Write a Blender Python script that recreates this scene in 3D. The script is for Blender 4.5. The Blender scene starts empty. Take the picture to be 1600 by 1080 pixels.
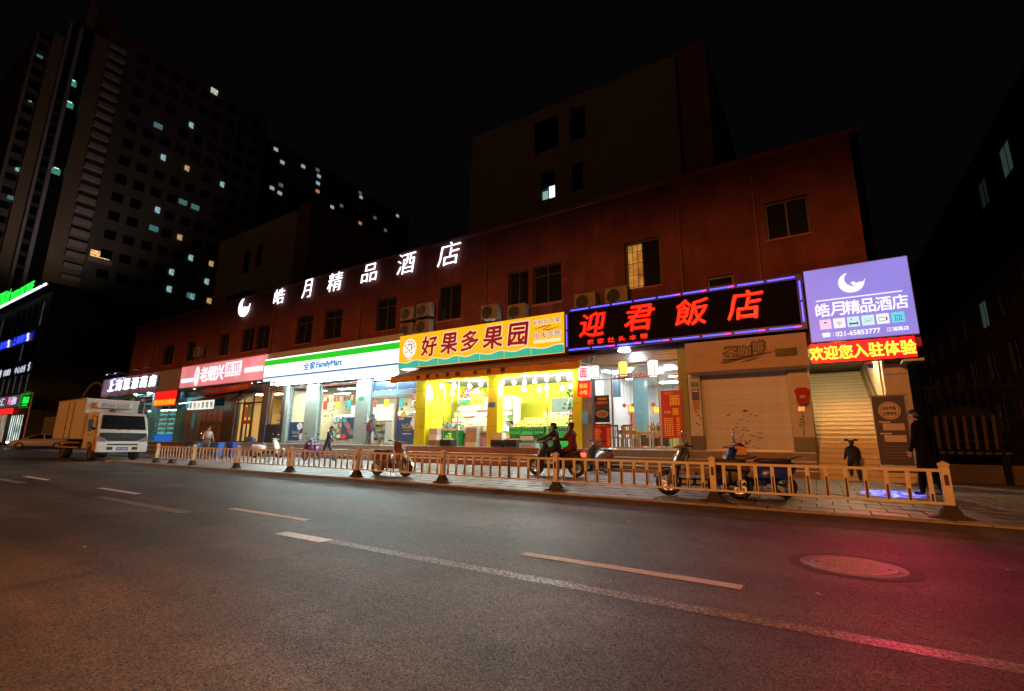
import bpy, bmesh, math, random
from mathutils import Vector, Matrix
from math import sin, cos, pi, radians as rad
random.seed(7)
S = bpy.context.scene
COL = S.collection
# ------------------------------------------------------------------ camera
cam_d = bpy.data.cameras.new('camera'); cam = bpy.data.objects.new('camera', cam_d); COL.objects.link(cam)
cam_d.sensor_width = 36; cam_d.lens = 737.56/1600*36; cam_d.clip_end = 3000; cam_d.clip_start = .05
yaw, pit, rol = rad(32.38), rad(11.614), rad(.6426)
fw = Vector((-sin(yaw)*cos(pit), cos(yaw)*cos(pit), sin(pit)))
up0 = Vector((sin(yaw)*sin(pit), -cos(yaw)*sin(pit), cos(pit))); ri0 = Vector((cos(yaw), sin(yaw), 0))
ri = cos(rol)*ri0 + sin(rol)*up0; up = -sin(rol)*ri0 + cos(rol)*up0
mw = Matrix((ri, up, -fw)).transposed().to_4x4(); mw.translation = (0, 0, 1.2)
cam.matrix_world = mw
S.camera = cam
# ------------------------------------------------------------------ night sky
W = bpy.data.worlds.new('World'); S.world = W; W.use_nodes = True
bg = W.node_tree.nodes['Background']; bg.inputs[0].default_value = (.5, .47, .5, 1); bg.inputs[1].default_value = .003
S.view_settings.view_transform = 'Standard'; S.view_settings.look = 'None'
S.view_settings.exposure = 0; S.view_settings.gamma = 1
S.cycles.use_denoising = True; S.cycles.max_bounces = 8; S.cycles.transparent_max_bounces = 12
S.cycles.sample_clamp_indirect = 4; S.cycles.caustics_reflective = False; S.cycles.caustics_refractive = False
# ------------------------------------------------------------------ materials
MC = {}
def M(name, c=None, rough=.6, metal=0, noise=.2, scale=6, bump=0, bscale=60, coat=0, wear=None, aniso=None):
    if name in MC: return MC[name]
    m = bpy.data.materials.new(name); MC[name] = m; m.use_nodes = True
    nt = m.node_tree; N = nt.nodes; L = nt.links; b = N['Principled BSDF']
    b.inputs['Roughness'].default_value = rough; b.inputs['Metallic'].default_value = metal
    b.inputs['Coat Weight'].default_value = coat
    tc = N.new('ShaderNodeTexCoord')
    vec = tc.outputs['Object']
    if aniso:
        mp = N.new('ShaderNodeMapping'); mp.inputs['Scale'].default_value = aniso; L.new(vec, mp.inputs[0]); vec = mp.outputs[0]
    col = None
    if noise:
        n = N.new('ShaderNodeTexNoise'); n.inputs['Scale'].default_value = scale; n.inputs['Detail'].default_value = 6; n.inputs['Roughness'].default_value = .65
        L.new(vec, n.inputs['Vector'])
        r = N.new('ShaderNodeMapRange'); r.inputs[1].default_value = .3; r.inputs[2].default_value = .7; r.inputs[3].default_value = 1-noise; r.inputs[4].default_value = 1+noise*.6
        L.new(n.outputs[0], r.inputs[0])
        oi = N.new('ShaderNodeObjectInfo'); rr = N.new('ShaderNodeMapRange'); rr.inputs[3].default_value = 1-noise*.35; rr.inputs[4].default_value = 1+noise*.35
        L.new(oi.outputs['Random'], rr.inputs[0])
        mu = N.new('ShaderNodeMath'); mu.operation = 'MULTIPLY'; L.new(r.outputs[0], mu.inputs[0]); L.new(rr.outputs[0], mu.inputs[1])
        mx = N.new('ShaderNodeMix'); mx.data_type = 'RGBA'; mx.blend_type = 'MULTIPLY'; mx.inputs[0].default_value = 1
        mx.inputs[6].default_value = (*c, 1); L.new(mu.outputs[0], mx.inputs[7]); col = mx.outputs[2]
        if wear:
            n2 = N.new('ShaderNodeTexNoise'); n2.inputs['Scale'].default_value = wear[1]; n2.inputs['Detail'].default_value = 8; n2.inputs['Roughness'].default_value = .75
            L.new(tc.outputs['Object'], n2.inputs['Vector'])
            r2 = N.new('ShaderNodeMapRange'); r2.inputs[1].default_value = wear[2]; r2.inputs[2].default_value = wear[2]+.08
            L.new(n2.outputs[0], r2.inputs[0])
            m2 = N.new('ShaderNodeMix'); m2.data_type = 'RGBA'; L.new(r2.outputs[0], m2.inputs[0]); L.new(col, m2.inputs[6]); m2.inputs[7].default_value = (*wear[0], 1); col = m2.outputs[2]
        L.new(col, b.inputs['Base Color'])
        rm = N.new('ShaderNodeMapRange'); rm.inputs[3].default_value = max(.03, rough-.12); rm.inputs[4].default_value = min(1, rough+.12); L.new(n.outputs[0], rm.inputs[0]); L.new(rm.outputs[0], b.inputs['Roughness'])
    else:
        b.inputs['Base Color'].default_value = (*c, 1)
    if bump:
        nb = N.new('ShaderNodeTexNoise'); nb.inputs['Scale'].default_value = bscale; nb.inputs['Detail'].default_value = 4; L.new(tc.outputs['Object'], nb.inputs['Vector'])
        bp = N.new('ShaderNodeBump'); bp.inputs['Strength'].default_value = bump; bp.inputs['Distance'].default_value = .02
        L.new(nb.outputs[0], bp.inputs['Height']); L.new(bp.outputs[0], b.inputs['Normal'])
    return m
def EM(name, c, s=1, rough=.35, vary=0, nee=True, vscale=1.5, base=None):
    """a lit (glowing) surface: sign face, lamp, screen, lit window"""
    if name in MC: return MC[name]
    m = bpy.data.materials.new(name); MC[name] = m; m.use_nodes = True
    nt = m.node_tree; N = nt.nodes; L = nt.links; b = N['Principled BSDF']
    bc = base or tuple(min(.8, x*.5) for x in c)
    b.inputs['Base Color'].default_value = (*bc, 1); b.inputs['Roughness'].default_value = rough
    b.inputs['Emission Color'].default_value = (*c, 1); b.inputs['Emission Strength'].default_value = s
    if vary:
        tc = N.new('ShaderNodeTexCoord'); n = N.new('ShaderNodeTexNoise'); n.inputs['Scale'].default_value = vscale; n.inputs['Detail'].default_value = 3
        L.new(tc.outputs['Object'], n.inputs['Vector'])
        r = N.new('ShaderNodeMapRange'); r.inputs[1].default_value = .3; r.inputs[2].default_value = .7; r.inputs[3].default_value = s*(1-vary); r.inputs[4].default_value = s*(1+vary); L.new(n.outputs[0], r.inputs[0]); L.new(r.outputs[0], b.inputs['Emission Strength'])
    if not nee: m.cycles.emission_sampling = 'NONE'
    return m
def GLASS(name, tint=(.95, .97, .96), refl=.9, rough=.02):
    if name in MC: return MC[name]
    m = bpy.data.materials.new(name); MC[name] = m; m.use_nodes = True
    nt = m.node_tree; N = nt.nodes; L = nt.links; N.remove(N['Principled BSDF'])
    t = N.new('ShaderNodeBsdfTransparent'); t.inputs[0].default_value = (*tint, 1)
    g = N.new('ShaderNodeBsdfGlossy'); g.inputs['Roughness'].default_value = rough; g.inputs[0].default_value = (refl, refl, refl, 1)
    lw = N.new('ShaderNodeLayerWeight'); lw.inputs[0].default_value = .5; pw = N.new('ShaderNodeMath'); pw.operation = 'POWER'; pw.inputs[1].default_value = 4; L.new(lw.outputs['Facing'], pw.inputs[0])
    f = N.new('ShaderNodeMapRange'); f.inputs[3].default_value = .03; f.inputs[4].default_value = .75; L.new(pw.outputs[0], f.inputs[0])
    x = N.new('ShaderNodeMixShader'); L.new(f.outputs[0], x.inputs[0]); L.new(t.outputs[0], x.inputs[1]); L.new(g.outputs[0], x.inputs[2]); L.new(x.outputs[0], N['Material Output'].inputs[0])
    return m
# ------------------------------------------------------------------ mesh building
class MB:
    def __init__(s): s.v = []; s.f = []; s.m = []; s.k = 0
    def add(s, vs, fs, mi=None):
        o = len(s.v); s.v += [tuple(v) for v in vs]
        for f in fs: s.f.append([i+o for i in f]); s.m.append(s.k if mi is None else mi)
        return s
    def mat(s, k): s.k = k; return s
    def box(s, x0, x1, y0, y1, z0, z1):
        return s.add([(x0,y0,z0),(x1,y0,z0),(x1,y1,z0),(x0,y1,z0),(x0,y0,z1),(x1,y0,z1),(x1,y1,z1),(x0,y1,z1)],
                     [(0,3,2,1),(4,5,6,7),(0,1,5,4),(1,2,6,5),(2,3,7,6),(3,0,4,7)])
    def obox(s, c, sz, rot=(0,0,0)):
        R = Matrix.Rotation(rot[2],3,'Z') @ Matrix.Rotation(rot[1],3,'Y') @ Matrix.Rotation(rot[0],3,'X')
        a, b, d = (q/2 for q in sz); c = Vector(c)
        vs = [c + R @ Vector(p) for p in ((-a,-b,-d),(a,-b,-d),(a,b,-d),(-a,b,-d),(-a,-b,d),(a,-b,d),(a,b,d),(-a,b,d))]
        return s.add(vs, [(0,3,2,1),(4,5,6,7),(0,1,5,4),(1,2,6,5),(2,3,7,6),(3,0,4,7)])
    def tube(s, pts, r, n=8, caps=True):
        pts = [Vector(p) for p in pts]; R = r if hasattr(r, '__len__') else [r]*len(pts); vs = []; fs = []
        pu = None
        for i, p in enumerate(pts):
            d = (pts[min(i+1, len(pts)-1)] - pts[max(i-1, 0)]).normalized()
            if pu is None:
                u = d.cross(Vector((0,0,1)));
                if u.length < .1: u = d.cross(Vector((0,1,0)))
            else: u = pu - d*pu.dot(d)
            u.normalize(); pu = u; w = d.cross(u)
            for k in range(n): a = 2*pi*k/n; vs.append(p + R[i]*(cos(a)*u + sin(a)*w))
        for i in range(len(pts)-1):
            for k in range(n): q = (k+1) % n; fs.append((i*n+k, i*n+q, (i+1)*n+q, (i+1)*n+k))
        if caps: fs.append(tuple(range(n))[::-1]); fs.append(tuple(range((len(pts)-1)*n, len(pts)*n)))
        return s.add(vs, fs)
    def ell(s, c, r, nu=10, nv=6, z0=-1, z1=1):
        r = r if hasattr(r, '__len__') else (r, r, r); vs = []; fs = []
        a0, a1 = math.asin(z0), math.asin(z1)
        for j in range(nv+1):
            a = a0+(a1-a0)*j/nv
            for i in range(nu): b = 2*pi*i/nu; vs.append((c[0]+r[0]*cos(a)*cos(b), c[1]+r[1]*cos(a)*sin(b), c[2]+r[2]*sin(a)))
        for j in range(nv):
            for i in range(nu): q = (i+1) % nu; fs.append((j*nu+i, j*nu+q, (j+1)*nu+q, (j+1)*nu+i))
        return s.add(vs, fs)
    def lathe(s, c, prof, n=16, axis='z'):
        vs = []; fs = []
        for r, h in prof:
            for i in range(n):
                a = 2*pi*i/n; p = (r*cos(a), r*sin(a), h)
                if axis == 'y': p = (p[0], p[2], p[1])
                if axis == 'x': p = (p[2], p[0], p[1])
                vs.append((c[0]+p[0], c[1]+p[1], c[2]+p[2]))
        for j in range(len(prof)-1):
            for i in range(n): q = (i+1) % n; fs.append((j*n+i, j*n+q, (j+1)*n+q, (j+1)*n+i))
        return s.add(vs, fs)
    def prism(s, poly, a, b, axis='y'):
        """poly in 2D extruded from a to b along axis; axis y: poly=(x,z), x: poly=(y,z), z: poly=(x,y)"""
        f = {'y': lambda p, t: (p[0], t, p[1]), 'x': lambda p, t: (t, p[0], p[1]), 'z': lambda p, t: (p[0], p[1], t)}[axis]
        n = len(poly); vs = [f(p, a) for p in poly] + [f(p, b) for p in poly]
        return s.add(vs, [tuple(range(n)), tuple(range(n, 2*n))[::-1]] + [(i, (i+1) % n, n+(i+1) % n, n+i) for i in range(n)])
    def loft(s, secs, cap=True):
        n = len(secs[0]); vs = [p for q in secs for p in q]; fs = []
        for j in range(len(secs)-1):
            for i in range(n): q = (i+1) % n; fs.append((j*n+i, j*n+q, (j+1)*n+q, (j+1)*n+i))
        if cap: fs += [tuple(range(n))[::-1], tuple(range((len(secs)-1)*n, len(secs)*n))]
        return s.add(vs, fs)
    def mesh(s, name, mats, smooth=False, org=(0,0,0)):
        me = bpy.data.meshes.new(name)
        me.from_pydata([(x-org[0], y-org[1], z-org[2]) for x, y, z in s.v], [], s.f)
        for m in (mats if isinstance(mats, (list, tuple)) else [mats]): me.materials.append(m)
        me.polygons.foreach_set('material_index', s.m)
        bm = bmesh.new(); bm.from_mesh(me); bmesh.ops.recalc_face_normals(bm, faces=bm.faces); bm.to_mesh(me); bm.free()
        if smooth: me.polygons.foreach_set('use_smooth', [True]*len(me.polygons))
        return me
    def build(s, name, mats, parent=None, smooth=False, bevel=0, org=None):
        o = org if org is not None else (ORG.get(root_of(parent).name, (0,0,0)) if parent else (0,0,0))
        ob = bpy.data.objects.new(name, s.mesh(name, mats, smooth, o)); COL.objects.link(ob)
        if parent: ob.parent = parent
        if bevel:
            bv = ob.modifiers.new('b', 'BEVEL'); bv.width = bevel; bv.segments = 2; bv.limit_method = 'ANGLE'
        return ob
ORG = {}
def root_of(o):
    while o.parent: o = o.parent
    return o
def tag(o, label=None, cat=None, group=None, kind=None):
    if label: o['label'] = label
    if cat: o['category'] = cat
    if group: o['group'] = group
    if kind: o['kind'] = kind
    return o
def thing(name, label, cat, loc=(0,0,0), group=None):
    """an Empty at the thing's base; its parts are given in world coordinates"""
    o = bpy.data.objects.new(name, None); COL.objects.link(o); o.location = loc; o.empty_display_size = .2
    ORG[o.name] = tuple(loc)
    return tag(o, label, cat, group)
def place(o, loc, rz=0):
    o.location = loc; o.rotation_euler = (0, 0, rz); return o
def link(me, name, parent, loc=(0,0,0), rot=(0,0,0), scale=(1,1,1)):
    ob = bpy.data.objects.new(name, me); COL.objects.link(ob); ob.location = loc; ob.rotation_euler = rot; ob.scale = scale
    if parent: ob.parent = parent
    return ob
def copy_tree(o, parent=None):
    c = o.copy(); COL.objects.link(c)
    if parent: c.parent = parent
    for ch in o.children: copy_tree(ch, c)
    return c
TC = {}
def text_pts(body, bold=0, shear=0, ext=.04, res=2):
    k = (body, bold, shear, ext)
    if k in TC: return TC[k]
    cu = bpy.data.curves.new('t', 'FONT'); cu.body = body; cu.offset = bold; cu.shear = shear; cu.extrude = ext; cu.resolution_u = res
    ob = bpy.data.objects.new('t', cu); COL.objects.link(ob); bpy.context.view_layer.update()
    dg = bpy.context.evaluated_depsgraph_get(); me = bpy.data.meshes.new_from_object(ob.evaluated_get(dg))
    v = [tuple(q.co) for q in me.vertices]; f = [tuple(p.vertices) for p in me.polygons]
    bpy.data.objects.remove(ob); bpy.data.curves.remove(cu); bpy.data.meshes.remove(me)
    TC[k] = (v, f); return v, f
def txt(mb, body, x0, x1, z0, z1, y, depth=.01, bold=0, shear=0, brush=0, normal='y'):
    """raised lettering that fits a rectangle of a wall facing -Y (or the ground / a wall facing +X)"""
    v, f = text_pts(body, min(0, bold), shear)
    ax = min(p[0] for p in v); bx = max(p[0] for p in v); ay = min(p[1] for p in v); by = max(p[1] for p in v); az = min(p[2] for p in v); bz = max(p[2] for p in v)
    vs = []
    for p in v:
        u = (p[0]-ax)/(bx-ax); w = (p[1]-ay)/(by-ay); d = (p[2]-az)/(bz-az)
        if brush:
            u, w = u + brush*(.6*sin(7*w+2*u+1) + .3*sin(19*w)), w + brush*(.7*sin(6*u+1.3) + .25*sin(17*u+2))
        if normal == 'y': vs.append((x0+u*(x1-x0), y-d*depth, z0+w*(z1-z0)))
        elif normal == 'z': vs.append((x0+u*(x1-x0), z0+w*(z1-z0), y+d*depth))
        elif normal == 'x': vs.append((y+d*depth, x0+u*(x1-x0), z0+w*(z1-z0)))
    if bold > 0:   # thicker strokes: the same glyph set side by side, each copy a hair behind the last
        b = bold*(z1-z0)*.9; o = vs
        for i, (du, dw) in enumerate(((-b,0),(b,0),(0,-b),(0,b))):
            k = .0006*(i+1)
            mb.add([(p[0]+du, p[1]+k, p[2]+dw) if normal == 'y' else (p[0]+du, p[1]+dw, p[2]-k) if normal == 'z' else (p[0]-k, p[1]+du, p[2]+dw) for p in o], f)
    return mb.add(vs, f)
def chars(body, x0, x1, z0, z1, y, m, parent, name='letter', depth=.02, bold=0, shear=0, brush=0, fill=.9, rise=0):
    n = len(body); p = (x1-x0)/n
    for i, ch in enumerate(body):
        if ch == ' ': continue
        a = x0+p*i+p*(1-fill)/2
        txt(MB(), ch, a, a+p*fill, z0+rise*i/n, z1+rise*i/n, y, depth, bold, shear, brush).build(name, m, parent)
def wall(mb, x0, x1, z0, z1, y, holes=(), depth=.25, axis='y'):
    """a wall sheet facing -Y (or facing +/-X) with openings and their reveals"""
    hs = [h for h in holes]
    xs = sorted({x0, x1, *[min(max(q, x0), x1) for h in hs for q in h[:2]]}); zs = sorted({z0, z1, *[min(max(q, z0), z1) for h in hs for q in h[2:4]]})
    P = (lambda u, w, d: (u, y+d, w)) if axis == 'y' else (lambda u, w, d: (y-d, u, w))
    for a, b in zip(xs, xs[1:]):
        for c, d in zip(zs, zs[1:]):
            mx, mz = (a+b)/2, (c+d)/2
            if any(h[0] < mx < h[1] and h[2] < mz < h[3] for h in hs): continue
            mb.add([P(a,c,0), P(b,c,0), P(b,d,0), P(a,d,0)], [(0,1,2,3)])
    for h in hs:
        a, b, c, d = h[:4]
        for p, q in (((a,c),(b,c)), ((b,c),(b,d)), ((b,d),(a,d)), ((a,d),(a,c))):
            mb.add([P(*p,0), P(*q,0), P(*q,depth), P(*p,depth)], [(0,1,2,3)])
    return mb
def frame(mb, x0, x1, z0, z1, y0, y1, t=.05, mul=(), tra=()):
    mb.box(x0, x0+t, y0, y1, z0, z1); mb.box(x1-t, x1, y0, y1, z0, z1); mb.box(x0+t, x1-t, y0, y1, z0, z0+t); mb.box(x0+t, x1-t, y0, y1, z1-t, z1)
    for u in mul: mb.box(u-t/2, u+t/2, y0, y1, z0+t, z1-t)
    for w in tra: mb.box(x0+t, x1-t, y0+.004, y1-.004, w-t/2, w+t/2)
    return mb
def lamp(name, kind, loc, power, color, size=.1, target=None, spot=None, blend=.5, parent=None):
    d = bpy.data.lights.new(name, kind); d.energy = power; d.color = color
    if kind == 'AREA': d.size = size
    else: d.shadow_soft_size = size
    if kind == 'SPOT': d.spot_size = rad(spot or 120); d.spot_blend = blend
    o = bpy.data.objects.new(name, d); COL.objects.link(o)
    o.location = loc
    if target: o.rotation_euler = (Vector(target)-Vector(loc)).to_track_quat('-Z', 'Y').to_euler()
    if parent:
        o.parent = parent; o.location = Vector(loc)-Vector(ORG.get(parent.name, (0,0,0)))
    return o
def modulate(m, scale, lo, hi, vec_scale, a=.35, b=.65, sharp=None):
    """multiply a material's colour by one more (stretched) noise: streaks, tyre polish, stains"""
    nt = m.node_tree; N = nt.nodes; L = nt.links; bs = N['Principled BSDF']; src = bs.inputs['Base Color'].links[0].from_socket
    tc = N.new('ShaderNodeTexCoord'); mp = N.new('ShaderNodeMapping'); mp.inputs['Scale'].default_value = vec_scale; L.new(tc.outputs['Object'], mp.inputs[0])
    if sharp:
        n = N.new('ShaderNodeTexVoronoi'); n.feature = 'DISTANCE_TO_EDGE'; n.inputs['Scale'].default_value = scale
        w = N.new('ShaderNodeTexNoise'); w.inputs['Scale'].default_value = 1.3; w.inputs['Detail'].default_value = 6; L.new(mp.outputs[0], w.inputs['Vector'])
        ad = N.new('ShaderNodeMix'); ad.data_type = 'RGBA'; ad.inputs[0].default_value = .22; L.new(mp.outputs[0], ad.inputs[6]); L.new(w.outputs['Color'], ad.inputs[7]); L.new(ad.outputs[2], n.inputs['Vector'])
    else:
        n = N.new('ShaderNodeTexNoise'); n.inputs['Scale'].default_value = scale; n.inputs['Detail'].default_value = 5; L.new(mp.outputs[0], n.inputs['Vector'])
    r = N.new('ShaderNodeMapRange'); r.inputs[1].default_value = a; r.inputs[2].default_value = b; r.inputs[3].default_value = lo; r.inputs[4].default_value = hi; L.new(n.outputs[0], r.inputs[0])
    x = N.new('ShaderNodeMix'); x.data_type = 'RGBA'; x.blend_type = 'MULTIPLY'; x.inputs[0].default_value = 1; L.new(src, x.inputs[6]); L.new(r.outputs[0], x.inputs[7]); L.new(x.outputs[2], bs.inputs['Base Color'])
# common materials
white_box = M('white_carton', (.75,.74,.7), .7, noise=.1)
white_paint = M('white_paint', (.72,.7,.66), .45, noise=.12)
black_rubber = M('black_rubber', (.02,.02,.02), .7, noise=.2)
dark_metal = M('dark_metal', (.05,.05,.055), .4, .6)
steel = M('steel', (.5,.5,.5), .3, 1)
chrome = M('chrome', (.7,.7,.7), .15, 1, noise=0)
grey_alu = M('grey_aluminium', (.35,.36,.37), .35, .7)
black_plastic = M('black_plastic', (.025,.025,.027), .35)
dark_glass = M('dark_window_glass', (.012,.014,.016), .06, noise=.1)
clear_glass = GLASS('clear_glass')
concrete = M('concrete', (.3,.29,.27), .85, noise=.25, bump=.3)
# ================================================================== GROUND
asphalt = M('asphalt', (.092,.082,.076), .45, noise=.45, scale=.35, bump=.7, bscale=150, wear=((.05,.048,.047), .8, .56))
nt = asphalt.node_tree
# aggregate: a fine light and dark speckle of stones in the binder
_N, _L = nt.nodes, nt.links; _b = _N['Principled BSDF']; _b.inputs['Specular IOR Level'].default_value = .5; _src = _b.inputs['Base Color'].links[0].from_socket
_tc = [n for n in _N if n.type == 'TEX_COORD'][0]
_v = _N.new('ShaderNodeTexVoronoi'); _v.inputs['Scale'].default_value = 105; _L.new(_tc.outputs['Object'], _v.inputs['Vector'])
_hs = _N.new('ShaderNodeSeparateColor'); _L.new(_v.outputs['Color'], _hs.inputs[0])
_mr = _N.new('ShaderNodeMapRange'); _mr.inputs[3].default_value = .05; _mr.inputs[4].default_value = 2.3; _L.new(_hs.outputs[0], _mr.inputs[0])
_mx = _N.new('ShaderNodeMix'); _mx.data_type = 'RGBA'; _mx.blend_type = 'MULTIPLY'; _mx.inputs[0].default_value = 1; _L.new(_src, _mx.inputs[6]); _L.new(_mr.outputs[0], _mx.inputs[7]); _L.new(_mx.outputs[2], _b.inputs['Base Color'])
_rg = _N.new('ShaderNodeMapRange'); _rg.inputs[3].default_value = .3; _rg.inputs[4].default_value = .7; _L.new(_hs.outputs[1], _rg.inputs[0]); _L.new(_rg.outputs[0], _b.inputs['Roughness'])
modulate(asphalt, 1.0, .55, 1.3, (.06,1.1,1)); modulate(asphalt, .3, .7, 1.2, (1,1,1), .44, .5); modulate(asphalt, .55, .72, 1, (1,1,1), 0, .009, True); modulate(asphalt, 2.2, .6, 1.05, (1,1,1), .28, .45)
MB().add([(-700,-300,-.03),(500,-300,-.03),(500,700,-.03),(-700,700,-.03)], [(0,1,2,3)]).build('ground', M('bare_ground', (.06,.055,.05), .9, noise=.3, scale=.5))['kind'] = 'structure'
road = MB().add([(-600,-24,0),(400,-24,0),(400,9.62,0),(-600,9.62,0)], [(0,1,2,3)]).build('road', asphalt); road['kind'] = 'structure'
side = MB().add([(-90,9.62,0),(-30.5,9.62,0),(-30.5,18.5,.0),(-57,18.5,0),(-57,90,0),(-90,90,0)], [(0,1,2,3,4,5)]).build('side_road', asphalt); side['kind'] = 'structure'
line_paint = M('worn_road_paint', (.8,.8,.77), .55, noise=.2, scale=14, wear=((.3,.29,.28), 26, .66))
faded_paint = M('ground_off_road_paint', (.62,.61,.59), .4, noise=.35, scale=9, wear=((.35,.34,.33), 16, .55))
for m_ in (line_paint,): m_.node_tree.nodes['Principled BSDF'].inputs['Specular IOR Level'].default_value = .75
for m_, lo, hi, sc in ((faded_paint, .30, .72, 40), (line_paint, .22, .42, 34)):   # paint flaked off down to the asphalt
    nt = m_.node_tree; n_ = nt.nodes.new('ShaderNodeTexNoise'); n_.inputs['Scale'].default_value = sc; n_.inputs['Detail'].default_value = 5; n_.inputs['Roughness'].default_value = .7
    t_ = nt.nodes.new('ShaderNodeTexCoord'); r_ = nt.nodes.new('ShaderNodeMapRange'); r_.inputs[1].default_value = lo; r_.inputs[2].default_value = hi
    nt.links.new(t_.outputs['Object'], n_.inputs['Vector']); nt.links.new(n_.outputs[0], r_.inputs[0]); nt.links.new(r_.outputs[0], nt.nodes['Principled BSDF'].inputs['Alpha'])
def dash(x0, x1, y, w, m, z=.004, name='lane_dash'):
    n = 9; vs = []
    for i in range(n+1):
        x = x0+(x1-x0)*i/n; j = .012*sin(i*2.3+x0); vs += [(x, y-w/2+j*.5, z), (x, y+w/2+j*.4, z)]
    MB().add(vs, [(2*i, 2*i+2, 2*i+3, 2*i+1) for i in range(n)]).build(name, m, road)
for k in range(-14, 8):
    x = -2.86+6.02*k; dash(x, x+2.2, 4.78, .15, line_paint)
dash(-6.09, -5.15, 3.96, .2, M('fresh_old_paint', (.75,.75,.73), .4, noise=.3, scale=12, wear=((.3,.3,.29), 30, .56)), name='worn_lane_line')
dash(-5.15, 12, 3.98, .16, faded_paint, name='worn_lane_line')
for k in range(6): dash(-12.7-9*k, -8.9-9*k, 4.08, .2, faded_paint, name='worn_lane_line')
# patched trench along the gutter and drain gullies
MB().add([(-29,8.9,.004),(14,8.9,.004),(14,9.3,.02),(-29,9.3,.02),(14,9.62,.1),(-29,9.62,.1)], [(0,1,2,3),(3,2,4,5)]).build('gutter_strip', M('gutter_concrete', (.09,.075,.06), .8, noise=.4, scale=2.5, bump=.3, wear=((.06,.05,.045), 2.2, .56)), road)
# ---- pavement, pavers and kerb
def pz(y): return .12+(y-9.8)*.018
pav = MB().add([(-30.5,9.62,.06),(16,9.62,.06),(16,18.4,pz(18.4)-.06),(-30.5,18.4,pz(18.4)-.06)], [(0,1,2,3)]).build('pavement', M('mortar_bed', (.16,.15,.145), .9, noise=.2)); pav['kind'] = 'structure'
MB().add([(-62,13.5,.05),(-30.5,13.5,.05),(-30.5,18.4,.14),(-62,18.4,.14)], [(0,1,2,3)]).build('apron', M('apron_concrete', (.2,.19,.18), .8, noise=.3, scale=1.2, bump=.2))['kind'] = 'structure'
paver_m = M('grey_pavers', (.19,.19,.185), .5, noise=.38, scale=2.2, bump=.25, bscale=90, wear=((.11,.105,.1), 1.7, .6))
P = .5
pm = MB()
pm.add([(-.243,-.243,-.05),(.243,-.243,-.05),(.243,.243,-.05),(-.243,.243,-.05),(-.238,-.238,0),(.238,-.238,0),(.238,.238,0),(-.238,.238,0)], [(4,5,6,7),(0,1,5,4),(1,2,6,5),(2,3,7,6),(3,0,4,7)])
pm = pm.mesh('paver', paver_m)
rest = MB(); cnt = 0
for j in range(14):
    for i in range(76):
        x = -26.6+P*i+(P/2 if j % 2 else 0); y = 10.06+P*j
        if x > 10.5: continue
        near = (j < 8 and -13.5 < x < 4.4)
        if near and cnt < 290:
            cnt += 1
            link(pm, 'paver', pav, (x, y, pz(y)+random.uniform(-.002,.003)), (rad(1.03)+random.uniform(-.004,.004), random.uniform(-.004,.004), random.choice((0, pi/2))))
        else:
            z = pz(y)+random.uniform(-.002,.003); a, b = .242, .018*.242
            rest.add([(x-a,y-a,z-b),(x+a,y-a,z-b),(x+a,y+a,z+b),(x-a,y+a,z+b),(x-a,y-a,z-.06),(x+a,y-a,z-.06),(x+a,y+a,z-.06),(x-a,y+a,z-.06)], [(0,1,2,3),(0,4,5,1),(1,5,6,2),(3,2,6,7),(0,3,7,4)])
rest.build('far_pavers', paver_m, pav)['kind'] = 'stuff'
km = MB().box(-.495,.495,-.06,.06,-.1,.125).mesh('kerb_stone', M('kerb_granite', (.36,.3,.22), .7, noise=.3, scale=4, bump=.25, wear=((.16,.13,.1), 3, .6)))
kerb = thing('kerb', None, None, (0,9.68,0)); kerb['kind'] = 'structure'
for i in range(43): link(km, 'kerb_stone', kerb, (-29.5+i+.003*random.random(), random.uniform(-.008,.008), random.uniform(-.004,.004)), (random.uniform(-.01,.01), 0, random.uniform(-.004,.004)))
# ---- manhole
iron = M('cast_iron', (.30,.29,.285), .55, .15, noise=.3, scale=8, bump=.15)
mh = thing('manhole_cover', 'round cast iron manhole cover in a sunken ring, lit pink on the asphalt', 'manhole cover', (.19,6.25,0))
q = .84; cx, cy = .19, 6.25
MB().lathe((cx,cy,0), [(.68*q,.003),(.64*q,.005),(.55*q,.006),(.545*q,.004)], 40).build('asphalt_collar', M('fresh_asphalt', (.075,.072,.07), .7, noise=.3, scale=20, bump=.4), mh, smooth=True)
MB().lathe((cx,cy,0), [(.545*q,.004),(.535*q,.009),(.505*q,.009),(.5*q,.003),(.49*q,.003),(.485*q,.009),(.465*q,.009),(.46*q,.003)], 40).build('ring', iron, mh)
MB().lathe((cx,cy,0), [(.45*q,.003),(.445*q,.011),(.42*q,.011),(.415*q,.007),(.33*q,.007),(.325*q,.010),(.31*q,.010),(.305*q,.006),(.0,.006)], 40).build('cover_plate', iron, mh)
mm = MB()
for i in range(9):
    u = -.24+.06*i; h = math.sqrt(max(.0, .285**2-u*u))
    for k in range(-4, 5):
        v = .065*k
        if abs(v) < h-.02: mm.box(cx+(u-.02)*q, cx+(u+.02)*q, cy+(v-.012)*q+(.02 if i % 2 else 0), cy+(v+.014)*q+(.02 if i % 2 else 0), .005, .0105)
mm.build('raised_grid', iron, mh)['kind'] = 'stuff'
for s in (-1, 1): MB().box(cx+s*.365*q-.02, cx+s*.365*q+.02, cy-.02, cy+.02, .0075, .0085).build('lifting_hole', M('hole_black', (.005,.005,.005), .9, noise=0), mh)
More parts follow.
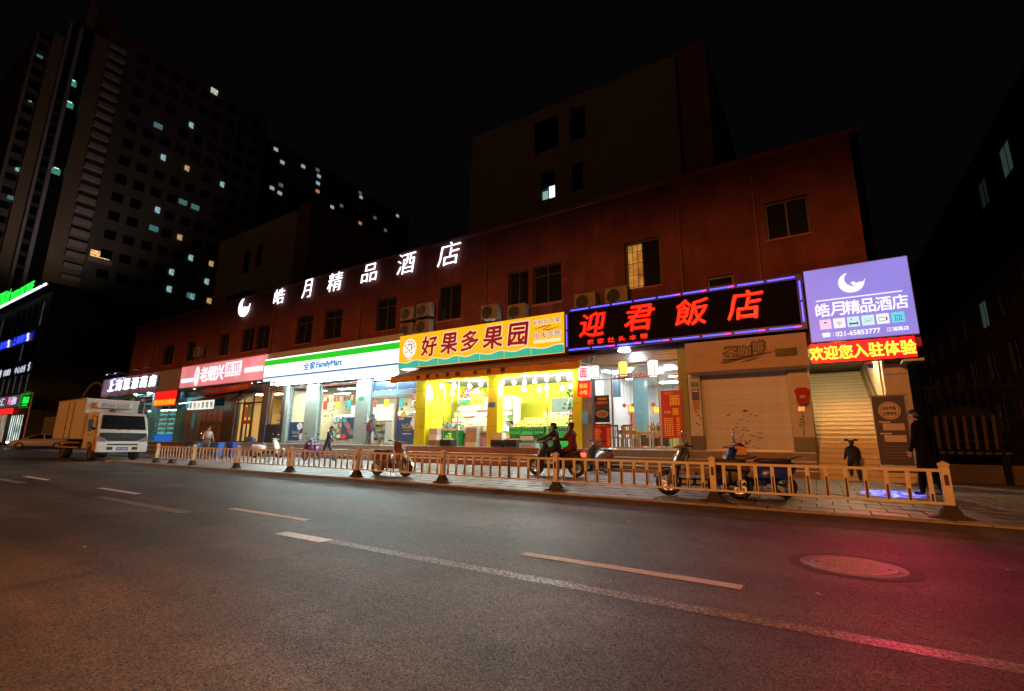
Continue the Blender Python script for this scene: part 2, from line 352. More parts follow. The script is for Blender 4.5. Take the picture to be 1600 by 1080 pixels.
# a few scraps of litter
def pz(y): return .12+(y-9.8)*.018
lt = None; rr = random.Random(17)
for k, (x, y, lab) in enumerate(((.35,15.6,'white paper scrap on the pavement near the hotel stairs'),(1.5,6.9,'pale leaf scrap on the road right of the manhole'),(-7.0,2.2,'small pale scrap on the road at lower left'),(-2.6,7.6,'tiny white scrap on the road left of the manhole'),(-.1,4.9,'tiny scrap on the road near the end of the lane dash'))):
    zz = pz(y)+.006 if y > 9.8 else .006
    t = thing('litter', lab, 'litter', (x,y,zz)); a = rr.uniform(0,3); u = Vector((cos(a),sin(a),.0))*.03; v = Vector((-sin(a),cos(a),.0))*.015; p = Vector((x,y,zz))
    MB().add([p-u-v, p+u-v+Vector((0,0,.012)), p+u+v+Vector((0,0,.004)), p-u+v+Vector((0,0,.014))], [(0,1,2),(0,2,3)]).build('scrap', M('litter_paper', (.6,.57,.5), .8), t)
# ---- two sodium street lamps on the near kerb, behind the camera
near = MB().box(-130,60,-34,-24,-.1,.12).build('near_pavement', concrete); near['kind'] = 'structure'
sodium = (1,.31,.06)
for x, nm, pw in ((-3.5,'sodium street lamp on the far side of the road behind the viewer',30000), (-40,'second sodium street lamp, across from the refrigerated truck',11500), (-78,'third sodium street lamp, across from the office building',9000)):
    t = thing('street_lamp', nm, 'street lamp', (x,-25.5,.12), 'street lamps along the opposite kerb')
    MB().tube([(x,-25.5,.1),(x,-25.5,7.2),(x,-25.2,8.6),(x,-24.2,9.4),(x,-22.6,9.7)], [.11,.08,.07,.06,.05], 10).build('pole', grey_alu, t, smooth=True)
    MB().box(x-.9,x+.9,-22.9,-21.3,9.62,9.68).build('cutoff_plate', grey_alu, t, bevel=.01); MB().box(x-.2,x+.2,-22.9,-21.7,9.68,9.82).build('lamp_head', grey_alu, t, bevel=.03)  # wide plate is added, unseen, to block the lamp's upward light
    MB().ell((x,-22.2,9.61), (.13,.3,.05), 12, 6, z1=0).build('lens', EM('sodium_lens', sodium, 30), t)
    lamp('sodium_light', 'SPOT', (x,-22.2,9.5), pw, sodium, .13, (x,-21.5,0), 178, .1, t)
t = thing('short_street_lamp', 'short sodium lamp close to the near lane, left of the viewer', 'street lamp', (-5.2,-3.4,0))
MB().tube([(-5.2,-3.4,0),(-5.2,-3.4,5.6),(-5.2,-3.0,5.95),(-5.2,-2.5,6.0)], [.08,.06,.05,.04], 8).build('pole', grey_alu, t, smooth=True); MB().lathe((-5.2,-2.3,5.9), [(.32,-.12),(.3,.0),(.12,.12),(0,.14)], 16).build('shade', grey_alu, t)
MB().ell((-5.2,-2.3,5.84), (.1,.1,.08), 10, 6).build('lens', EM('sodium_lens', sodium, 30), t); lamp('sodium_light', 'SPOT', (-5.2,-2.3,5.72), 1250, (1,.25,.03), .1, (-5.2,-1.9,0), 112, .7, t)
# ================================================================== GUARD RAIL along the kerb
rail_paint = M('cream_rail_paint', (.66,.6,.5), .45, noise=.16, scale=5, wear=((.3,.22,.15), 9, .66))
maroon = M('maroon_inlay', (.05,.012,.012), .5)
gr = thing('guard_rail', 'long low cream metal guard rail with balusters running along the kerb', 'guard rail', (-12,10.1,.12))
post_m = MB().box(-.055,.055,-.055,.055,.02,.79).mesh('post', rail_paint)
cap_m = MB().lathe((0,0,0), [(.0,.075),(.05,.05),(.088,.03),(.092,.0),(.06,-.012)], 4).mesh('cap', rail_paint)
foot_m = MB().prism([(-.1,.14),(.1,.14),(.14,.05),(.3,.0),(-.3,.0),(-.14,.05)], -.085, .085).box(-.075,.075,-.075,.075,.1,.2).mesh('foot', M('weathered_rubber_foot', (.04,.028,.02), .8, noise=.3))
slot_m = MB().box(-.026,.026,-.0575,-.0555,.50,.66).mesh('slot', maroon)
bal_m = MB().box(-.03,.03,-.013,.013,.36-.12,.83-.12).mesh('baluster', rail_paint)
NP = 9; PX = [1.66-3.41*i for i in range(NP)]
for i, x in enumerate(PX):
    p = link(post_m, 'post', gr, (x+12, 0, 0), (random.uniform(-.01,.01), random.uniform(-.012,.012), 0))
    c = link(cap_m, 'cap', p, (0,0,.80), (0,0,pi/4)); link(slot_m, 'slot', p)
    link(foot_m, 'foot', gr, (x+12, 0, pz(10.1)-.12), (0,0,random.uniform(-.05,.05)))
    if i == NP-1: continue
    a, b = PX[i+1]+12.055, x+12-.055
    MB().box(a,b,-.018,.018,.70,.745).build('top_rail', rail_paint, gr, org=(0,0,0)); MB().box(a,b,-.016,.016,.205,.24).build('bottom_rail', rail_paint, gr, org=(0,0,0))
    n = 12
    for k in range(n):
        bx = a+(b-a)*(k+.5)/n; q = link(bal_m, 'baluster', gr, (bx,0,0), (0,random.uniform(-.006,.006),0))
        u = (k+.5)/n*2-1; h = .08+.24*(1-u*u)
        MB().box(-.016,.016,-.0155,-.0132,.245,.245+h).build('inlay', maroon, q, org=(0,0,0))
f = link(foot_m, 'foot', gr, (PX[-1]+12+1.3, .12, 0), (0,0,.2))
# ================================================================== HOTEL BUILDING
red_wall = M('brick_red_render', (.15,.048,.045), .85, noise=.3, scale=1.1, bump=.12, bscale=30, wear=((.2,.055,.045), .5, .55))
modulate(red_wall, 1.6, .84, 1.06, (1.3,1.3,.14)); modulate(red_wall, .35, .8, 1.15, (1,1,1))
red_wall.node_tree.nodes['Principled BSDF'].inputs['Specular IOR Level'].default_value = .15
stone_dark = M('dark_stone_cladding', (.055,.05,.05), .35, noise=.3, scale=5)
hb = thing('hotel_building', 'long two storey hotel building with brick red walls above a row of shops', 'building', (-26,18,0))
WIN = [(-47.4,-45.6,7.4,9.1),(-43.2,-41.8,7.4,9.05),(-38.0,-36.7,7.4,9.1),(-34.9,-33.3,7.4,9.15),(-33.0,-31.4,7.4,9.15),(-28.3,-26.6,7.3,9.2),(-25.4,-23.7,7.3,9.2),
       (-20.7,-19.1,7.3,9.2),(-16.0,-14.5,7.3,9.2),(-11.65,-10.55,7.3,9.15),(-10.3,-8.85,7.35,9.2),(-5.95,-4.5,7.33,9.37),(-2.85,-1.95,6.9,7.3),(-.75,.57,8.3,9.72)]
mb = wall(MB(), -54.4, 2.18, 4.4, 11.55, 18, WIN, .3)
mb.box(-54.4,2.18,18.35,18.4,4.4,11.55); mb.box(1.95,2.18,18.0,30,3.9,11.55); mb.box(-54.4,-54.1,18.0,30,0,11.55); mb.box(-54.1,1.95,29.7,30,0,11.55); mb.box(-54.1,1.95,18.4,29.7,11.2,11.4)
mb.build('wall', red_wall, hb)
MB().box(-54.45,2.23,17.96,18.4,11.55,11.72).build('parapet_coping', M('coping_render', (.19,.055,.045), .85, noise=.25, scale=2), hb)
wf = M('dark_window_frame', (.06,.06,.065), .4, .3); sill_m = M('sill_render', (.24,.08,.06), .85)
warm_lit = EM('lit_room_warm', (1,.5,.1), .3, vary=.6, vscale=2.5, nee=False)
curt = M('grey_curtain', (.11,.105,.1), .9, noise=.35, scale=3, aniso=(6,1,.3))
for i, (a, b, c, d) in enumerate(WIN):
    m_ = (a+b)/2
    w = frame(MB(), a+.005, b-.005, c+.005, d-.005, 18.12, 18.19, .06, [m_] if b-a > 1 else [], [d-.5] if i in (5,6,7,10) else []).build('window', wf, hb)
    if i == 11:
        MB().box(a+.07,m_-.03,18.27,18.29,c+.06,d-.06).build('pane', warm_lit, w)
        MB().box(m_+.03,b-.07,18.15,18.16,c+.06,d-.06).build('pane', dark_glass, w)
        g = MB()
        for q in range(3): g.tube([(a+.12+.2*q,18.08,c+.02),(a+.12+.2*q,18.08,d-.1)], .012, 5)
        for q in range(4): g.tube([(a+.04,18.08,c+.1+.5*q),(m_,18.08,c+.1+.5*q)], .012, 5)
        g.build('window_bar', dark_metal, w)
    else:
        for u, v in (((a+.065, m_-.03), (m_+.03, b-.065)) if b-a > 1 else ((a+.065, b-.065),)) if b-a > 1 else (((a+.065, b-.065)),):
            MB().box(u,v,18.15,18.16,c+.065,d-.065).build('pane', dark_glass, w)
        if i in (7,8,10): MB().box(a+.07,a+.07+(b-a)*.4,18.2,18.22,c+.07,d-.07).build('curtain', curt, w)
    MB().box(a-.05,b+.05,17.93,18.0,c-.08,c).build('sill', sill_m, hb)
for x in (-49.5,-31.0,-22.0,-12.9,-3.7,-1.05):
    MB().tube([(x,17.94,6.6),(x,17.94,11.2),(x+.05,17.99,11.35)], .035, 6).build('drain_pipe', M('pipe_grey', (.12,.06,.055), .6), hb)
for a, b, z in ((-47,-41,6.95),(-30,-22,9.75),(-19,-12,9.6),(-9,-3,6.9)):
    MB().tube([(a+(b-a)*k/8, 17.98, z-.12*sin(pi*k/8)) for k in range(9)], .012, 4).build('wall_cable', black_plastic, hb)
# second storey floor, back rooms
MB().box(-54.1,1.95,18.4,29.7,4.36,4.44).build('floor_slab', concrete, hb)
# ---- air conditioners
ac_m = M('aged_ac_casing', (.2,.18,.155), .6, noise=.25, scale=4, wear=((.16,.12,.09), 5, .6))
def ac(x, z, lab, w=.95, h=.72):
    t = thing('air_conditioner', lab, 'air conditioner', (x,17.95,z), 'air conditioner units hung on the hotel wall')
    MB().box(x-w/2,x+w/2,17.5,17.86,z,z+h).build('casing', ac_m, t, bevel=.02)
    MB().lathe((x-.12,17.495,z+h/2), [(.29,-.005),(.29,.0),(.27,.004),(.05,.004),(0,.004)], 20, 'y').build('fan_opening', black_plastic, t)
    g = MB()
    for r in (.1,.17,.24): g.tube([(x-.12+r*cos(2*pi*k/16),17.48,z+h/2+r*sin(2*pi*k/16)) for k in range(17)], .006, 4)
    for k in range(6): g.tube([(x-.12,17.478,z+h/2),(x-.12+.28*cos(k*pi/3),17.478,z+h/2+.28*sin(k*pi/3))], .006, 4)
    g.build('fan_guard', grey_alu, t)
    for s in (-1, 1): MB().tube([(x+s*w*.38,18,z-.32),(x+s*w*.38,17.48,z-.02),(x+s*w*.38,18,z-.02)], .02, 5).build('bracket', dark_metal, t)
for x, z, lab in ((-17.75,7.5,'upper left unit of the four air conditioners above the fruit shop sign'),(-16.6,7.55,'upper right unit of the four air conditioners above the fruit shop sign'),
                  (-17.75,6.62,'lower left unit of the four air conditioners, half hidden by the yellow sign'),(-16.6,6.66,'lower right unit of the four air conditioners, half hidden by the yellow sign'),
                  (-12.4,6.85,'lone beige air conditioner under the wall left of the paired windows'),(-10.9,6.65,'air conditioner half behind the yellow sign, below the narrow window'),
                  (-7.55,6.62,'air conditioner behind the left end of the red letter sign'),(-6.2,6.66,'air conditioner above the red letter sign, left of the lit window'),
                  (-40.4,7.55,'air conditioner between two windows above the pink sign')):
    ac(x, z, lab)
# ---- rooftop channel letters
letter_white = EM('channel_letter_white', (.82,.88,1), 2.3)
hs = thing('hotel_letter_sign', 'glowing white channel letters and crescent moon mounted high on the red wall', 'sign', (-25,17.9,10.3))
for ch, a, b, c, d in (('皓',-31.15,-29.9,10.42,11.5),('月',-27.9,-26.85,10.38,11.6),('精',-25.25,-23.85,10.37,11.56),('品',-22.1,-20.75,10.42,11.5),('酒',-19.1,-17.7,10.35,11.55),('店',-16.1,-14.55,10.25,11.5)):
    txt(MB(), ch, a, b, c, d, 17.9, .05, -.012, .12, .012).build('letter', letter_white, hs)
def moon(mb, cx, cz, r, y0, y1):
    """crescent opening up and right, with a figure resting on its lower horn"""
    o = []
    for k in range(25): a = rad(112)+rad(250)*k/24; o.append((cx+r*cos(a), cz+r*sin(a)))
    for k in range(25):
        a = rad(-8)-rad(222)*k/24; o.append((cx+r*.30+r*.80*cos(a), cz+r*.34+r*.78*sin(a)))
    mb.prism(o, y0, y1)
    for dx, dz, rx, rz in ((.36,-.12,.26,.13),(.16,.02,.13,.16),(.6,-.1,.19,.16),(.76,-.02,.13,.10),(.05,.06,.07,.08)):
        mb.prism([(cx+r*(dx+rx*cos(2*pi*k/14)), cz+r*(dz-.14+rz*sin(2*pi*k/14))) for k in range(14)], y0-.003-.002*dx, y1)
    return mb
moon(MB(), -34.85, 10.8, .72, 17.8, 17.88).build('moon_emblem', letter_white, hs)
# ================================================================== BUILDINGS BEHIND
block_wall = M('grey_render', (.22,.26,.26), .95, noise=.2, scale=.7)
block_side = M('brown_render', (.16,.12,.10), .95, noise=.25, scale=.8)  # darker, browner render for the stair bays
bk = thing('upper_block', 'plain grey upper storeys with a pipe and one lit window, rising behind the roof', 'building', (-12,26,11))
BW = [(-14.9,-12.8,21.0,24.0,0),(-12.1,-10.9,21.0,24.0,0),(-14.28,-13.1,17.4,19.5,1),(-11.9,-11.1,17.35,19.4,0)]
BW = [(-14.8,-12.9,21.1,23.6,0),(-12.0,-10.9,21.1,23.6,0),(-14.28,-13.2,17.4,19.5,1),(-11.95,-11.15,17.4,19.4,0)]
mb = wall(MB(), -20.4, -5.0, 11.4, 24.25, 26, BW, .3); mb.box(-20.4,-20.1,26.3,40,11.4,24.25); mb.box(-20.1,-5.0,26.35,26.4,11.4,24.25); mb.box(-20.1,-3.2,39.7,40,11.4,24.25)
mb.build('wall', block_wall, bk)
MB().box(-4.75,-3.2,25.6,40,11.4,24.3).build('stair_bay', block_side, bk)
MB().box(-20.45,-4.78,25.95,40,24.25,24.42).build('parapet', block_wall, bk)
MB().tube([(-4.87,25.9,11.4),(-4.87,25.9,24.0)], .09, 8).build('down_pipe', dark_metal, bk)
lit_white = EM('lit_room_white', (.72,1,.95), 1.6, vary=.3, nee=False)
for a, b, c, d, l in BW:
    w = frame(MB(), a, b, c, d, 26.1, 26.16, .06, [(a+b)/2], [c+(d-c)*.75] if l else []).build('window', wf, bk)
    if l:
        MB().box(a+.07,b-.07,26.14,26.15,c+.95,d-.07).build('pane', dark_glass, w); MB().box(a+.07,(a+b)/2-.03,26.14,26.15,c+.07,c+.7).build('pane', EM('lit_pane_teal', (.45,.8,.72), .5, nee=False), w); MB().box((a+b)/2+.03,b-.07,26.14,26.15,c+.07,c+.95).build('pane', lit_white, w)
    else: MB().box(a+.07,b-.07,26.14,26.15,c+.07,d-.07).build('pane', dark_glass, w)
lb = thing('lower_block', 'smaller grey plastered block with two narrow windows behind the left part of the roof', 'building', (-50,26,11))
LBW = [(-52.2,-51.0,19.2,21.9),(-49.6,-48.6,19.6,22.2)]
mb = wall(MB(), -58, -42.4, 11.4, 24.4, 26, LBW, .3); mb.box(-58,-42.4,26.32,26.4,11.4,24.4); mb.box(-58,-57.7,26.4,38,11.4,24.4)
mb.build('wall', M('cool_grey_render', (.34,.40,.46), .95, noise=.2, scale=.6), lb)
MB().box(-42.2,-40.2,25.8,38,11.4,24.5).build('stair_bay', block_side, lb)
MB().tube([(-42.3,25.9,11.4),(-42.3,25.9,24.2)], .1, 6).build('down_pipe', dark_metal, lb)
for a, b, c, d in LBW:
    w = frame(MB(), a, b, c, d, 26.1, 26.16, .06, [(a+b)/2]).build('window', wf, lb); MB().box(a+.07,b-.07,26.14,26.15,c+.07,d-.07).build('pane', dark_glass, w)
# roof clutter
for x, y, w_, h_, lab in ((-44.5,23,3.5,3.2,'dark roof equipment housing beside the small grey block'),(-24,24,2.2,1.6,'low dark roof vent box behind the white letters')):
    t = thing('roof_unit', lab, 'roof unit', (x,y,11.4)); MB().box(x-w_/2,x+w_/2,y-1,y+1,11.4,11.4+h_).build('casing', dark_metal, t, bevel=.03)
    for q in range(4): MB().box(x-w_/2+.1,x+w_/2-.1,y-1.03,y-1.004,11.6+q*.34,11.8+q*.34).build('louvre', grey_alu, t)
# ---- apartment tower far left
tw = thing('apartment_tower', 'tall stepped apartment tower with pale pilasters and scattered lit windows', 'tower', (-146,35,0))
t_dark = M('tower_dark_wall', (.24,.19,.18), .8, noise=.2, scale=.2); t_brown = M('tower_tan_wall', (.42,.30,.2), .85, noise=.2, scale=.15); t_pale = M('tower_pale_wall', (.6,.55,.58), .8, noise=.2, scale=.2)
t_glass = M('tower_glass', (.02,.025,.028), .12)
MB().box(-190,-146,35.9,75,0,108).build('wall', t_dark, tw)
MB().box(-186,-146.6,31.9,35.9,0,106.5).build('balcony_stack_wall', t_brown, tw)
MB().box(-186,-146.0,29.2,31.9,0,103).build('tan_bay', t_brown, tw)
MB().box(-184,-147.5,26.9,29.2,0,101).build('glass_bay', t_glass, tw)
MB().box(-186,-146.2,26.2,26.9,0,102.6).build('pilaster', t_pale, tw); MB().box(-186,-146.2,24.3,24.8,0,102.6).build('pilaster', t_pale, tw)
MB().box(-186,-146.5,24.8,26.2,0,101.5).build('bay_wall', M('tower_mauve_wall', (.1,.085,.1), .8), tw)
MB().box(-186,-147.0,22.2,24.3,0,98).build('end_bay', t_brown, tw); MB().box(-186,-147.6,19.9,22.2,0,95).build('end_wall', t_dark, tw); MB().box(-186,-146.8,19.4,19.9,0,95.5).build('pilaster', t_brown, tw)
MB().box(-180,-149,27.5,34,106.5,113).build('roof_house', t_brown, tw)
bslab = MB().box(-147,-145.5,32.2,35.7,0,1.15).mesh('balcony', t_pale)
for k in range(10, 36): link(bslab, 'balcony', tw, (146,-35,2.9*k))
cool = EM('tower_lit_cool', (.5,.85,.9), .42, vary=.7, vscale=.9, nee=False); warm = EM('tower_lit_warm', (1,.6,.25), .42, vary=.6, vscale=.9, nee=False); pale_l = EM('tower_lit_pale', (.85,.9,.7), .5, vary=.5, nee=False); dim = EM('tower_lit_dim', (.2,.5,.5), .25, nee=False)
WD = {k: MB().box(-.15,.12,-w/2,w/2,-h/2,h/2).mesh('window', m) for k, m, w, h in (('d',M('tower_dead_window', (.012,.013,.016), .15),2.1,1.5),('c',cool,1.5,1.4),('w',warm,1.3,1.3),('p',pale_l,1.9,1.4),('m',dim,2.2,1.3))}
LIT = {(57.4,105.0):'p',(53,99):'m'}
def tower_lit(y, z, k, x=-145.95): link(WD[k], 'window', tw, (x+146, y-35, z))
WD = {k: MB().box(-.2,.15,-w/2,w/2,-h/2,h/2).mesh('window', m) for k, m, w, h in (('d',M('tower_dead_window', (.012,.013,.016), .15),2.3,2.2),('c',cool,1.05,1.6),('w',warm,1.1,1.5),('p',pale_l,1.9,1.7),('m',dim,2.0,1.4))}
LIT = [(57.5,106.0,'p'),(45.3,86.3,'m'),(53.0,91.4,'c'),(47.7,77.9,'c'),(53.7,77.8,'w'),(63.5,77.6,'c'),(54.1,67.3,'m'),(57.3,67.2,'m'),(48.5,62.4,'c'),(63.7,52.0,'w'),(58.2,51.9,'c'),(54.7,56.8,'w'),(48.4,56.9,'m'),(54.1,46.3,'c'),(63.2,46.3,'c'),(54.2,41.4,'c'),(60.0,40.9,'c'),(64.6,40.8,'w'),(59.7,41.0,'m')]
for y, z, k in LIT: tower_lit(y, z, k)
for f in range(13):
    for c_ in range(9):
        y, z = 39.6+3.9*c_, 41.1+5.17*f
        if all(abs(y-q[0]) > 2.6 or abs(z-q[1]) > 2.4 for q in LIT): tower_lit(y, z, 'd')
for y, z in ((27.3,87.8),(27.6,81.8),(27.9,63.9)):
    MB().box(-147.52,-147.42,y-.85,y+.75,z-1.1,z+.3).build('lit_pane', EM('stair_light_green', (.1,.55,.4), .35, vary=.6, nee=False), tw)
    MB().box(-147.45,-147.38,y-.5,y+.4,z+.32,z+.6).build('lit_pane', EM('stair_light_white', (.6,.95,.85), 1.0, nee=False), tw)
for i, (y, z) in enumerate(((21.2,90),(21.4,78.5),(21.6,75.6),(21.7,69.6),(22.0,60.9),(22.05,53.8))): link(WD['mcmdcm'[i]], 'window', tw, (146-147.5, y-35.3, z), (0,0,0), (1,.5,.6))
for f in range(18): link(WD['d'], 'window', tw, (-1.4, 21-35+.05, 38+3.4*f), (0,0,0), (1,.7,.6))
for f in range(22): MB().box(-146.55,-146.4,24.95,26.05,36+3*f,37.9+3*f).build('window', WD['d'].materials[0], tw)
glow = EM('lit_balcony_warm', (1,.55,.2), .9, vary=.8, vscale=2.5, nee=False)
MB().box(-146.2,-145.4,36.2,41.0,43.6,44.8).build('balcony', t_pale, tw); MB().box(-146.0,-145.95,36.6,40.5,44.9,46.6).build('lit_balcony_glass', glow, tw)
# ---- far towers along the side street
ft = thing('far_tower', 'distant unlit residential tower showing only a few small lit windows above the roof', 'tower', (-150,110,0))
MB().box(-190,-150,79,101,0,104).build('wall', t_dark, ft); MB().box(-190,-150.5,101,120,0,104.5).build('wing', t_dark, ft); MB().box(-190,-150,120,146,0,102.6).build('wing', t_dark, ft)
fl = {k: MB().box(-.1,.12,-.75,.75,-.6,.6).mesh('window', m) for k, m in (('c',EM('far_lit_cool', (.6,.85,.9), .42, nee=False)),('w',EM('far_lit_warm', (1,.45,.2), .4, nee=False)),('d',WD['d'].materials[0]),('x',EM('far_lit_faint', (.5,.55,.55), .16, nee=False)))}
FL = [(80.6,100.9,'c'),(83.4,97.4,'c'),(91.3,100.1,'c'),(97.2,101.8,'x'),(98.0,99.6,'c'),(97.9,96.6,'c'),(98.1,93.4,'w'),(83.9,88.8,'x'),(80.9,86.2,'c'),(83.8,85.7,'c'),(105.3,90.3,'c'),(109.4,92.7,'x'),(117.8,102.4,'x'),(118.4,100.7,'c'),(119.0,89.3,'w'),(138.6,101.0,'c'),(132.2,91.4,'x'),(126.0,94.6,'x'),(99.2,85.7,'x')]
for y, z, k in FL: link(fl[k], 'window', ft, (.02 if not 101 < y < 120 else -.48, y-110, z))
for f in range(7):
    for c_ in range(20):
        y, z = 81+3.3*c_, 82+3.0*f
        if all(abs(y-q[0]) > 2 or abs(z-q[1]) > 1.4 for q in FL): link(fl['d'], 'window', ft, (.02 if not 101 < y < 120 else -.48, y-110, z))
# ---- office building with green roof letters on the left
gb = thing('office_building', 'dark four storey office building with tall windows and a bright roof edge light', 'building', (-93,20,0))
g_wall = M('dark_brown_cladding', (.05,.045,.045), .6, noise=.2, scale=.5); g_frame = M('cladding_fin', (.09,.085,.085), .5)
GW = []
for k in range(14):
    x = -96.4-3.15*k
    for a, b in ((17.5,21.4),(12.6,15.4),(7.6,10.4)): GW.append((x-1.05,x+1.05,a,b))
mb = wall(MB(), -140, -92.6, 0, 23, 20, GW+[(-101.5,-93.6,.3,4.4),(-112,-102,.3,4.6)], .4); mb.box(-92.8,-92.6,20.0,62,0,23); mb.box(-140,-92.8,20.4,20.6,0,23)
mb.box(-140,-92.8,61.8,62,0,23)
mb.build('wall', g_wall, gb)
MB().box(-140,-92.5,19.3,62,23,23.5).build('roof_slab', g_frame, gb)
MB().box(-136,-95.4,19.15,19.3,23.1,23.4).build('edge_light', EM('roof_edge_led', (.85,.9,1), 2.2), gb)
MB().box(-94.6,-93.2,19.15,19.3,23.1,23.4).build('edge_light', EM('roof_edge_led', (.85,.9,1), 2.2), gb)
blind = M('blue_grey_blind', (.16,.2,.23), .7, noise=.3, scale=2); bl_lit = EM('blind_lit', (.16,.22,.24), .16, nee=False, vary=.5)
for i, (a, b, c, d) in enumerate(GW):
    w = frame(MB(), a, b, c, d, 20.2, 20.3, .07, [(a+b)/2]).build('window', dark_metal, gb)
    MB().box(a+.08,b-.08,20.24,20.26,c+.08,d-.08).build('pane', bl_lit if i % 3 == 2 or i % 7 == 0 else dark_glass, w)
    MB().box((a+b)/2-.9,(a+b)/2,20.32,20.34,c+.1,d-.2).build('blind', blind, w)
MB().box(-101.3,-93.8,20.3,20.36,.4,4.3).build('shop_window', EM('bright_shop_glass', (.75,.95,.85), .9, vary=.7, vscale=.8, nee=False), gb)
MB().box(-111.8,-102.2,20.3,20.36,.4,4.5).build('shop_window', EM('dim_shop_glass', (.5,.45,.3), .35, vary=.8, vscale=.7, nee=False), gb)
for k in range(8): MB().box(-101.2+1.05*k,-101.1+1.05*k,20.2,20.3,.3,4.4).build('mullion', dark_metal, gb)
gl = EM('neon_green', (.02,.95,.06), 1.3)
t = thing('green_roof_sign', 'bright green letters standing on the roof edge of the dark office building', 'sign', (-110,19.6,23.5))
chars('智慧树', -124, -114.6, 24.1, 26.6, 19.6, gl, t, bold=.05, fill=.95, rise=-.6); txt(MB(), 'WISDOM TREE', -113.8, -101.5, 23.8, 25.3, 19.6, .1, .05).build('letter', gl, t)
MB().box(-124,-101,19.65,19.7,23.5,23.9).build('support_rail', dark_metal, t)
t = thing('blue_sign', 'blue lit letter sign between the upper floors of the dark office building', 'sign', (-107,19.8,15.5))
nb = EM('neon_blue', (.03,.06,1), 1.6)
MB().box(-118,-97.2,19.85,19.95,15.4,16.9).build('panel', EM('blue_panel', (.005,.01,.35), .5), t)
chars('上海银行', -107.5, -100, 15.55, 16.75, 19.85, nb, t, bold=.03); chars('生活馆', -117.5,-110.5,15.55,16.75,19.85, nb, t, bold=.03)
for a in (-99.4,-109.6): MB().tube([(a+.5*sin(k*.9)*.5, 19.8, 15.5+.16*k) for k in range(8)], .12, 6).build('logo_mark', EM('logo_white', (.8,.85,1), 1.2), t)
t = thing('white_letter_sign', 'dark fascia with small white letters under the blue sign on the office building', 'sign', (-102,19.8,10.4))
MB().box(-112,-93.5,19.8,19.92,10.4,11.9).build('panel', M('sign_black', (.01,.01,.015), .5), t)
wl = EM('small_white_letter', (.75,.8,1), .8, nee=False)
chars('有氧健身', -108.6,-104.6,10.6,11.6,19.8, wl, t, bold=.02); chars('中心会所', -102.5,-97,10.6,11.6,19.8, wl, t, bold=.02)
MB().ell((-110.3,19.78,11.1), (.5,.1,.75), 10, 6).build('logo_mark', wl, t); MB().tube([(-95.4,19.78,10.6),(-95.0,19.78,11.2),(-95.6,19.78,11.3),(-95.1,19.78,11.8)], .1, 6).build('logo_mark', wl, t)
t = thing('grey_shop_sign', 'grey ground floor shop sign with white letters at the left edge', 'sign', (-106,19.6,5.4))
MB().box(-112,-101.9,19.5,19.7,5.5,7.15).build('panel', EM('grey_sign_panel', (.2,.15,.14), .35), t); chars('美食汇', -108.8,-102.6,5.8,6.9,19.5, wl, t, bold=.03)
MB().box(-112,-97.6,19.45,19.6,4.5,5.3).build('red_band', EM('led_red_band', (1,.02,.015), 1.3), t)
t = thing('pink_white_shop_sign', 'dark shop sign with pink and white lettering beside the green panel', 'sign', (-98,19.6,5.4))
MB().box(-101.7,-94.7,19.5,19.7,5.5,7.15).build('panel', EM('mauve_sign_panel', (.14,.1,.12), .4), t)
chars('玛', -100.9,-99.3,5.8,6.9,19.5, EM('pink_letter', (1,.2,.7), 1.2, nee=False), t, bold=.03); chars('丽咖', -99.1,-96.6,5.8,6.9,19.5, wl, t, bold=.03)
t = thing('green_shop_sign', 'plain green lit shop panel at the corner of the office building', 'sign', (-93,19.6,5.2))
MB().box(-94.5,-91.2,19.4,19.7,5.2,7.2).build('panel', EM('green_panel', (.01,.33,.03), .6, vary=.5, vscale=.5), t)
MB().box(-94.5,-91.2,19.36,19.4,5.2,5.28).build('trim', dark_metal, t)
t = thing('green_blade_sign', 'small green blade sign with green letters on a white bracket pole', 'sign', (-88,19,0))
MB().box(-90.3,-87.0,18.8,19,5.2,6.7).build('panel', M('sign_black', (.01,.01,.015), .5), t); chars('药店', -90.1,-87.3,5.6,6.5,18.8, gl, t, bold=.04); MB().box(-89.8,-87.8,18.77,18.8,5.3,5.42).build('underline', gl, t)
MB().tube([(-86.7,18.9,0),(-86.7,18.9,7.0),(-90.2,18.9,7.2)], .09, 6).build('bracket_pole', white_paint, t)
t = thing('arched_gateway', 'pale curved metal arch with dark infill behind the refrigerated truck', 'gate', (-82,24,0))
MB().tube([(-82.5+4.6*cos(a), 24, 4.6+4.0*sin(a)) for a in [pi*k/16 for k in range(17)]], .16, 6).build('arch', M('pale_arch_metal', (.4,.4,.42), .5), t)
for s in (-1, 1): MB().box(-82.5+s*4.6-.15,-82.5+s*4.6+.15,23.85,24.15,0,4.6).build('post', M('pale_arch_metal', (.4,.4,.42), .5), t)
for k in range(1, 8): MB().tube([(-87.1+1.15*k,24,0),(-87.1+1.15*k,24,4.6+3.9*sin(math.acos(max(-1,min(1,(-4.6+1.15*k)/4.6)))))], .04, 5).build('bar', dark_metal, t)
t = thing('side_street_fence', 'grey white panel fence closing the side street beside the office building', 'fence', (-90,22,0))
for k in range(12): MB().box(-93.5+.75*k,-92.85+.75*k,21.9,22.0,.2,4.0).build('panel', M('dull_white_panel', (.3,.27,.26), .7), t)
MB().box(-93.5,-84.6,22.01,22.08,3.5,3.6).build('rail', dark_metal, t)
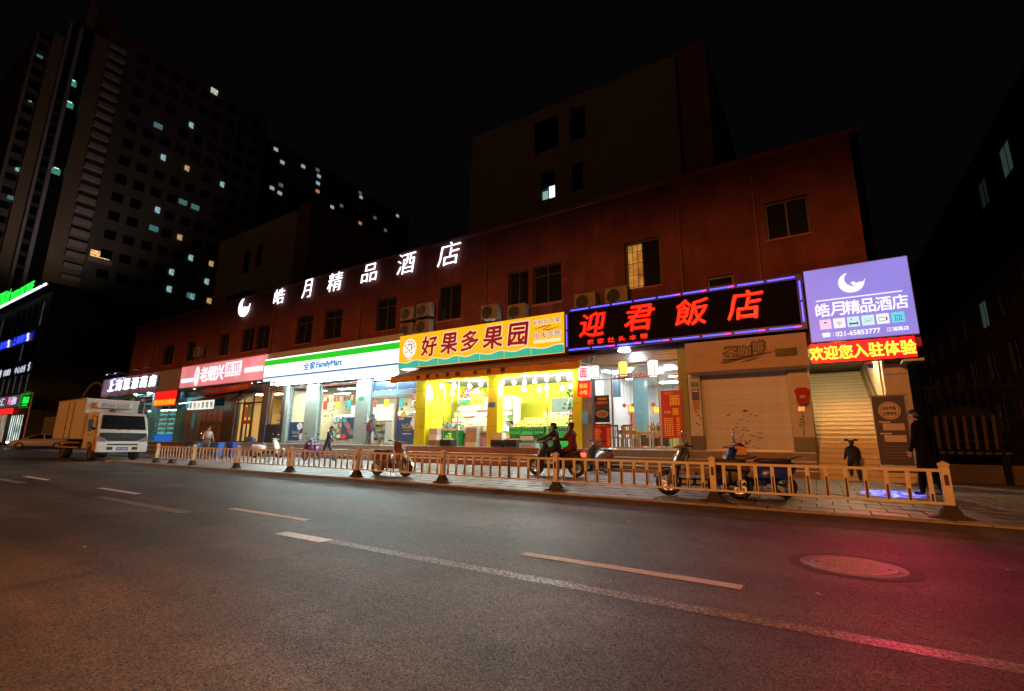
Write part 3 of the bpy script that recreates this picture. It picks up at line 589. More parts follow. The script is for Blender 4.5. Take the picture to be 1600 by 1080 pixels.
# ---- right hand building and iron fence
rb = thing('right_building', 'nearly black six storey building at the right with a few dim green lit windows', 'building', (10,26,0))
RW = []
for k in range(9):
    for f in range(5): RW.append((28.2+4.1*k, 29.9+4.1*k, 2.2+3.3*f, 4.0+3.3*f))
mb = wall(MB(), 25, 66, 0, 18.4, 10, RW, -.25, axis='x'); mb.box(10.25,30,25,25.2,0,18.4); mb.box(10.3,10.4,25.2,66,0,18.4); mb.box(9.9,30,24.9,66,18.4,18.7)
mb.build('wall', M('right_dark_wall', (.05,.038,.034), .9, noise=.25, scale=.6), rb)
rdim = EM('right_lit_green', (.28,.55,.38), .07, nee=False); rfaint = EM('right_lit_blue', (.1,.14,.15), .06, nee=False)
for i, (a, b, c, d) in enumerate(RW):
    w = MB()
    for u, v, p, q in ((a,b,c,c+.07),(a,b,d-.07,d),(a,a+.07,c,d),(b-.07,b,c,d),((a+b)/2-.03,(a+b)/2+.03,c,d)): w.box(10.08,10.14,u,v,p,q)
    w = w.build('window', dark_metal, rb)
    MB().box(10.10,10.12,a+.08,b-.08,c+.08,d-.08).build('pane', rdim if i in (17,40,9) else rfaint if i == 14 else dark_glass, w)
fe = thing('iron_fence', 'tall dark iron railing fence on a low wall in the unlit yard at right', 'fence', (5,19,.2))
MB().box(2.45,14,18.9,19.2,.2,.72).build('plinth', M('plinth_stone', (.08,.065,.05), .8, noise=.3, scale=3, bump=.2), fe)
irn = M('black_iron_paint', (.008,.007,.007), .8); irn.node_tree.nodes['Principled BSDF'].inputs['Specular IOR Level'].default_value = .15; bar_m = MB().tube([(0,0,0),(0,0,2.5)], .02, 6).add([(-.03,0,2.5),(.03,0,2.5),(0,0,2.68)], [(0,1,2)]).mesh('bar', irn)
for k in range(60): link(bar_m, 'bar', fe, (-2.4+.19*k, .05, .5))
for z in (.85,1.95,2.95): MB().box(2.55,14,19.0,19.05,z,z+.05).build('rail', irn, fe)
t = thing('slatted_rack', 'low tan slatted rack standing in the dark yard in front of the iron fence', 'rack', (3.6,18.3,.25))
tan = M('tan_wood', (.035,.022,.014), .7, noise=.3, scale=6)
for k in range(7): MB().obox((3.0+.2*k,18.3,1.62), (.07,.03,.95), (.12,0,0)).build('slat', tan, t)
for k in range(8): MB().box(2.92+.19*k,3.05+.19*k,18.0,18.22,1.02,1.09).build('plank', tan, t)
for z in (1.35,1.95): MB().box(2.9,4.4,18.34,18.38,z,z+.06).build('rail', irn, t)
for x in (2.98,4.3): MB().box(x-.03,x+.03,18.0,18.06,.25,1.02).build('leg', irn, t); MB().box(x-.03,x+.03,18.36,18.4,.25,2.1).build('leg', irn, t)
MB().prism([(3.1+.55+.62*cos(pi*k/10), 2.05+.3*sin(pi*k/10)) for k in range(11)], 18.3, 18.36).build('arched_top', irn, t)

# unseen lamp added on the office roof to brighten the tower
t = thing('added_tower_lamp', 'lamp box added on the office roof to brighten the tower face', 'light', (-120,30,23.5))
MB().box(-120.3,-119.7,29.6,30.4,23.6,24.1).build('housing', dark_metal, t, bevel=.03); MB().obox((-120.34,30,23.95), (.02,.7,.3), (0,-.5,0)).build('lens', EM('tower_lamp_lens', (1,.85,.75), 5), t)
lamp('flood_light', 'SPOT', (-120.6,30,24.3), 4800, (1,.78,.72), .3, (-146,25,85), 95, .9, t)
# ================================================================== SHOPS
FL_Z = 1.0
tile_floor = M('shop_floor_tile', (.5,.5,.48), .25, noise=.1, scale=2)
ceil_m = M('shop_ceiling', (.75,.75,.72), .8, noise=.05)
panel_light = EM('ceiling_light', (1,.97,.9), 34)
grey_step = M('grey_granite', (.30,.31,.29), .55, noise=.25, scale=7, bump=.1)
nosing_m = M('step_nosing', (.5,.5,.46), .5, noise=.2)
def steps(name, lab, x0, x1, mat, n=3, y0=16.75, z0=.2, z1=1.0, back=18.02, dy=.3):
    t = thing(name, lab, 'steps', ((x0+x1)/2, y0, z0))
    h = (z1-z0)/n
    for k in range(n):
        yb = y0+dy*k
        s_ = MB().box(x0,x1,yb,back if k == n-1 else y0+dy*(k+1)+.02,z0-.1 if k == 0 else z0+h*k-.02,z0+h*(k+1)-.03).build('step', mat, t, bevel=.008)
        MB().box(x0,x1,yb-.025,back if k == n-1 else y0+dy*(k+1)+.01,z0+h*(k+1)-.03,z0+h*(k+1)).build('nosing', nosing_m, s_, bevel=.006)
    return t
def room(t, x0, x1, y0, y1, z0, z1, wallm, floorm=None, lights=(), lw=.5, ll=1.2):
    MB().box(x0,x1,y1,y1+.1,z0,z1).build('back_wall', wallm, t)
    MB().box(x0-.04,x0,y0,y1,z0,z1).build('side_wall', wallm, t); MB().box(x1,x1+.04,y0,y1,z0,z1).build('side_wall', wallm, t)
    MB().box(x0,x1,y0-.1,y1,z0-.06,z0).build('floor', floorm or tile_floor, t); MB().box(x0,x1,y0,y1,z1,z1+.06).build('ceiling', ceil_m, t)
    for lx, ly in lights: MB().box(lx-ll/2,lx+ll/2,ly-lw/2,ly+lw/2,z1-.04,z1-.005).build('ceiling_light', panel_light, t)
PAL = {'pale': [(.75,.85,.85),(.5,.8,.8),(.8,.8,.7),(.3,.6,.6)], 'cool': [(.75,.78,.8),(.2,.4,.7),(.7,.15,.12),(.85,.8,.75),(.1,.45,.35),(.8,.7,.2)], 'warm': [(.85,.45,.1),(.8,.65,.25),(.7,.25,.1),(.9,.8,.5),(.5,.2,.08)], 'fruit': [(.85,.6,.1),(.85,.25,.08),(.6,.75,.15),(.85,.8,.6),(.75,.3,.35),(.4,.6,.2)]}
GM = {k: [M('goods_%s_%d' % (k, i), c, .5, noise=.1) for i, c in enumerate(v)] for k, v in PAL.items()}
def shelf(name, lab, x0, x1, y0, y1, z0, z1, n, pal, group=None, boxw=.14, frame_m=None, seed=1, lit=None):
    rnd = random.Random(seed); t = thing(name, lab, 'shelf', ((x0+x1)/2, (y0+y1)/2, z0), group)
    fm = frame_m or white_paint
    MB().box(x0,x1,y1-.03,y1,z0,z1).build('back_panel', fm, t); MB().box(x0-.03,x0,y0,y1,z0,z1).build('side_panel', fm, t); MB().box(x1,x1+.03,y0,y1,z0,z1).build('side_panel', fm, t)
    g = MB(); h = (z1-z0)/n
    for k in range(n):
        z = z0+h*k; MB().box(x0,x1,y0,y1-.03,z,z+.035).build('shelf_board', fm, t)
        x = x0+.03
        while x < x1-boxw:
            w = boxw*rnd.uniform(.6,1.3); hh = h*rnd.uniform(.45,.8); g.mat(rnd.randrange(len(GM[pal]))).box(x,x+w*.92,y0+.03,y1-.06,z+.036,z+.036+hh); x += w
    g.build('goods', GM[pal], t)['kind'] = 'stuff'
    if lit: MB().box(x0+.05,x1-.05,y0+.02,y0+.08,z1-.05,z1-.01).build('shelf_light', lit, t)
    return t
tube_lit = EM('fluorescent_tube', (.80,1,.97), 230)
down_lit = EM('downlight', (1,.95,.85), 14)
# ------------------------------------------------------------------ FAMILY convenience store
cs = thing('convenience_store', 'bright convenience store front with grey green pillars and wide windows under a green striped fascia', 'shop', (-22.6,18,1.0))
gg = M('grey_green_tile', (.24,.31,.285), .35, noise=.12, scale=3)
pil = [(-28.35,-28.0),(-26.25,-25.05),(-21.65,-20.62)]
for a, b in pil: MB().box(a,b,17.8,18.15,1.0,4.62).build('pillar', gg, cs, bevel=.01)
MB().box(-28.35,-17.0,17.82,18.12,4.62,4.93).build('lintel', gg, cs)
MB().box(-28.0,-26.25,17.86,18.1,1.0,1.14).build('plinth', grey_step, cs); MB().box(-25.05,-21.65,17.86,18.1,1.0,1.14).build('plinth', grey_step, cs)
cream = M('cream_wall', (.85,.78,.5), .7, noise=.06, scale=1)
room(cs, -28.3, -17.05, 18.3, 23.5, 1.0, 4.4, cream, lights=[(x,y) for x in (-27.2,-24.4,-22.6,-20,-18.2) for y in (19.3,21.2)], ll=1.4, lw=.35)
for a, b, mul in ((-28.0,-26.25,[]),(-25.05,-21.65,[])):
    w = frame(MB(), a+.01,b-.01,1.15,4.6,17.98,18.06,.07,mul).build('window', grey_alu, cs)
    MB().box(a+.08,b-.08,18.015,18.025,1.22,4.52).build('pane', clear_glass, w)
navy = M('navy_poster', (.012,.05,.13), .4, noise=.15, scale=2)
gold = M('gold_print', (.65,.5,.1), .5, noise=0); wprint = M('white_print', (.75,.78,.8), .5, noise=0); rprint = M('red_print', (.55,.06,.04), .5); brn = M('brown_print', (.25,.1,.05), .5); teal_p = M('teal_print', (.05,.4,.4), .5)
def blob(mb, x, z, rx, rz, y, n=12, w=.0, seed=0): 
    rn = random.Random(seed); return mb.prism([(x+rx*(1+w*rn.uniform(-1,1))*cos(2*pi*k/n), z+rz*(1+w*rn.uniform(-1,1))*sin(2*pi*k/n)) for k in range(n)], y-.004, y)
def poster(lab, x0, x1, z0, z1, y, m, cat='poster', group=None, name='poster', t=.012):
    o = thing(name, lab, cat, ((x0+x1)/2, y, z0), group); MB().box(x0,x1,y,y+t,z0,z1).build('sheet', m, o); return o
o = poster('dark blue cafe poster at the foot of the narrow store window', -27.85,-26.4,1.2,2.3,17.94,navy)
txt(MB(), 'ParCafé', -27.5,-26.75,1.58,1.78,17.94,.003).build('print', gold, o); blob(MB(), -26.75,2.05,.28,.22,17.94,w=.25,seed=3).build('print', wprint, o); blob(MB(), -26.6,1.4,.16,.2,17.94,w=.3,seed=5).build('print', wprint, o); MB().box(-27.4,-26.9,17.936,17.94,1.42,1.46).build('print', wprint, o)
o = poster('dark poster with red dishes behind the walking man', -22.85,-21.75,1.3,2.5,17.94,navy)
for k in range(9): blob(MB(), -22.6+.1*(k*7 % 8), 1.45+.11*k, .2, .14, 17.94-.003*(k+1), w=.3, seed=k).build('print', (rprint, brn, teal_p)[k % 3], o)
# hanging menu cards and stickers in the middle window
mc = thing('menu_banner', 'row of small brown menu cards strung across the middle store window', 'banner', (-23.3,18.2,3.4))
for k in range(10): x = -24.75+.31*k; MB().box(x,x+.22,18.2,18.21,3.42+.012*k,3.76+.012*k).build('card', (brn, M('tan_card', (.5,.3,.2), .6))[k % 3 == 1], mc)
MB().box(-24.9,-21.8,18.215,18.225,3.8,3.83).build('cord', brn, mc)
sk = MB()
rn = random.Random(4)
for k in range(16): blob(sk, -24.7+rn.uniform(0,1.0), 2.55+rn.uniform(0,.75), .045+.03*rn.random(), .05, 18.01-.0005*k, n=6, w=.3, seed=k)
sk.build('window_sticker', M('dark_sticker', (.07,.05,.05), .5), cs)['kind'] = 'stuff'
wb = thing('white_partition', 'white backlit partition board behind the middle store window', 'board', (-23.2,20.2,2.4)); MB().box(-24.95,-21.2,20.2,20.26,2.4,3.4).build('board', EM('backlit_white_board', (.85,.92,.85), .7), wb); MB().box(-24.95,-21.2,20.15,20.2,2.34,2.4).build('ledge', brn, wb)
shelf('snack_shelf', 'low shelf of orange snack packets behind the middle store window', -24.9,-22.95,19.2,19.6,1.0,2.35,4,'warm', seed=3)
shelf('drinks_shelf', 'shelf of mixed bright packages at the right of the middle store window', -22.9,-21.7,18.9,19.3,1.0,2.75,4,'cool', seed=8)
shelf('bread_shelf', 'amber lit bread shelf in the open doorway of the convenience store', -19.75,-18.65,19.0,19.5,1.0,2.7,5,'warm', boxw=.22, seed=11, lit=EM('amber_shelf_light', (1,.6,.2), 8))
shelf('wall_shelf', 'tall pale shelf along the back wall of the convenience store', -21.4,-17.3,22.9,23.4,1.0,3.2,6,'cool', seed=5)
shelf('cream_shelf', 'pale shelf seen through the narrow store window', -27.9,-25.8,22.0,22.5,1.0,2.9,5,'cool', seed=15)
for k, (a, b, y, h, pal) in enumerate(((-27.9,-25.2,21.2,2.5,'cool'),(-25.0,-22.2,20.6,2.2,'fruit'),(-22.0,-19.9,21.3,2.6,'cool'),(-18.6,-17.3,20.6,2.6,'fruit'))):
    shelf('gondola_shelf', ('leftmost','second','third','rightmost')[k]+' stocked gondola shelf standing inside the convenience store', a, b, y, y+.5, 1.0, 1.0+h-.6, 4, pal, 'gondola shelves in the convenience store', boxw=.16, seed=70+k, lit=EM('shelf_white_light', (.9,1,.95), 8))
pd = thing('price_posters', 'row of hanging coloured price posters above the convenience store shelves', 'posters', (-22.6,19.8,3.3))
for k in range(9): MB().box(-27.4+1.15*k,-26.95+1.15*k,19.9,19.91,3.2,3.75).build('poster_card', (rprint, M('yellow_print', (.8,.65,.05), .5), teal_p, white_box)[k % 4], pd)
# door section
dm = MB(); frame(dm, -20.6,-17.0,1.0,4.6,17.98,18.08,.08,[-18.62],[3.55]); dm.build('door_frame', grey_alu, cs)
MB().box(-20.5,-17.08,17.97,18.07,3.62,3.9).build('transom_box', M('slate_blue_metal', (.12,.22,.27), .4), cs)
MB().box(-20.5,-17.08,18.0,18.03,3.92,4.5).build('transom_poster', navy, cs)
txt(MB(), 'ParCafé', -19.5,-18.8,4.1,4.32,18.0,.003).build('transom_print', gold, cs)
MB().box(-20.3,-17.3,17.9,17.95,4.5,4.56).build('door_tube', tube_lit, cs)
for a, b in ((-20.52,-18.66),(-18.58,-17.08)):
    d_ = frame(MB(), a,b,1.02,3.5,18.02,18.06,.05).build('glass_door', grey_alu, cs); MB().box(a+.05,b-.05,18.035,18.045,1.07,3.45).build('pane', clear_glass, d_)
o = poster('dark blue cafe poster on the glass door beside the yellow pillar', -18.5,-17.1,1.08,2.42,17.97,navy)
txt(MB(), 'ParCafé', -18.1,-17.45,1.85,2.1,17.97,.003).build('print', gold, o); txt(MB(), 'COFFEE', -18.0,-17.5,1.72,1.78,17.97,.003).build('print', gold, o); blob(MB(), -17.3,2.15,.2,.3,17.97,w=.3,seed=9).build('print', wprint, o); MB().box(-18.05,-17.45,17.966,17.97,1.56,1.6).build('print', wprint, o); MB().box(-18.35,-18.0,17.966,17.97,2.32,2.36).build('print', wprint, o)
fs = thing('food_sticker_sheet', 'food picture stickers and text strips on the upper door glass', 'poster', (-17.9,17.98,2.4))
for k, (x, z, rx, rz, m) in enumerate(((-18.25,3.1,.17,.14,teal_p),(-17.9,3.1,.1,.1,brn),(-18.2,2.85,.09,.07,M('dark_sticker',(.07,.05,.05),.5)),(-18.05,2.6,.22,.15,gold),(-17.5,2.95,.07,.05,brn),(-17.25,3.05,.14,.22,M('dark_sticker',(.07,.05,.05),.5)))): blob(MB(), x, z, rx, rz, 17.99, w=.2, seed=k).build('sticker', m, fs)
MB().box(-17.33,-17.15,17.975,17.985,2.98,3.15).build('sticker', M('yellow_print', (.8,.65,.05), .5), fs)
for k in range(3): MB().box(-17.75,-17.3,17.985,17.99,2.5+.09*k,2.54+.09*k).build('strip', brn, fs)
o = poster('small red notice on the door glass beside the awning', -17.42,-17.06,3.28,3.72,17.9,M('red_notice', (.6,.08,.05), .5)); txt(MB(), '福', -17.38,-17.1,3.33,3.66,17.9,.003).build('print', wprint, o)
poster('small green number plate on the pillar between window and door', -21.4,-21.0,3.4,3.6,17.78,M('plate_green', (.02,.2,.08), .4), 'plate', name='plate')
steps('shop_steps', 'grey granite steps running along the convenience store and the dark door beside it', -35.6,-17.1,grey_step)
# fascia
f_ = thing('store_sign', 'long white lit fascia with a green band, thin blue line and blue lettering', 'sign', (-23.8,17.1,4.9))
WT = EM('fascia_white', (.93,.97,.95), 1.5); 
MB().box(-29.95,-17.72,17.12,17.5,4.86,6.34).build('box', M('fascia_back', (.3,.33,.33), .5), f_)
for i in range(8):
    a = -29.93+12.19*i/8; b = a+12.19/8-.008
    p = MB().box(a,b,17.10,17.118,5.15,5.9).build('white_panel', WT, f_)
MB().box(-29.93,-17.74,17.098,17.117,5.9,6.25).build('green_band', EM('fascia_green', (.0,.62,.02), .95), f_)
MB().box(-29.93,-17.74,17.10,17.117,6.25,6.33).build('white_edge', EM('fascia_edge', (.9,1,.95), 1.8), f_)
MB().box(-29.93,-17.74,17.098,17.117,5.06,5.15).build('blue_line', EM('fascia_blue', (.01,.2,.6), .6), f_); MB().box(-29.93,-17.74,17.10,17.117,4.87,5.06).build('lower_band', EM('fascia_pale', (.7,.92,1), 1.1), f_)
bl = EM('fascia_letter_blue', (.0,.28,.72), .75, nee=False)
txt(MB(), '全家', -25.75,-24.6,5.32,5.78,17.10,.012,.04).build('lettering', bl, f_); txt(MB(), 'FamilyMart', -24.5,-22.2,5.28,5.74,17.10,.012,.05).build('lettering', bl, f_)
MB().box(-30.0,-17.7,17.3,17.95,6.36,6.75).build('flashing', M('pale_metal_flashing', (.42,.46,.46), .4, .3), f_)
tb = thing('tube_lights', 'double row of white fluorescent tubes fixed under the white store fascia', 'light', (-23.5,17.4,4.7))
for k in range(8):
    x = -29.0+1.36*k
    for y, z in ((17.12,4.66),(17.42,4.76)): MB().tube([(x+.04,y,z),(x+1.3,y,z)], .028, 8).build('tube', tube_lit, tb)
    for y, z in ((17.12,4.66),(17.42,4.76)): MB().box(x-.02,x+.03,y-.03,y+.03,z-.03,z+.12).build('lamp_holder', white_paint, tb)
MB().box(-29.0,-18.1,17.5,17.52,4.6,4.86).build('tube_shield', white_paint, tb)  # plate added to keep the tubes' light off the lintel
# ------------------------------------------------------------------ FRUIT SHOP
fr = thing('fruit_shop', 'open fronted fruit shop with bright yellow pillars and walls', 'shop', (-12.5,18,1.0))
yel = M('yellow_tile', (.62,.60,.015), .3, noise=.1, scale=2); yel_w = M('yellow_wall', (.72,.72,.04), .6, noise=.06)
for a, b in ((-17.0,-16.3),(-12.55,-11.98),(-8.25,-7.88)):
    p = MB().box(a,b,17.72,18.2,1.0,4.7).build('pillar', yel, fr, bevel=.01)
    for z in (1.9,2.8,3.7): MB().box(a-.002,b+.002,17.717,17.719,z,z+.012).build('tile_joint', M('joint_dark', (.3,.2,.02), .8), p)
MB().box(-16.98,-7.9,17.78,18.2,4.15,4.7).build('lintel', yel, fr)
room(fr, -16.95, -7.95, 18.2, 22.5, 1.0, 4.5, yel_w, lights=[(x,y) for x in (-15.5,-13.7,-11,-9) for y in (19.2,21)], ll=1.5, lw=.4)
brown_step = M('brown_painted_ledge', (.24,.1,.05), .5, noise=.25, scale=5)
steps('fruit_shop_steps', 'reddish brown painted ledge and steps in front of the fruit shop', -17.05,-7.95,brown_step, y0=16.8)
MB().box(-14.5,-14.46,18.0,18.05,1.0,4.1).build('door_post', grey_alu, fr)
for x in (-15.4,-14.9): MB().box(x,x+.03,18.05,18.08,1.0,4.1).build('door_post', grey_alu, fr)
for x, y in ((-9.75,18.3),(-8.75,18.4)): MB().tube([(x,y,1.0),(x,y,3.6)], .03, 8).build('door_post', steel, fr)
w = MB().box(-11.6,-10.2,22.3,22.42,2.7,3.5).build('wall_picture', M('grey_green_picture', (.2,.28,.24), .4, noise=.4, scale=1.5), fr)
w = MB().box(-9.3,-8.5,22.3,22.42,2.8,3.5).build('wall_picture', M('grey_green_picture', (.2,.28,.24), .4, noise=.4, scale=1.5), fr)
shelf('fruit_shelf', 'tiered display of packed fruit along the left half of the fruit shop', -16.1,-12.7,20.2,20.9,1.0,3.5,6,'fruit', seed=21, lit=EM('shelf_white_light', (.9,1,.95), 8))
shelf('juice_shelf', 'shelf of green and yellow cartons behind the melons', -11.6,-8.3,21.4,21.9,1.0,2.75,4,'fruit', seed=22)
MB().box(-16.1,-14.9,20.1,20.18,3.2,3.42).build('price_board', EM('green_lit_board', (.05,.6,.1), .6, nee=False), fr)
bulb = EM('bare_led_bulb', (.95,1,.97), 280); cordm = black_plastic
rn = random.Random(9)
for k, x in enumerate((-16.05,-15.25,-14.4,-13.6,-12.9,-11.65,-11.1,-10.55,-10.0,-9.45,-8.9,-8.4)):
    t = thing('led_bulb', ('leftmost','second','third','fourth','fifth','sixth','seventh','eighth','ninth','tenth','eleventh','rightmost')[k]+' of the twelve bare bulbs under the fruit shop awning, counted from the left', 'light bulb', (x,17.55,3.95), 'bulbs hanging under the fruit shop awning')
    y = 17.6+.15*rn.random(); z = 3.78+.08*rn.random()
    MB().ell((x,y,z), (.075,.075,.085), 10, 8).build('globe', bulb, t, smooth=True); MB().tube([(x,y,z+.08),(x,y,z+.17)], .03, 8).build('cap', white_paint, t); MB().tube([(x,y,z+.17),(x,y,4.7)], .006, 4).build('cord', cordm, t)
for k, (x, y) in enumerate(((-15.6,18.9),(-14.9,19.3),(-14.0,18.9),(-13.2,19.2),(-11.3,18.9),(-10.7,19.3),(-10.1,18.9),(-9.5,19.3),(-8.9,18.9),(-8.4,19.3))):
    t = thing('led_bulb', ('first','second','third','fourth','fifth','sixth','seventh','eighth','ninth','last')[k]+' bulb from the left in the inner row inside the fruit shop', 'light bulb', (x,y,3.6), 'bulbs hanging inside the fruit shop')
    z = 3.62+.1*rn.random(); MB().ell((x,y,z), (.085,.085,.095), 10, 8).build('globe', bulb, t, smooth=True); MB().tube([(x,y,z+.09),(x,y,z+.18)], .03, 8).build('cap', white_paint, t); MB().tube([(x,y,z+.18),(x,y,4.5)], .006, 4).build('cord', cordm, t)
# fruit crates
melon = [M('yellow_melon', (.85,.62,.1), .45, noise=.15), M('pale_pear', (.8,.78,.4), .45, noise=.15), M('green_fruit', (.3,.6,.08), .4, noise=.2), M('red_fruit', (.6,.06,.06), .35, noise=.2), M('orange_fruit', (.85,.35,.03), .45, noise=.15)]
green_plastic = M('green_crate_plastic', (.02,.35,.08), .4, noise=.1); black_crate = M('black_crate_plastic', (.02,.022,.025), .45); white_box = M('white_carton', (.75,.74,.7), .7, noise=.1)
def crate(lab, x, y, z, w, d, h, cm, fi, rows, r, group=None, tilt=0, heap=2, name='fruit_crate'):
    t = thing(name, lab, 'crate', (x,y,z), group)
    b = MB(); b.box(x-w/2,x+w/2,y-d/2,y+d/2,z,z+.02)
    for s in (-1, 1): b.box(x-w/2,x+w/2,y+s*(d/2-.012)-.012,y+s*(d/2-.012)+.012,z+.02,z+h); b.box(x+s*(w/2-.012)-.012,x+s*(w/2-.012)+.012,y-d/2,y+d/2,z+.021,z+h-.002)
    b.build('crate_body', cm, t)
    if cm is not white_box:
        for k in range(4): MB().box(x-w/2+.06+k*(w-.1)/4,x-w/2+.03+(k+1)*(w-.1)/4,y-d/2-.006,y-d/2-.002,z+h*.25,z+h*.7).build('slot', black_crate if cm is not black_crate else M('hole_black', (.005,.005,.005), .9, noise=0), t)
    g = MB(); rr = random.Random(int(x*100)); nx = max(2, int(w*.95/(2*r))); ny = max(2, int(d*.95/(2*r)))
    for q in range(heap):
        for i in range(nx-q):
            for j in range(ny-q if ny-q > 0 else 1):
                g.ell((x-(nx-q-1)*r+2*r*i+rr.uniform(-.1,.1)*r, y-(ny-q-1)*r+2*r*j, z+h-r*.3+q*r*1.5), (r*.98,r*.98,r*rr.uniform(.9,1.05)), 8, 6)
    g.build('fruit', melon[fi], t, smooth=True)['kind'] = 'stuff'
    return t
for i in range(6): crate('green crate of yellow melons, %s in the row on the green stand' % ('leftmost','second from left','third from left','third from right','second from right','rightmost')[i], -11.55+.62*i, 18.9+.05*(i % 2), 1.62, .58, .8, .3, green_plastic, 0, 3, .095, 'crates of melons on the fruit stand', heap=2)
t = thing('fruit_stand', 'long green skirted stand carrying the melon crates', 'stand', (-10,18.9,1.0))
MB().box(-11.9,-8.1,18.55,19.35,1.55,1.62).build('top', green_plastic, t); MB().box(-11.85,-8.15,18.6,18.63,1.0,1.55).build('skirt', M('dark_green_cloth', (.02,.16,.07), .7, noise=.35, scale=3), t)
MB().box(-11.3,-10.6,18.57,18.59,1.3,1.5).build('paper_sign', M('brown_card', (.35,.25,.2), .8), t); MB().box(-9.45,-8.6,18.57,18.59,1.05,1.55).build('green_panel', EM('bright_green_banner', (.0,.5,.05), .35, nee=False), t)
for x in (-11.8,-8.2): MB().box(x-.03,x+.03,19.25,19.31,1.0,1.55).build('leg', steel, t)
for i in range(4): crate('open crate of pale green pears, %s on the left stand' % ('first','second','third','fourth')[i], -14.2+.55*i, 18.85, 1.72, .52, .7, .26, white_box, 1, 3, .075, 'crates of pears on the left stand', heap=3)
t = thing('fruit_tiers', 'stepped display of oranges, apples and green fruit filling the left half of the fruit shop', 'display', (-14.4,19.6,1.0))
for q in range(5):
    y0, z0 = 19.15+.2*q, 1.75+.3*q
    MB().box(-16.1,-12.65,y0,y0+.22,z0-.1,z0).build('tier_board', white_paint, t); MB().box(-16.1,-12.65,y0-.015,y0,z0-.12,z0+.05).build('tier_lip', white_box, t)
    for c_ in range(5):
        g = MB(); rr = random.Random(q*7+c_); x0 = -16.05+.68*c_
        for i in range(5):
            for j in range(2): g.ell((x0+.07+.13*i, y0+.06+.09*j, z0+.055+.05*j+rr.uniform(0,.03)), (.062,.062,.058), 8, 5)
        o = g.build('fruit', melon[(q*2+c_*3+1) % 5], t, smooth=True); o['kind'] = 'stuff'
        if (q+c_) % 3 == 0: MB().box(x0+.2,x0+.4,y0-.03,y0-.016,z0-.1,z0+.03).build('price_tag', M('yellow_print', (.8,.65,.05), .5), t)
t = thing('fruit_box_stack', 'stack of printed fruit cartons at the left yellow pillar of the fruit shop', 'cartons', (-15.9,18.0,1.0))
for k, (a, z, m) in enumerate(((-16.15,1.0,brn),(-16.1,1.28,white_box),(-16.12,1.56,M('pink_carton', (.6,.4,.35), .7)))): MB().box(a,a+.5,17.85,18.2,z,z+.27).build('carton', m, t, bevel=.008)
for k in range(9):
    t = thing('fruit_bag', ('first','second','third','fourth','fifth','sixth','seventh','eighth','ninth')[k]+' bundle along the back counter of the fruit shop, counted from the left', 'fruit bundle', (-11.4+.38*k,20.6,1.0), 'bundles along the back counter of the fruit shop')
    g = MB(); rr = random.Random(60+k)
    for i in range(12): g.ell((-11.4+.38*k+rr.gauss(0,.07),20.6+rr.gauss(0,.05),2.15+rr.random()*.25), (.06,.06,.055), 8, 5)
    g.build('fruit', melon[(k*3+2) % 5], t, smooth=True)['kind'] = 'stuff'; MB().box(-11.58+.38*k,-11.22+.38*k,20.4,20.8,1.0,2.1).build('counter_box', (white_box, green_plastic)[k % 2], t)
for nm, lab, x0, x1, y0, z0, r, mi in (('melon_pile','long heap of yellow melons behind the row of green crates',-11.75,-8.35,19.15,1.98,.088,0),('pear_pile','heap of pale green pears behind the white fruit cartons',-14.35,-12.65,19.05,2.0,.07,1)):
    t = thing(nm, lab, 'fruit heap', ((x0+x1)/2,y0,z0-.2)); MB().box(x0,x1,y0-.1,y0+.6,z0-.4,z0-.12).build('tray', green_plastic, t); g = MB(); rr = random.Random(5)
    for k in range(4):
        for i in range(int((x1-x0)/(2*r))): g.ell((x0+r+2*r*i+(r if k % 2 else 0), y0+.11*k+rr.uniform(-.02,.02), z0-.06+r*1.35*k), (r*.98,r*.98,r*rr.uniform(.9,1.08)), 8, 6)
    g.build('fruit', melon[mi], t, smooth=True)['kind'] = 'stuff'
t = thing('pear_stand', 'white draped stand under the pear crates in the left half of the fruit shop', 'stand', (-13.4,18.9,1.0))
MB().box(-14.5,-12.6,18.55,19.2,1.64,1.72).build('top', white_box, t); MB().box(-14.45,-12.65,18.6,18.63,1.0,1.64).build('skirt', M('magenta_white_print', (.5,.2,.3), .7, noise=.6, scale=4), t)
t = thing('green_display_bin', 'bright green display bin with white rim near the left yellow pillar', 'bin', (-15.2,18.5,1.0))
MB().prism([(-15.75,1.0),(-14.75,1.0),(-14.65,1.75),(-15.85,1.75)], 18.3, 18.9).build('body', green_plastic, t); MB().box(-15.9,-14.6,18.26,18.95,1.75,1.82).build('rim', white_paint, t); MB().box(-15.78,-15.7,18.26,18.3,1.0,1.75).build('rim_post', white_paint, t)
g = MB(); rr = random.Random(2)
for k in range(40): g.mat(k % 3).ell((-15.25+rr.uniform(-.5,.5),18.6+rr.uniform(-.25,.25),1.85+rr.uniform(0,.25)), (.1,.08,.06), 6, 4)
g.build('packets', [white_box, M('blue_pack', (.2,.4,.7), .4), M('green_pack', (.2,.5,.15), .5)], t)['kind'] = 'stuff'
crate('black crate of leafy green vegetables on the ledge of the fruit shop', -14.55, 17.45, 1.0, .62, .45, .3, black_crate, 2, 2, .085, heap=3)
crate('dark wire crate with a white box on top by the middle yellow pillar', -11.65, 17.4, 1.0, .6, .42, .3, black_crate, 1, 2, .07, heap=1)
crate('empty looking black crate right of the dark wire crate', -10.95, 17.4, 1.0, .6, .42, .32, black_crate, 3, 2, .06, heap=1)
t = thing('carton', 'white carton standing on the dark crate by the middle yellow pillar', 'carton', (-11.65,17.42,1.38)); MB().box(-11.9,-11.4,17.25,17.6,1.36,1.62).build('box', white_box, t); MB().box(-11.9,-11.4,17.4,17.44,1.62,1.625).build('tape', brn, t)
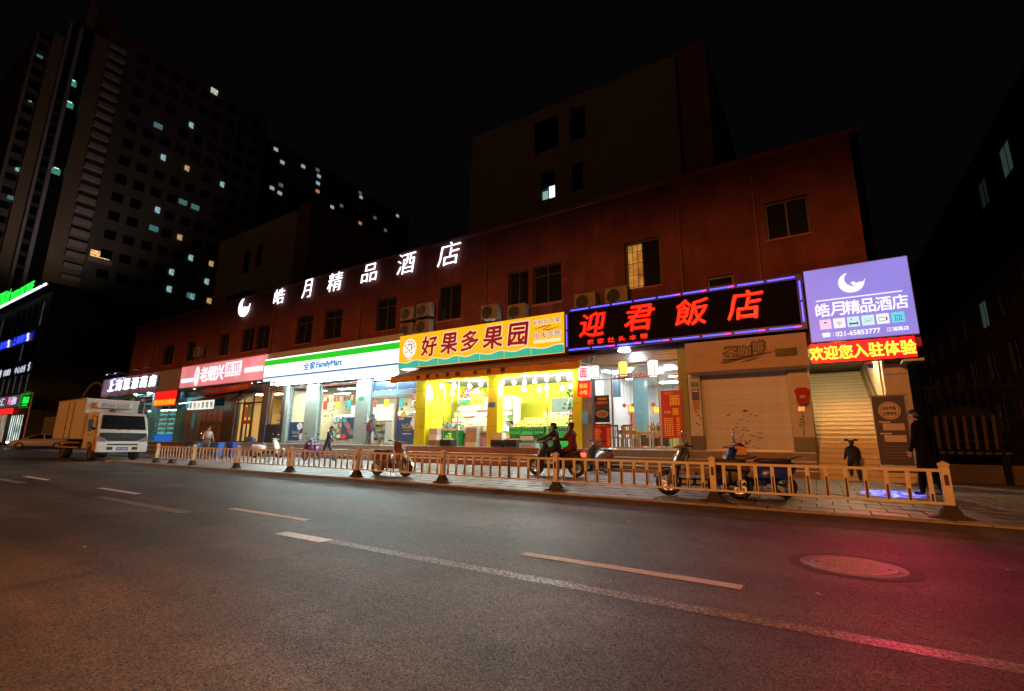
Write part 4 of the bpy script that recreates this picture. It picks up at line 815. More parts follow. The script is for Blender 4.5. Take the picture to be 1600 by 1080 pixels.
t = thing('carton', 'flat blue and white carton lying on the ledge behind the riders', 'carton', (-10.1,17.4,1.0)); MB().box(-10.5,-9.75,17.2,17.6,1.0,1.18).build('box', M('blue_white_carton', (.5,.62,.8), .6, noise=.2), t); MB().box(-10.4,-9.9,17.197,17.2,1.05,1.12).build('print', M('blue_pack', (.2,.4,.7), .4), t)
t = thing('gift_box', 'printed gift carton with a fruit picture standing at the foot of the middle pillar', 'carton', (-13.2,17.6,1.0)); MB().box(-13.55,-12.95,17.5,17.8,1.0,1.85).build('box', M('grey_print_box', (.4,.4,.38), .6, noise=.3), t); blob(MB(), -13.25,1.45,.14,.12,17.5,seed=3).build('print', melon[4], t); MB().box(-13.55,-12.95,17.49,17.5,1.0,1.2).build('print', white_box, t)
t = thing('flower_bunch', 'pink flower decoration hanging near the top of the left fruit display', 'flowers', (-14.6,19,3.6))
g = MB(); rr = random.Random(5)
for k in range(26): g.ell((-14.6+rr.gauss(0,.17),18.9+rr.gauss(0,.08),3.55+rr.gauss(0,.13)), (.06,.05,.06), 6, 4)
g.build('petals', M('pink_petal', (.75,.05,.2), .6), t)['kind'] = 'stuff'; MB().tube([(-14.6,18.9,3.7),(-14.6,18.9,4.5)], .008, 4).build('string', black_plastic, t)
o = poster('yellow paper with black handwriting hung in the left half of the fruit shop', -13.95,-13.2,2.95,3.6,18.3,M('yellow_print', (.8,.65,.05), .5), 'sign'); txt(MB(), '自助水果', -13.88,-13.27,3.32,3.5,18.3,.004).build('print', M('black_ink', (.02,.02,.02), .6), o); txt(MB(), '一律批发', -13.88,-13.27,3.05,3.23,18.3,.004).build('print', M('black_ink', (.02,.02,.02), .6), o)
poster('small blue plate on the middle yellow pillar', -12.45,-12.1,2.75,2.98,17.68,M('blue_plate', (.05,.15,.4), .4), 'plate', name='plate')
poster('light blue card stuck low on the right yellow pillar', -7.86,-7.6,1.95,2.45,17.7,M('sky_blue_card', (.1,.45,.75), .5), 'notice', name='notice')
t = thing('potted_plant', 'leafy plants climbing the right side of the fruit shop', 'plant', (-8.5,18.3,1.0))
g = MB(); rr = random.Random(6)
for k in range(140):
    x, y, z = -8.55+rr.gauss(0,.16), 18.25+rr.gauss(0,.1), rr.choice((2.15,2.75,3.3))+rr.gauss(0,.17); a = rr.uniform(0,6.3)
    u = Vector((cos(a)*.09, sin(a)*.05, rr.uniform(-.05,.05))); v = Vector((-sin(a)*.03, cos(a)*.03, .05)); p = Vector((x,y,z)); g.add([p-u, p+v, p+u, p-v], [(0,1,2,3)])
g.build('leaves', M('leaf_green', (.05,.16,.03), .5, noise=.4), t)['kind'] = 'stuff'; MB().lathe((-8.55,18.25,1.0), [(.14,0),(.19,.35),(.16,.35),(.15,.3),(0,.3)], 14).build('pot', white_paint, t); MB().tube([(-8.55,18.25,1.3),(-8.5,18.25,3.4)], .02, 5).build('stem', brn, t)
# yellow sign of seven panels
ys = thing('fruit_shop_sign', 'yellow lit sign of seven panels with red brush characters and green waves', 'sign', (-13,17,4.8))
YE = EM('sign_yellow', (1,.50,.01), .95); wave_m = EM('sign_wave_teal', (.02,.62,.42), .7, nee=False); wave_e = EM('sign_wave_edge', (.8,.9,.6), .8, nee=False); red_l = EM('sign_red', (.35,.0,.015), .5, nee=False); red_o = EM('sign_red_outline', (.95,.75,.6), .8, nee=False)
MB().box(-17.65,-8.25,17.03,17.45,4.78,6.52).build('box', M('sign_back_yellow', (.5,.3,.03), .5), ys)
PXS = [-17.62,-16.2,-14.98,-13.72,-12.5,-11.18,-9.82,-8.27]
for i in range(7):
    a, b = PXS[i]+.008, PXS[i+1]-.008
    p = MB().box(a,b,17.0,17.03,4.8,6.5).build('sign_panel', YE, ys)
    for dz, m, yy in ((.05, wave_e, 16.997), (0, wave_m, 16.994)):
        n = 16; top = [(a+(b-a)*k/n, 5.06+dz+.07*sin(2*pi*k/n+2.2)+.05*sin(pi*k/n)) for k in range(n+1)]
        MB().prism([(a,4.81),(b,4.81)]+top[::-1], yy-.002, yy).build('wave', m, p)
for ch, a, b in (('好',-16.1,-15.1),('果',-14.85,-13.85),('多',-13.6,-12.6),('果',-12.35,-11.3),('园',-11.0,-9.95)):
    txt(MB(), ch, a-.03,b+.03,5.29,6.31,16.996,.006,.055,.1,.03).build('letter_outline', red_o, ys); txt(MB(), ch, a,b,5.32,6.28,16.988,.012,.03,.1,.03).build('letter', red_l, ys)
blob(MB(), -16.9,5.8,.46,.5,16.996,n=24).build('logo_disc', EM('logo_disc_white', (.95,.95,.85), .9, nee=False), ys)
g = MB(); rr = random.Random(3)
for k in range(15): a = 2*pi*k/11; r = .16+.16*(k % 2); g.obox((-16.9+r*cos(a),16.988,5.86+r*sin(a)), (.05,.006,.1), (0,a,0))
g.build('logo_mark', M('logo_grey', (.15,.12,.25), .5), ys); MB().box(-17.05,-16.72,16.988,16.996,5.18,5.28).build('logo_text', red_o, ys)
pur = EM('sign_purple', (.16,.02,.14), .4, nee=False); wht = EM('sign_white_edge', (1,.95,.8), .9, nee=False)
txt(MB(), '新鲜好水果', -9.72,-8.42,6.08,6.32,16.992,.006,.05).build('lettering_edge', wht, ys); txt(MB(), '新鲜好水果', -9.72,-8.42,6.08,6.32,16.985,.006,.0).build('lettering', pur, ys)
txt(MB(), '批发零售', -9.68,-8.4,5.5,5.76,16.992,.006,.05).build('lettering_edge', wht, ys); txt(MB(), '批发零售', -9.68,-8.4,5.5,5.76,16.985,.006,.0).build('lettering', pur, ys)
MB().tube([(-9.65,16.99,5.92),(-9.2,16.99,6.0),(-8.85,16.99,6.02),(-9.25,16.99,5.84),(-9.0,16.99,5.82),(-8.5,16.99,5.92)], [.01,.025,.02,.02,.025,.008], 5).build('flourish', pur, ys)
MB().box(-9.7,-8.4,16.99,16.998,5.3,5.44).build('phone_strip', EM('phone_strip', (1,.85,.45), .9, nee=False), ys)
# awning
aw = thing('awning', 'worn orange brown fabric awning with a lettered valance over the fruit shop', 'awning', (-12,16,4))
fab = M('orange_brown_canvas', (.36,.15,.03), .8, noise=.3, scale=3, bump=.2, bscale=20, wear=((.2,.09,.03), 1.5, .6)); val = M('orange_valance', (.62,.30,.03), .75, noise=.2, scale=3)
n = 26; vs = []
for i in range(n+1):
    x = -17.1+9.95*i/n; sg = .05*abs(sin(i*pi/2.6)); e = max(0, 1-i/1.2)*.55
    vs += [(x+e*.6,17.55,4.76), (x+e*.3,16.85,4.52-sg*.6), (x,16.02,4.24-sg)]
MB().add(vs, [(3*i+k, 3*i+3+k, 3*i+4+k, 3*i+1+k) for i in range(n) for k in range(2)]).build('canopy', fab, aw, smooth=True)
vs = []
for i in range(n*2+1):
    x = -17.1+9.95*i/(n*2); sg = .05*abs(sin(i*pi/5.2)); vs += [(x,16.02,4.245-sg), (x,15.98+.02*sin(i*1.7),3.96-.03*abs(sin(i*.9))-sg*.3)]
MB().add(vs, [(2*i,2*i+2,2*i+3,2*i+1) for i in range(n*2)]).build('valance', val, aw)
ink = M('black_ink', (.02,.02,.02), .6)
chars('好果多果园', -15.5, -12.6, 4.0, 4.18, 15.94, ink, aw, bold=.02, fill=.35, depth=.02); chars('欢迎您', -12.3, -10.2, 4.02, 4.2, 15.94, ink, aw, bold=.02, fill=.3, depth=.02)
for x in (-17.0,-13.7,-10.4,-7.2): MB().tube([(x,17.6,4.2),(x,16.05,4.2)], .02, 6).build('arm', steel, aw)
MB().tube([(-17.1,16.04,4.22),(-7.15,16.04,4.22)], .02, 6).build('front_bar', steel, aw)
# ------------------------------------------------------------------ RESTAURANT
rs = thing('restaurant', 'brightly lit small restaurant with open glass front, lanterns and red menu posters', 'shop', (-5.9,18,1.0))
wh_wall = M('white_wall', (.72,.75,.78), .7, noise=.05); teal_col = M('blue_mosaic', (.12,.3,.36), .35, noise=.35, scale=14)
room(rs, -7.8, -4.0, 18.3, 26, 1.0, 4.25, wh_wall, lights=[(-6.9,19.5),(-4.9,19.5),(-6.9,21.7),(-4.9,21.7),(-5.9,24)], ll=.9, lw=.45)
MB().box(-7.88,-7.5,17.85,18.25,1.0,4.75).build('pillar', M('grey_tile_pillar', (.25,.26,.25), .4), rs); MB().box(-4.05,-3.75,17.85,18.25,1.0,4.75).build('pillar', M('olive_tile', (.2,.2,.06), .4, noise=.2), rs)
MB().box(-7.5,-4.05,17.9,18.25,4.3,4.75).build('shutter_box', M('shutter_box_grey', (.22,.24,.23), .5), rs)
for k in range(4): MB().box(-7.5,-4.05,17.88-.004*k,17.9,4.34+.1*k,4.41+.1*k).build('shutter_slat', grey_alu, rs)
fm = frame(MB(), -7.48,-4.07,1.02,4.28,18.05,18.12,.06,[-6.7,-4.85],[3.75]).build('door_frame', grey_alu, rs)
for a, b in ((-7.42,-6.73),(-4.82,-4.13)): MB().box(a,b,18.08,18.09,1.08,3.7).build('glass_panel', clear_glass, rs)
MB().box(-7.42,-4.13,18.085,18.095,3.8,4.22).build('transom_glass', clear_glass, rs)
txt(MB(), '欢迎光临', -6.65,-5.0,3.72,3.92,18.03,.01,.03).build('door_lettering', rprint, rs)
MB().box(-6.75,-6.25,20.9,21.4,1.0,4.2).build('mosaic_column', teal_col, rs); MB().box(-7.4,-7.05,19.8,20.1,3.2,4.2).build('hanging_post', M('dark_blue_post', (.06,.12,.17), .4), rs)
ledp = EM('ceiling_disc_light', (.95,1,1), 7)
for k, (x, y) in enumerate(((-7.3,19),(-6.2,18.8),(-4.6,18.8),(-5.4,20.4),(-7,22.5),(-4.4,22.8))): MB().lathe((x,y,4.22), [(.16,0),(.16,-.03),(0,-.035)], 14).build('downlight', ledp, rs)
# counter, altar like cabinet, lanterns inside
t = thing('counter_cabinet', 'dark wooden cabinet with framed picture at the back of the restaurant', 'cabinet', (-6.3,25,1.0))
dw = M('dark_wood', (.08,.035,.02), .45, noise=.3, scale=5)
MB().box(-7.3,-5.2,25,25.6,1.0,2.1).build('body', dw, t); MB().box(-6.7,-5.7,25.5,25.6,2.1,3.4).build('panel', dw, t); MB().box(-6.5,-5.9,25.47,25.5,2.4,3.1).build('picture', M('brown_picture', (.3,.12,.06), .5, noise=.5, scale=3), t)
g = MB(); rr = random.Random(8)
for k in range(22): g.mat(k % 4).lathe((-7.2+.09*k,25.1+.1*(k % 2),2.1), [(.035,0),(.04,.15),(.015,.2),(.015,.27)], 7)
g.build('bottles', [rprint, brn, white_box, GM['cool'][4]], t)['kind'] = 'stuff'
def lantern(x, y, z, r, h, m, lab, grp, top):
    t = thing('lantern', lab, 'lantern', (x,y,z), grp)
    MB().lathe((x,y,z), [(.0,0),(r*.8,0),(r,h*.06),(r,h*.9),(r*.8,h*.96),(0,h*.96)], 12).build('shade', m, t)
    g = MB()
    for k in range(6): a = k*pi/3; g.tube([(x+r*1.03*cos(a),y+r*1.03*sin(a),z),(x+r*1.03*cos(a),y+r*1.03*sin(a),z+h*.94)], .012, 4)
    for q in (0, h*.94): g.lathe((x,y,z+q), [(r*1.08,0),(r*1.08,.03),(r*.8,.04)], 12)
    g.build('frame', dw, t); MB().tube([(x,y,z+h*.95),(x,y,top)], .007, 4).build('cord', black_plastic, t)
lw_ = EM('lantern_white', (1,.97,.85), 1.6); ly_ = EM('lantern_yellow', (1,.72,.12), 1.3)
lantern(-7.15,17.45,3.72,.17,.52,lw_,'left of the three hanging lanterns, white, over the restaurant door','lanterns over the restaurant door',4.8)
lantern(-6.0,17.45,3.76,.18,.56,ly_,'middle hanging lantern with a yellow glow over the restaurant door','lanterns over the restaurant door',4.8)
lantern(-4.85,17.45,3.66,.19,.62,lw_,'right of the three hanging lanterns, tall and white, over the restaurant door','lanterns over the restaurant door',4.8)
lo_ = EM('lantern_orange', (1,.55,.05), 1.5)
for x, y, lab in ((-7.7,24.0,'small orange lantern deep inside the restaurant left of the mosaic column'),(-7.0+.2,25.2,'small orange lantern inside the restaurant right of the mosaic column'),(-5.35,25.1,'small orange lantern inside the restaurant near the right poster')): lantern(x,y-.6,2.75,.15,.35,lo_,lab,'lanterns inside the restaurant',4.2)
# tables and stools
pale_wood = M('pale_wood', (.42,.26,.1), .5, noise=.25, scale=6)
tab = None
for k, (x, y, lab) in enumerate(((-6.6,19.6,'wooden table nearest the restaurant door'),(-6.3,21.0,'wooden table in the middle of the restaurant'),(-5.2,20.6,'wooden table on the right inside the restaurant'))):
    if tab is None:
        tab = thing('table', lab, 'table', (0,0,1.0), 'restaurant tables'); MB().box(-.42,.42,-.33,.33,1.7,1.75).build('top', pale_wood, tab, bevel=.008)
        for a in (-.37,.37):
            for b in (-.28,.28): MB().box(a-.03,a+.03,b-.03,b+.03,1.0,1.7).build('leg', pale_wood, tab)
        MB().box(-.37,.37,-.3,-.26,1.58,1.7).build('apron', pale_wood, tab); o = tab
    else: o = copy_tree(tab); o['label'] = lab
    o.location = (x,y,1.0)
ch0 = None
for k, (x, y, r, lab) in enumerate(((-6.95,19.0,0,'left of the two wooden chairs in front of the nearest table'),(-6.4,19.0,.1,'right of the two wooden chairs in front of the nearest table'),(-7.15,20.1,1.4,'wooden chair beside the left glass panel'),(-6.7,20.4,3.1,'wooden chair behind the nearest restaurant table'),(-5.8,20.3,.2,'wooden chair before the middle restaurant table'),(-5.1,19.9,.0,'wooden chair in front of the right restaurant table'),(-4.6,20.7,-1.5,'wooden chair at the right wall of the restaurant'))):
    if ch0 is None:
        ch0 = thing('chair', lab, 'chair', (0,0,1.0), 'restaurant chairs'); MB().box(-.2,.2,-.2,.2,1.42,1.46).build('seat', pale_wood, ch0, bevel=.006)
        for a in (-.17,.17): MB().box(a-.02,a+.02,.15,.19,1.0,1.42).build('leg', pale_wood, ch0); MB().box(a-.02,a+.02,-.2,-.16,1.0,1.95).build('leg', pale_wood, ch0)
        for q in range(5): MB().box(-.14+.065*q,-.115+.065*q,-.19,-.17,1.46,1.88).build('slat', pale_wood, ch0)
        MB().box(-.19,.19,-.2,-.165,1.88,1.96).build('top_rail', pale_wood, ch0); o = ch0
    else: o = copy_tree(ch0); o['label'] = lab
    o.location = (x,y,1.0); o.rotation_euler = (0,0,r)
st0 = None
for k, (x, y, lab) in enumerate(((-5.75,19.1,'dark round stool nearest the open restaurant door'),(-5.35,19.5,'dark round stool behind the nearest one, at the middle of the door'),(-4.95,19.1,'dark round stool beside the right glass panel'))):
    if st0 is None:
        st0 = thing('stool', lab, 'stool', (0,0,1.0), 'restaurant stools'); MB().lathe((0,0,1.4), [(0,.05),(.16,.05),(.17,.03),(.16,0),(0,0)], 14).build('seat', dw, st0); MB().lathe((0,0,1.0), [(.15,0),(.13,.4)], 12).build('base', dw, st0); MB().lathe((0,0,1.02), [(.152,.05),(.147,.1)], 12).build('band', steel, st0); o = st0
    else: o = copy_tree(st0); o['label'] = lab
    o.location = (x,y,1.0)
t = thing('menu_board', 'coloured yellow and red board on the counter inside the restaurant', 'board', (-5.5,22.5,1.0)); MB().box(-6.0,-4.9,22.5,22.9,1.0,1.9).build('counter', M('counter_yellow', (.5,.42,.08), .5), t); MB().box(-5.9,-5.5,22.46,22.5,1.95,2.25).build('card', GM['fruit'][5], t); MB().box(-5.4,-5.0,22.46,22.5,1.95,2.3).build('card', rprint, t); MB().box(-6.0,-4.9,22.5,22.9,1.9,1.95).build('top', white_box, t)
shelf('bottle_shelf', 'wall shelf of bottles and boxes at the right inside the restaurant', -5.6,-4.2,24.6,25.0,1.0,3.2,5,'cool', boxw=.12, seed=91)
shelf('dish_shelf', 'shelf of red and yellow packets left of the cabinet in the restaurant', -7.7,-7.0,23.6,24.0,1.0,3.0,5,'fruit', boxw=.12, seed=92)
t = thing('red_hanging_charms', 'row of red paper charms hanging inside the restaurant', 'decoration', (-5.9,21.5,3.0))
for k in range(8):
    x = -7.4+.45*k; c_ = MB().obox((x,21.5,2.95), (.16,.02,.16), (0,pi/4,0)).build('charm', rprint, t); MB().tube([(x,21.5,3.05),(x,21.5,4.2)], .006, 4).build('cord', black_plastic, c_)
for k, (x, z, m) in enumerate(((-7.45,2.4,'red'),(-5.75,2.9,'yellow'),(-4.6,2.7,'red'))): poster('%s wall poster inside the restaurant, %s' % (m, ('near the left shelf','above the cabinet','at the right end')[k]), x-.22,x+.22,z-.3,z+.3,25.95 if k else 23.4, M('red_notice', (.6,.08,.05), .5) if m == 'red' else M('yellow_print', (.8,.65,.05), .5))
# posters
redp = M('red_poster', (.55,.02,.015), .4, noise=.1); yp = M('yellow_ink', (.85,.6,.08), .5, noise=0)
o = poster('dark dish poster with a bowl of noodles on the left restaurant glass', -7.42,-6.8,2.02,3.1,17.98,M('dark_food_poster', (.03,.035,.03), .4)); blob(MB(), -7.1,2.35,.26,.15,17.975,n=20).build('bowl', M('bowl_white', (.7,.65,.55), .4), o); blob(MB(), -7.1,2.36,.21,.11,17.968,n=20).build('noodles', M('noodle_orange', (.55,.22,.05), .5, noise=.5, scale=25), o); MB().box(-7.35,-6.87,17.97,17.98,2.75,2.85).build('print', rprint, o); txt(MB(), '特色面馆', -7.3,-6.9,2.92,3.0,17.98,.004).build('print', yp, o)
o = poster('red menu poster with yellow price lines below the dish poster', -7.48,-6.75,1.06,1.98,17.97,redp); g = MB()
txt(g, '家常菜单', -7.3,-6.95,1.86,1.93,17.97,.004)
for k in range(9): a = -7.42; g.box(a,a+.2+.03*(k*5 % 4),17.965,17.97,1.14+.075*k,1.165+.075*k); g.box(-6.92,-6.8,17.965,17.97,1.14+.075*k,1.165+.075*k)
g.build('print', yp, o)
o = poster('tall red noodle poster with big yellow characters on the right restaurant glass', -4.72,-3.98,1.42,3.15,17.8,redp); g = MB()
txt(g, '面', -4.4,-4.05,2.6,2.95,17.8,.004,.04); txt(g, '面', -4.32,-4.1,2.25,2.48,17.8,.004,.03); txt(g, '阳春', -4.62,-4.38,2.3,2.4,17.8,.004); txt(g, '特色面点', -4.6,-4.25,3.0,3.08,17.8,.004)
for k in range(9):
    for q in range(4): g.box(-4.64+.085*q,-4.58+.085*q,17.795,17.8,1.5+.075*k,1.54+.075*k)
    g.box(-4.2,-4.08,17.795,17.8,1.52+.075*k,1.55+.075*k)
g.build('print', yp, o)
ss = thing('side_light_sign', 'small white lit box sign with a red character hanging by the right yellow pillar', 'sign', (-7.4,16.9,3.6)); MB().box(-7.62,-7.2,16.9,17.1,3.62,4.15).build('box', EM('small_box_white', (.95,.85,.95), 1.2), ss); txt(MB(), '面', -7.55,-7.27,3.7,4.07,16.9,.006,.02).build('letter', EM('pinkish_red', (.8,.02,.1), .7, nee=False), ss); MB().tube([(-7.4,17.05,4.15),(-7.4,17.3,4.8)], .015, 5).build('bracket', dark_metal, ss)
ss = thing('side_light_sign', 'small red lit box sign with yellow characters below the white one', 'sign', (-7.4,16.9,2.9)); MB().obox((-7.42,17.0,3.27), (.5,.16,.6), (0,.1,0)).build('box', EM('small_box_red', (.9,.03,.01), .9), ss); txt(MB(), '饭店', -7.6,-7.26,3.3,3.48,16.92,.006,.02).build('letter', EM('small_sign_yellow', (1,.6,.1), 1.1, nee=False), ss); txt(MB(), '小吃', -7.6,-7.26,3.05,3.22,16.92,.006,.02).build('letter', EM('small_sign_yellow', (1,.6,.1), 1.1, nee=False), ss); MB().tube([(-7.42,17.05,3.55),(-7.42,17.1,3.64)], .02, 5).build('hook', dark_metal, ss)
steps('restaurant_steps', 'dark grey stone steps below the restaurant door', -7.9,-3.78, M('dark_granite_step', (.16,.165,.16), .5, noise=.3, scale=7), y0=16.75)
MB().box(-7.9,-3.4,16.42,16.75,.1,.32).build('rubber_threshold', M('orange_brown_stone', (.3,.13,.06), .6, noise=.3, scale=3))['kind'] = 'structure'
# LED sign
PB_ = M('black_brown_panel', (.006,.004,.004), .8, noise=.25, scale=1); PB_.node_tree.nodes['Principled BSDF'].inputs['Specular IOR Level'].default_value = .1
ls = thing('led_letter_sign', 'black sign framed by blue light tubes with four large glowing red characters', 'sign', (-4,17,4.8))
MB().box(-8.22,.13,17.05,17.5,4.78,6.58).build('panel', PB_, ls)
blue_t = EM('blue_led_tube', (.10,.10,1), 2.3); pink_t = EM('pink_led_tube', (1,.05,.6), 1.8); bfrm = M('blue_frame', (.015,.015,.2), .4)
MB().box(-8.22,.13,16.99,17.05,6.42,6.58).build('frame', bfrm, ls); MB().box(-8.22,.13,16.99,17.05,4.78,4.96).build('frame', bfrm, ls); MB().box(-8.22,-8.06,16.99,17.05,4.96,6.42).build('frame', bfrm, ls); MB().box(-.03,.13,16.99,17.05,4.96,6.42).build('frame', bfrm, ls)
def ledrow(p0, p1, n, pink):
    for k in range(n):
        a = Vector(p0).lerp(Vector(p1), (k+.05)/n); b = Vector(p0).lerp(Vector(p1), (k+.93)/n)
        if k in pink: c = a.lerp(b, .78); MB().tube([c, b], .026, 6).build('light_tube', pink_t, ls); b = c
        MB().tube([a, b], .024, 6).build('light_tube', blue_t, ls)
ledrow((-8.0,16.97,6.5),(.0,16.97,6.5), 9, (4,5,6)); ledrow((-8.1,16.97,4.87),(.05,16.97,4.87), 8, (1,2,3,5,6,7)); ledrow((-8.14,16.97,4.98),(-8.14,16.97,6.4), 2, ()); ledrow((.05,16.97,4.98),(.05,16.97,6.4), 2, ())
red_led = EM('red_led', (1,.005,.002), 6); red_halo = EM('red_letter_halo', (.45,.008,.004), .7, nee=False)
for ch, a, b, c, d in (('迎',-7.6,-6.5,5.36,6.3),('君',-5.72,-4.6,5.38,6.3),('飯',-3.86,-2.72,5.36,6.26),('店',-2.12,-1.03,5.34,6.3)):
    l = txt(MB(), ch, a-.03,b+.03,c-.03,d+.03, 17.05, .02, .02, .18, .022).build('letter_back', red_halo, ls)  # larger dim copy paints a red halo behind the letter
    txt(MB(), ch, a,b,c,d, 17.03, .05, 0, .18, .022).build('letter', red_led, ls)
chars('农家灶头本帮', -7.35,-4.8,5.02,5.22,17.05,EM('small_red_led', (1,.02,.01), 1.4, nee=False),ls,depth=.02,bold=.02,fill=.62)
t = thing('entrance_lamp', 'bright round white lamp under the red letter sign above the restaurant door', 'light', (-5.8,17.1,4.6)); MB().lathe((-5.8,17.1,4.62), [(0,0),(.2,0),(.24,.04),(.2,.1),(0,.1)], 16).build('lamp_glass', EM('entrance_lamp_white', (.95,.98,1), 40), t); MB().tube([(-5.8,17.1,4.72),(-5.8,17.2,4.9)], .03, 6).build('bracket', dark_metal, t)
# ------------------------------------------------------------------ CLOSED SHOP
cl = thing('closed_shop', 'closed shop with a stained pale roller shutter under a beige fascia', 'shop', (-1.8,18,1.0))
beige = M('beige_fascia_paint', (.50,.36,.24), .6, noise=.12, scale=1.5, wear=((.36,.25,.17), 1.2, .62))
pw = M('dirty_white_tile', (.52,.47,.40), .5, noise=.2, scale=3, wear=((.2,.16,.12), 3.5, .66))
MB().box(-3.72,-3.3,17.8,18.2,1.15,4.6).build('pillar', pw, cl, bevel=.01); MB().box(-3.74,-3.28,17.78,18.2,.95,1.5).build('pillar_base', stone_dark, cl)
MB().box(-.57,.0,17.8,18.2,1.45,4.6).build('pillar', pw, cl, bevel=.01); MB().box(-.59,.0,17.78,18.2,.95,1.47).build('pillar_base', stone_dark, cl)
MB().box(-3.58,.06,17.0,18.1,3.64,4.68).build('fascia', beige, cl, bevel=.01)
shut = M('shutter_cream', (.56,.55,.54), .5, noise=.14, scale=1.2, wear=((.24,.18,.14), 1.6, .66))
sl = MB().prism([(-.05,0),(-.012,.012),(.012,.035),(.012,.06),(-.012,.08),(-.05,.088)], -1.365, 1.365, axis='x')
sl = sl.mesh('shutter_slat', shut)
for k in range(30): link(sl, 'shutter_slat', cl, (-1.935+1.8, 18.1-18, .02+.088*k), (0,0,0))
MB().box(-3.3,-.57,18.12,18.16,1.0,3.66).build('shutter_back', dark_metal, cl)
for x in (-3.3,-.62): MB().box(x,x+.05,17.98,18.08,1.0,3.64).build('shutter_track', M('track_grey', (.3,.28,.25), .5, .3), cl)
MB().box(-3.25,-.62,18.0,18.06,1.0,1.05).build('bottom_bar', grey_alu, cl)
rr = random.Random(12); g = MB()
for k in range(46):
    z = 2.3-1.25*rr.random()**.8; x = -1.95+rr.gauss(0,.35)*(1.25-(z-1)*.4); blob(g, x, z, .03+.05*rr.random(), .008+.008*rr.random(), 18.045-.0004*k, n=6, w=.4, seed=k)
blob(g, -1.95,2.35,.09,.03,18.04,w=.4,seed=77)
g.build('scuff_mark', M('black_scuff', (.05,.035,.03), .8), cl)['kind'] = 'stuff'
lg = thing('closed_shop_logo', 'dark brown swooping character logo on the beige fascia of the closed shop', 'sign', (-1.7,17,4.2))
lg_d = M('logo_brown', (.06,.03,.015), .5, noise=.15); lg_t = M('logo_tan', (.45,.3,.16), .5, noise=.15)
for i, (ch, a, b, c, d) in enumerate((('圣',-2.32,-1.9,4.02,4.36),('咖',-1.9,-1.5,4.06,4.38),('啡',-1.45,-1.12,4.14,4.5))):
    txt(MB(), ch, a-.05,b+.05,c-.05,d+.05,17.0,.02,.09,.1).build('letter_back', lg_d, lg); txt(MB(), ch, a,b,c,d,16.98,.012,.0,.1).build('letter', lg_t, lg)
MB().prism([(-2.5,3.9),(-2.3,3.86),(-1.7,3.98),(-1.1,4.08),(-.75,4.16),(-1.1,4.14),(-1.6,4.1),(-2.1,4.0)], 16.98, 17.0).build('swoosh', lg_d, lg); MB().prism([(-1.9,3.86),(-1.55,3.9),(-1.2,4.02),(-1.5,3.98)], 16.97, 16.99).build('swoosh', lg_d, lg)
t = thing('fascia_plate', 'small dark brown oblong plate at the right of the beige fascia', 'plate', (-.55,17,4.1)); MB().box(-.82,-.22,16.96,17.0,4.0,4.22).build('plate', lg_d, t); MB().box(-.8,-.24,16.93,16.97,3.97,4.01).build('ledge', lg_d, t)
t = thing('fire_box', 'rounded red box mounted on the white pillar beside the shutter', 'box', (-.22,17.7,2.5))
MB().prism([(-.42,2.92),(-.36,3.02),(-.08,3.02),(-.02,2.92),(-.05,2.55),(-.12,2.48),(-.32,2.48),(-.39,2.55)], 17.6, 17.8).build('body', M('red_plastic', (.45,.01,.012), .65), t, bevel=.02); MB().box(-.44,0,17.57,17.8,2.9,2.94).build('rim', M('red_plastic', (.5,.02,.02), .3), t); txt(MB(), '消防', -.3,-.14,2.68,2.78,17.6,.004).build('print', wprint, t)
poster('green number plate high on the left white pillar of the closed shop', -3.62,-3.34,3.22,3.42,17.77,M('plate_green', (.02,.2,.08), .4), 'plate', name='plate')
o = poster('small purple photo notice below the green number plate', -3.6,-3.36,2.75,3.15,17.78,M('purple_notice', (.07,.05,.14), .5, noise=.5, scale=9), 'notice', name='notice'); MB().box(-3.57,-3.39,17.775,17.78,3.05,3.1).build('print', wprint, o)
poster('plain orange notice below the purple one on the left white pillar', -3.58,-3.38,2.42,2.72,17.78,M('orange_notice', (.5,.2,.07), .6), 'notice', name='notice')
t = thing('stamped_adverts', 'small dark stamped advert marks on the white pillars of the closed shop', 'graffiti', (-2,17.8,2)); g = MB(); rr = random.Random(31)
for k in range(16): x = (-3.5 if k % 2 else -.3)+rr.uniform(-.12,.12); z = 1.75+rr.random()*.8; g.box(x,x+.07,17.796-.0002*k,17.799,z,z+.035)
g.build('mark', M('stamp_ink', (.1,.07,.07), .8), t)['kind'] = 'stuff'
t = thing('electric_meter', 'small meter with cable on the white pillar under the red box', 'meter', (-.3,17.7,1.6)); MB().box(-.38,-.2,17.74,17.8,2.28,2.42).build('case', grey_alu, t); MB().tube([(-.29,17.78,2.28),(-.27,17.78,1.9),(-.3,17.78,1.5)], .01, 4).build('cable', black_plastic, t)
steps('closed_shop_steps', 'worn brown stone steps below the roller shutter', -3.76,-.02, M('brown_stone_step', (.22,.16,.11), .6, noise=.3, scale=4), y0=16.9)
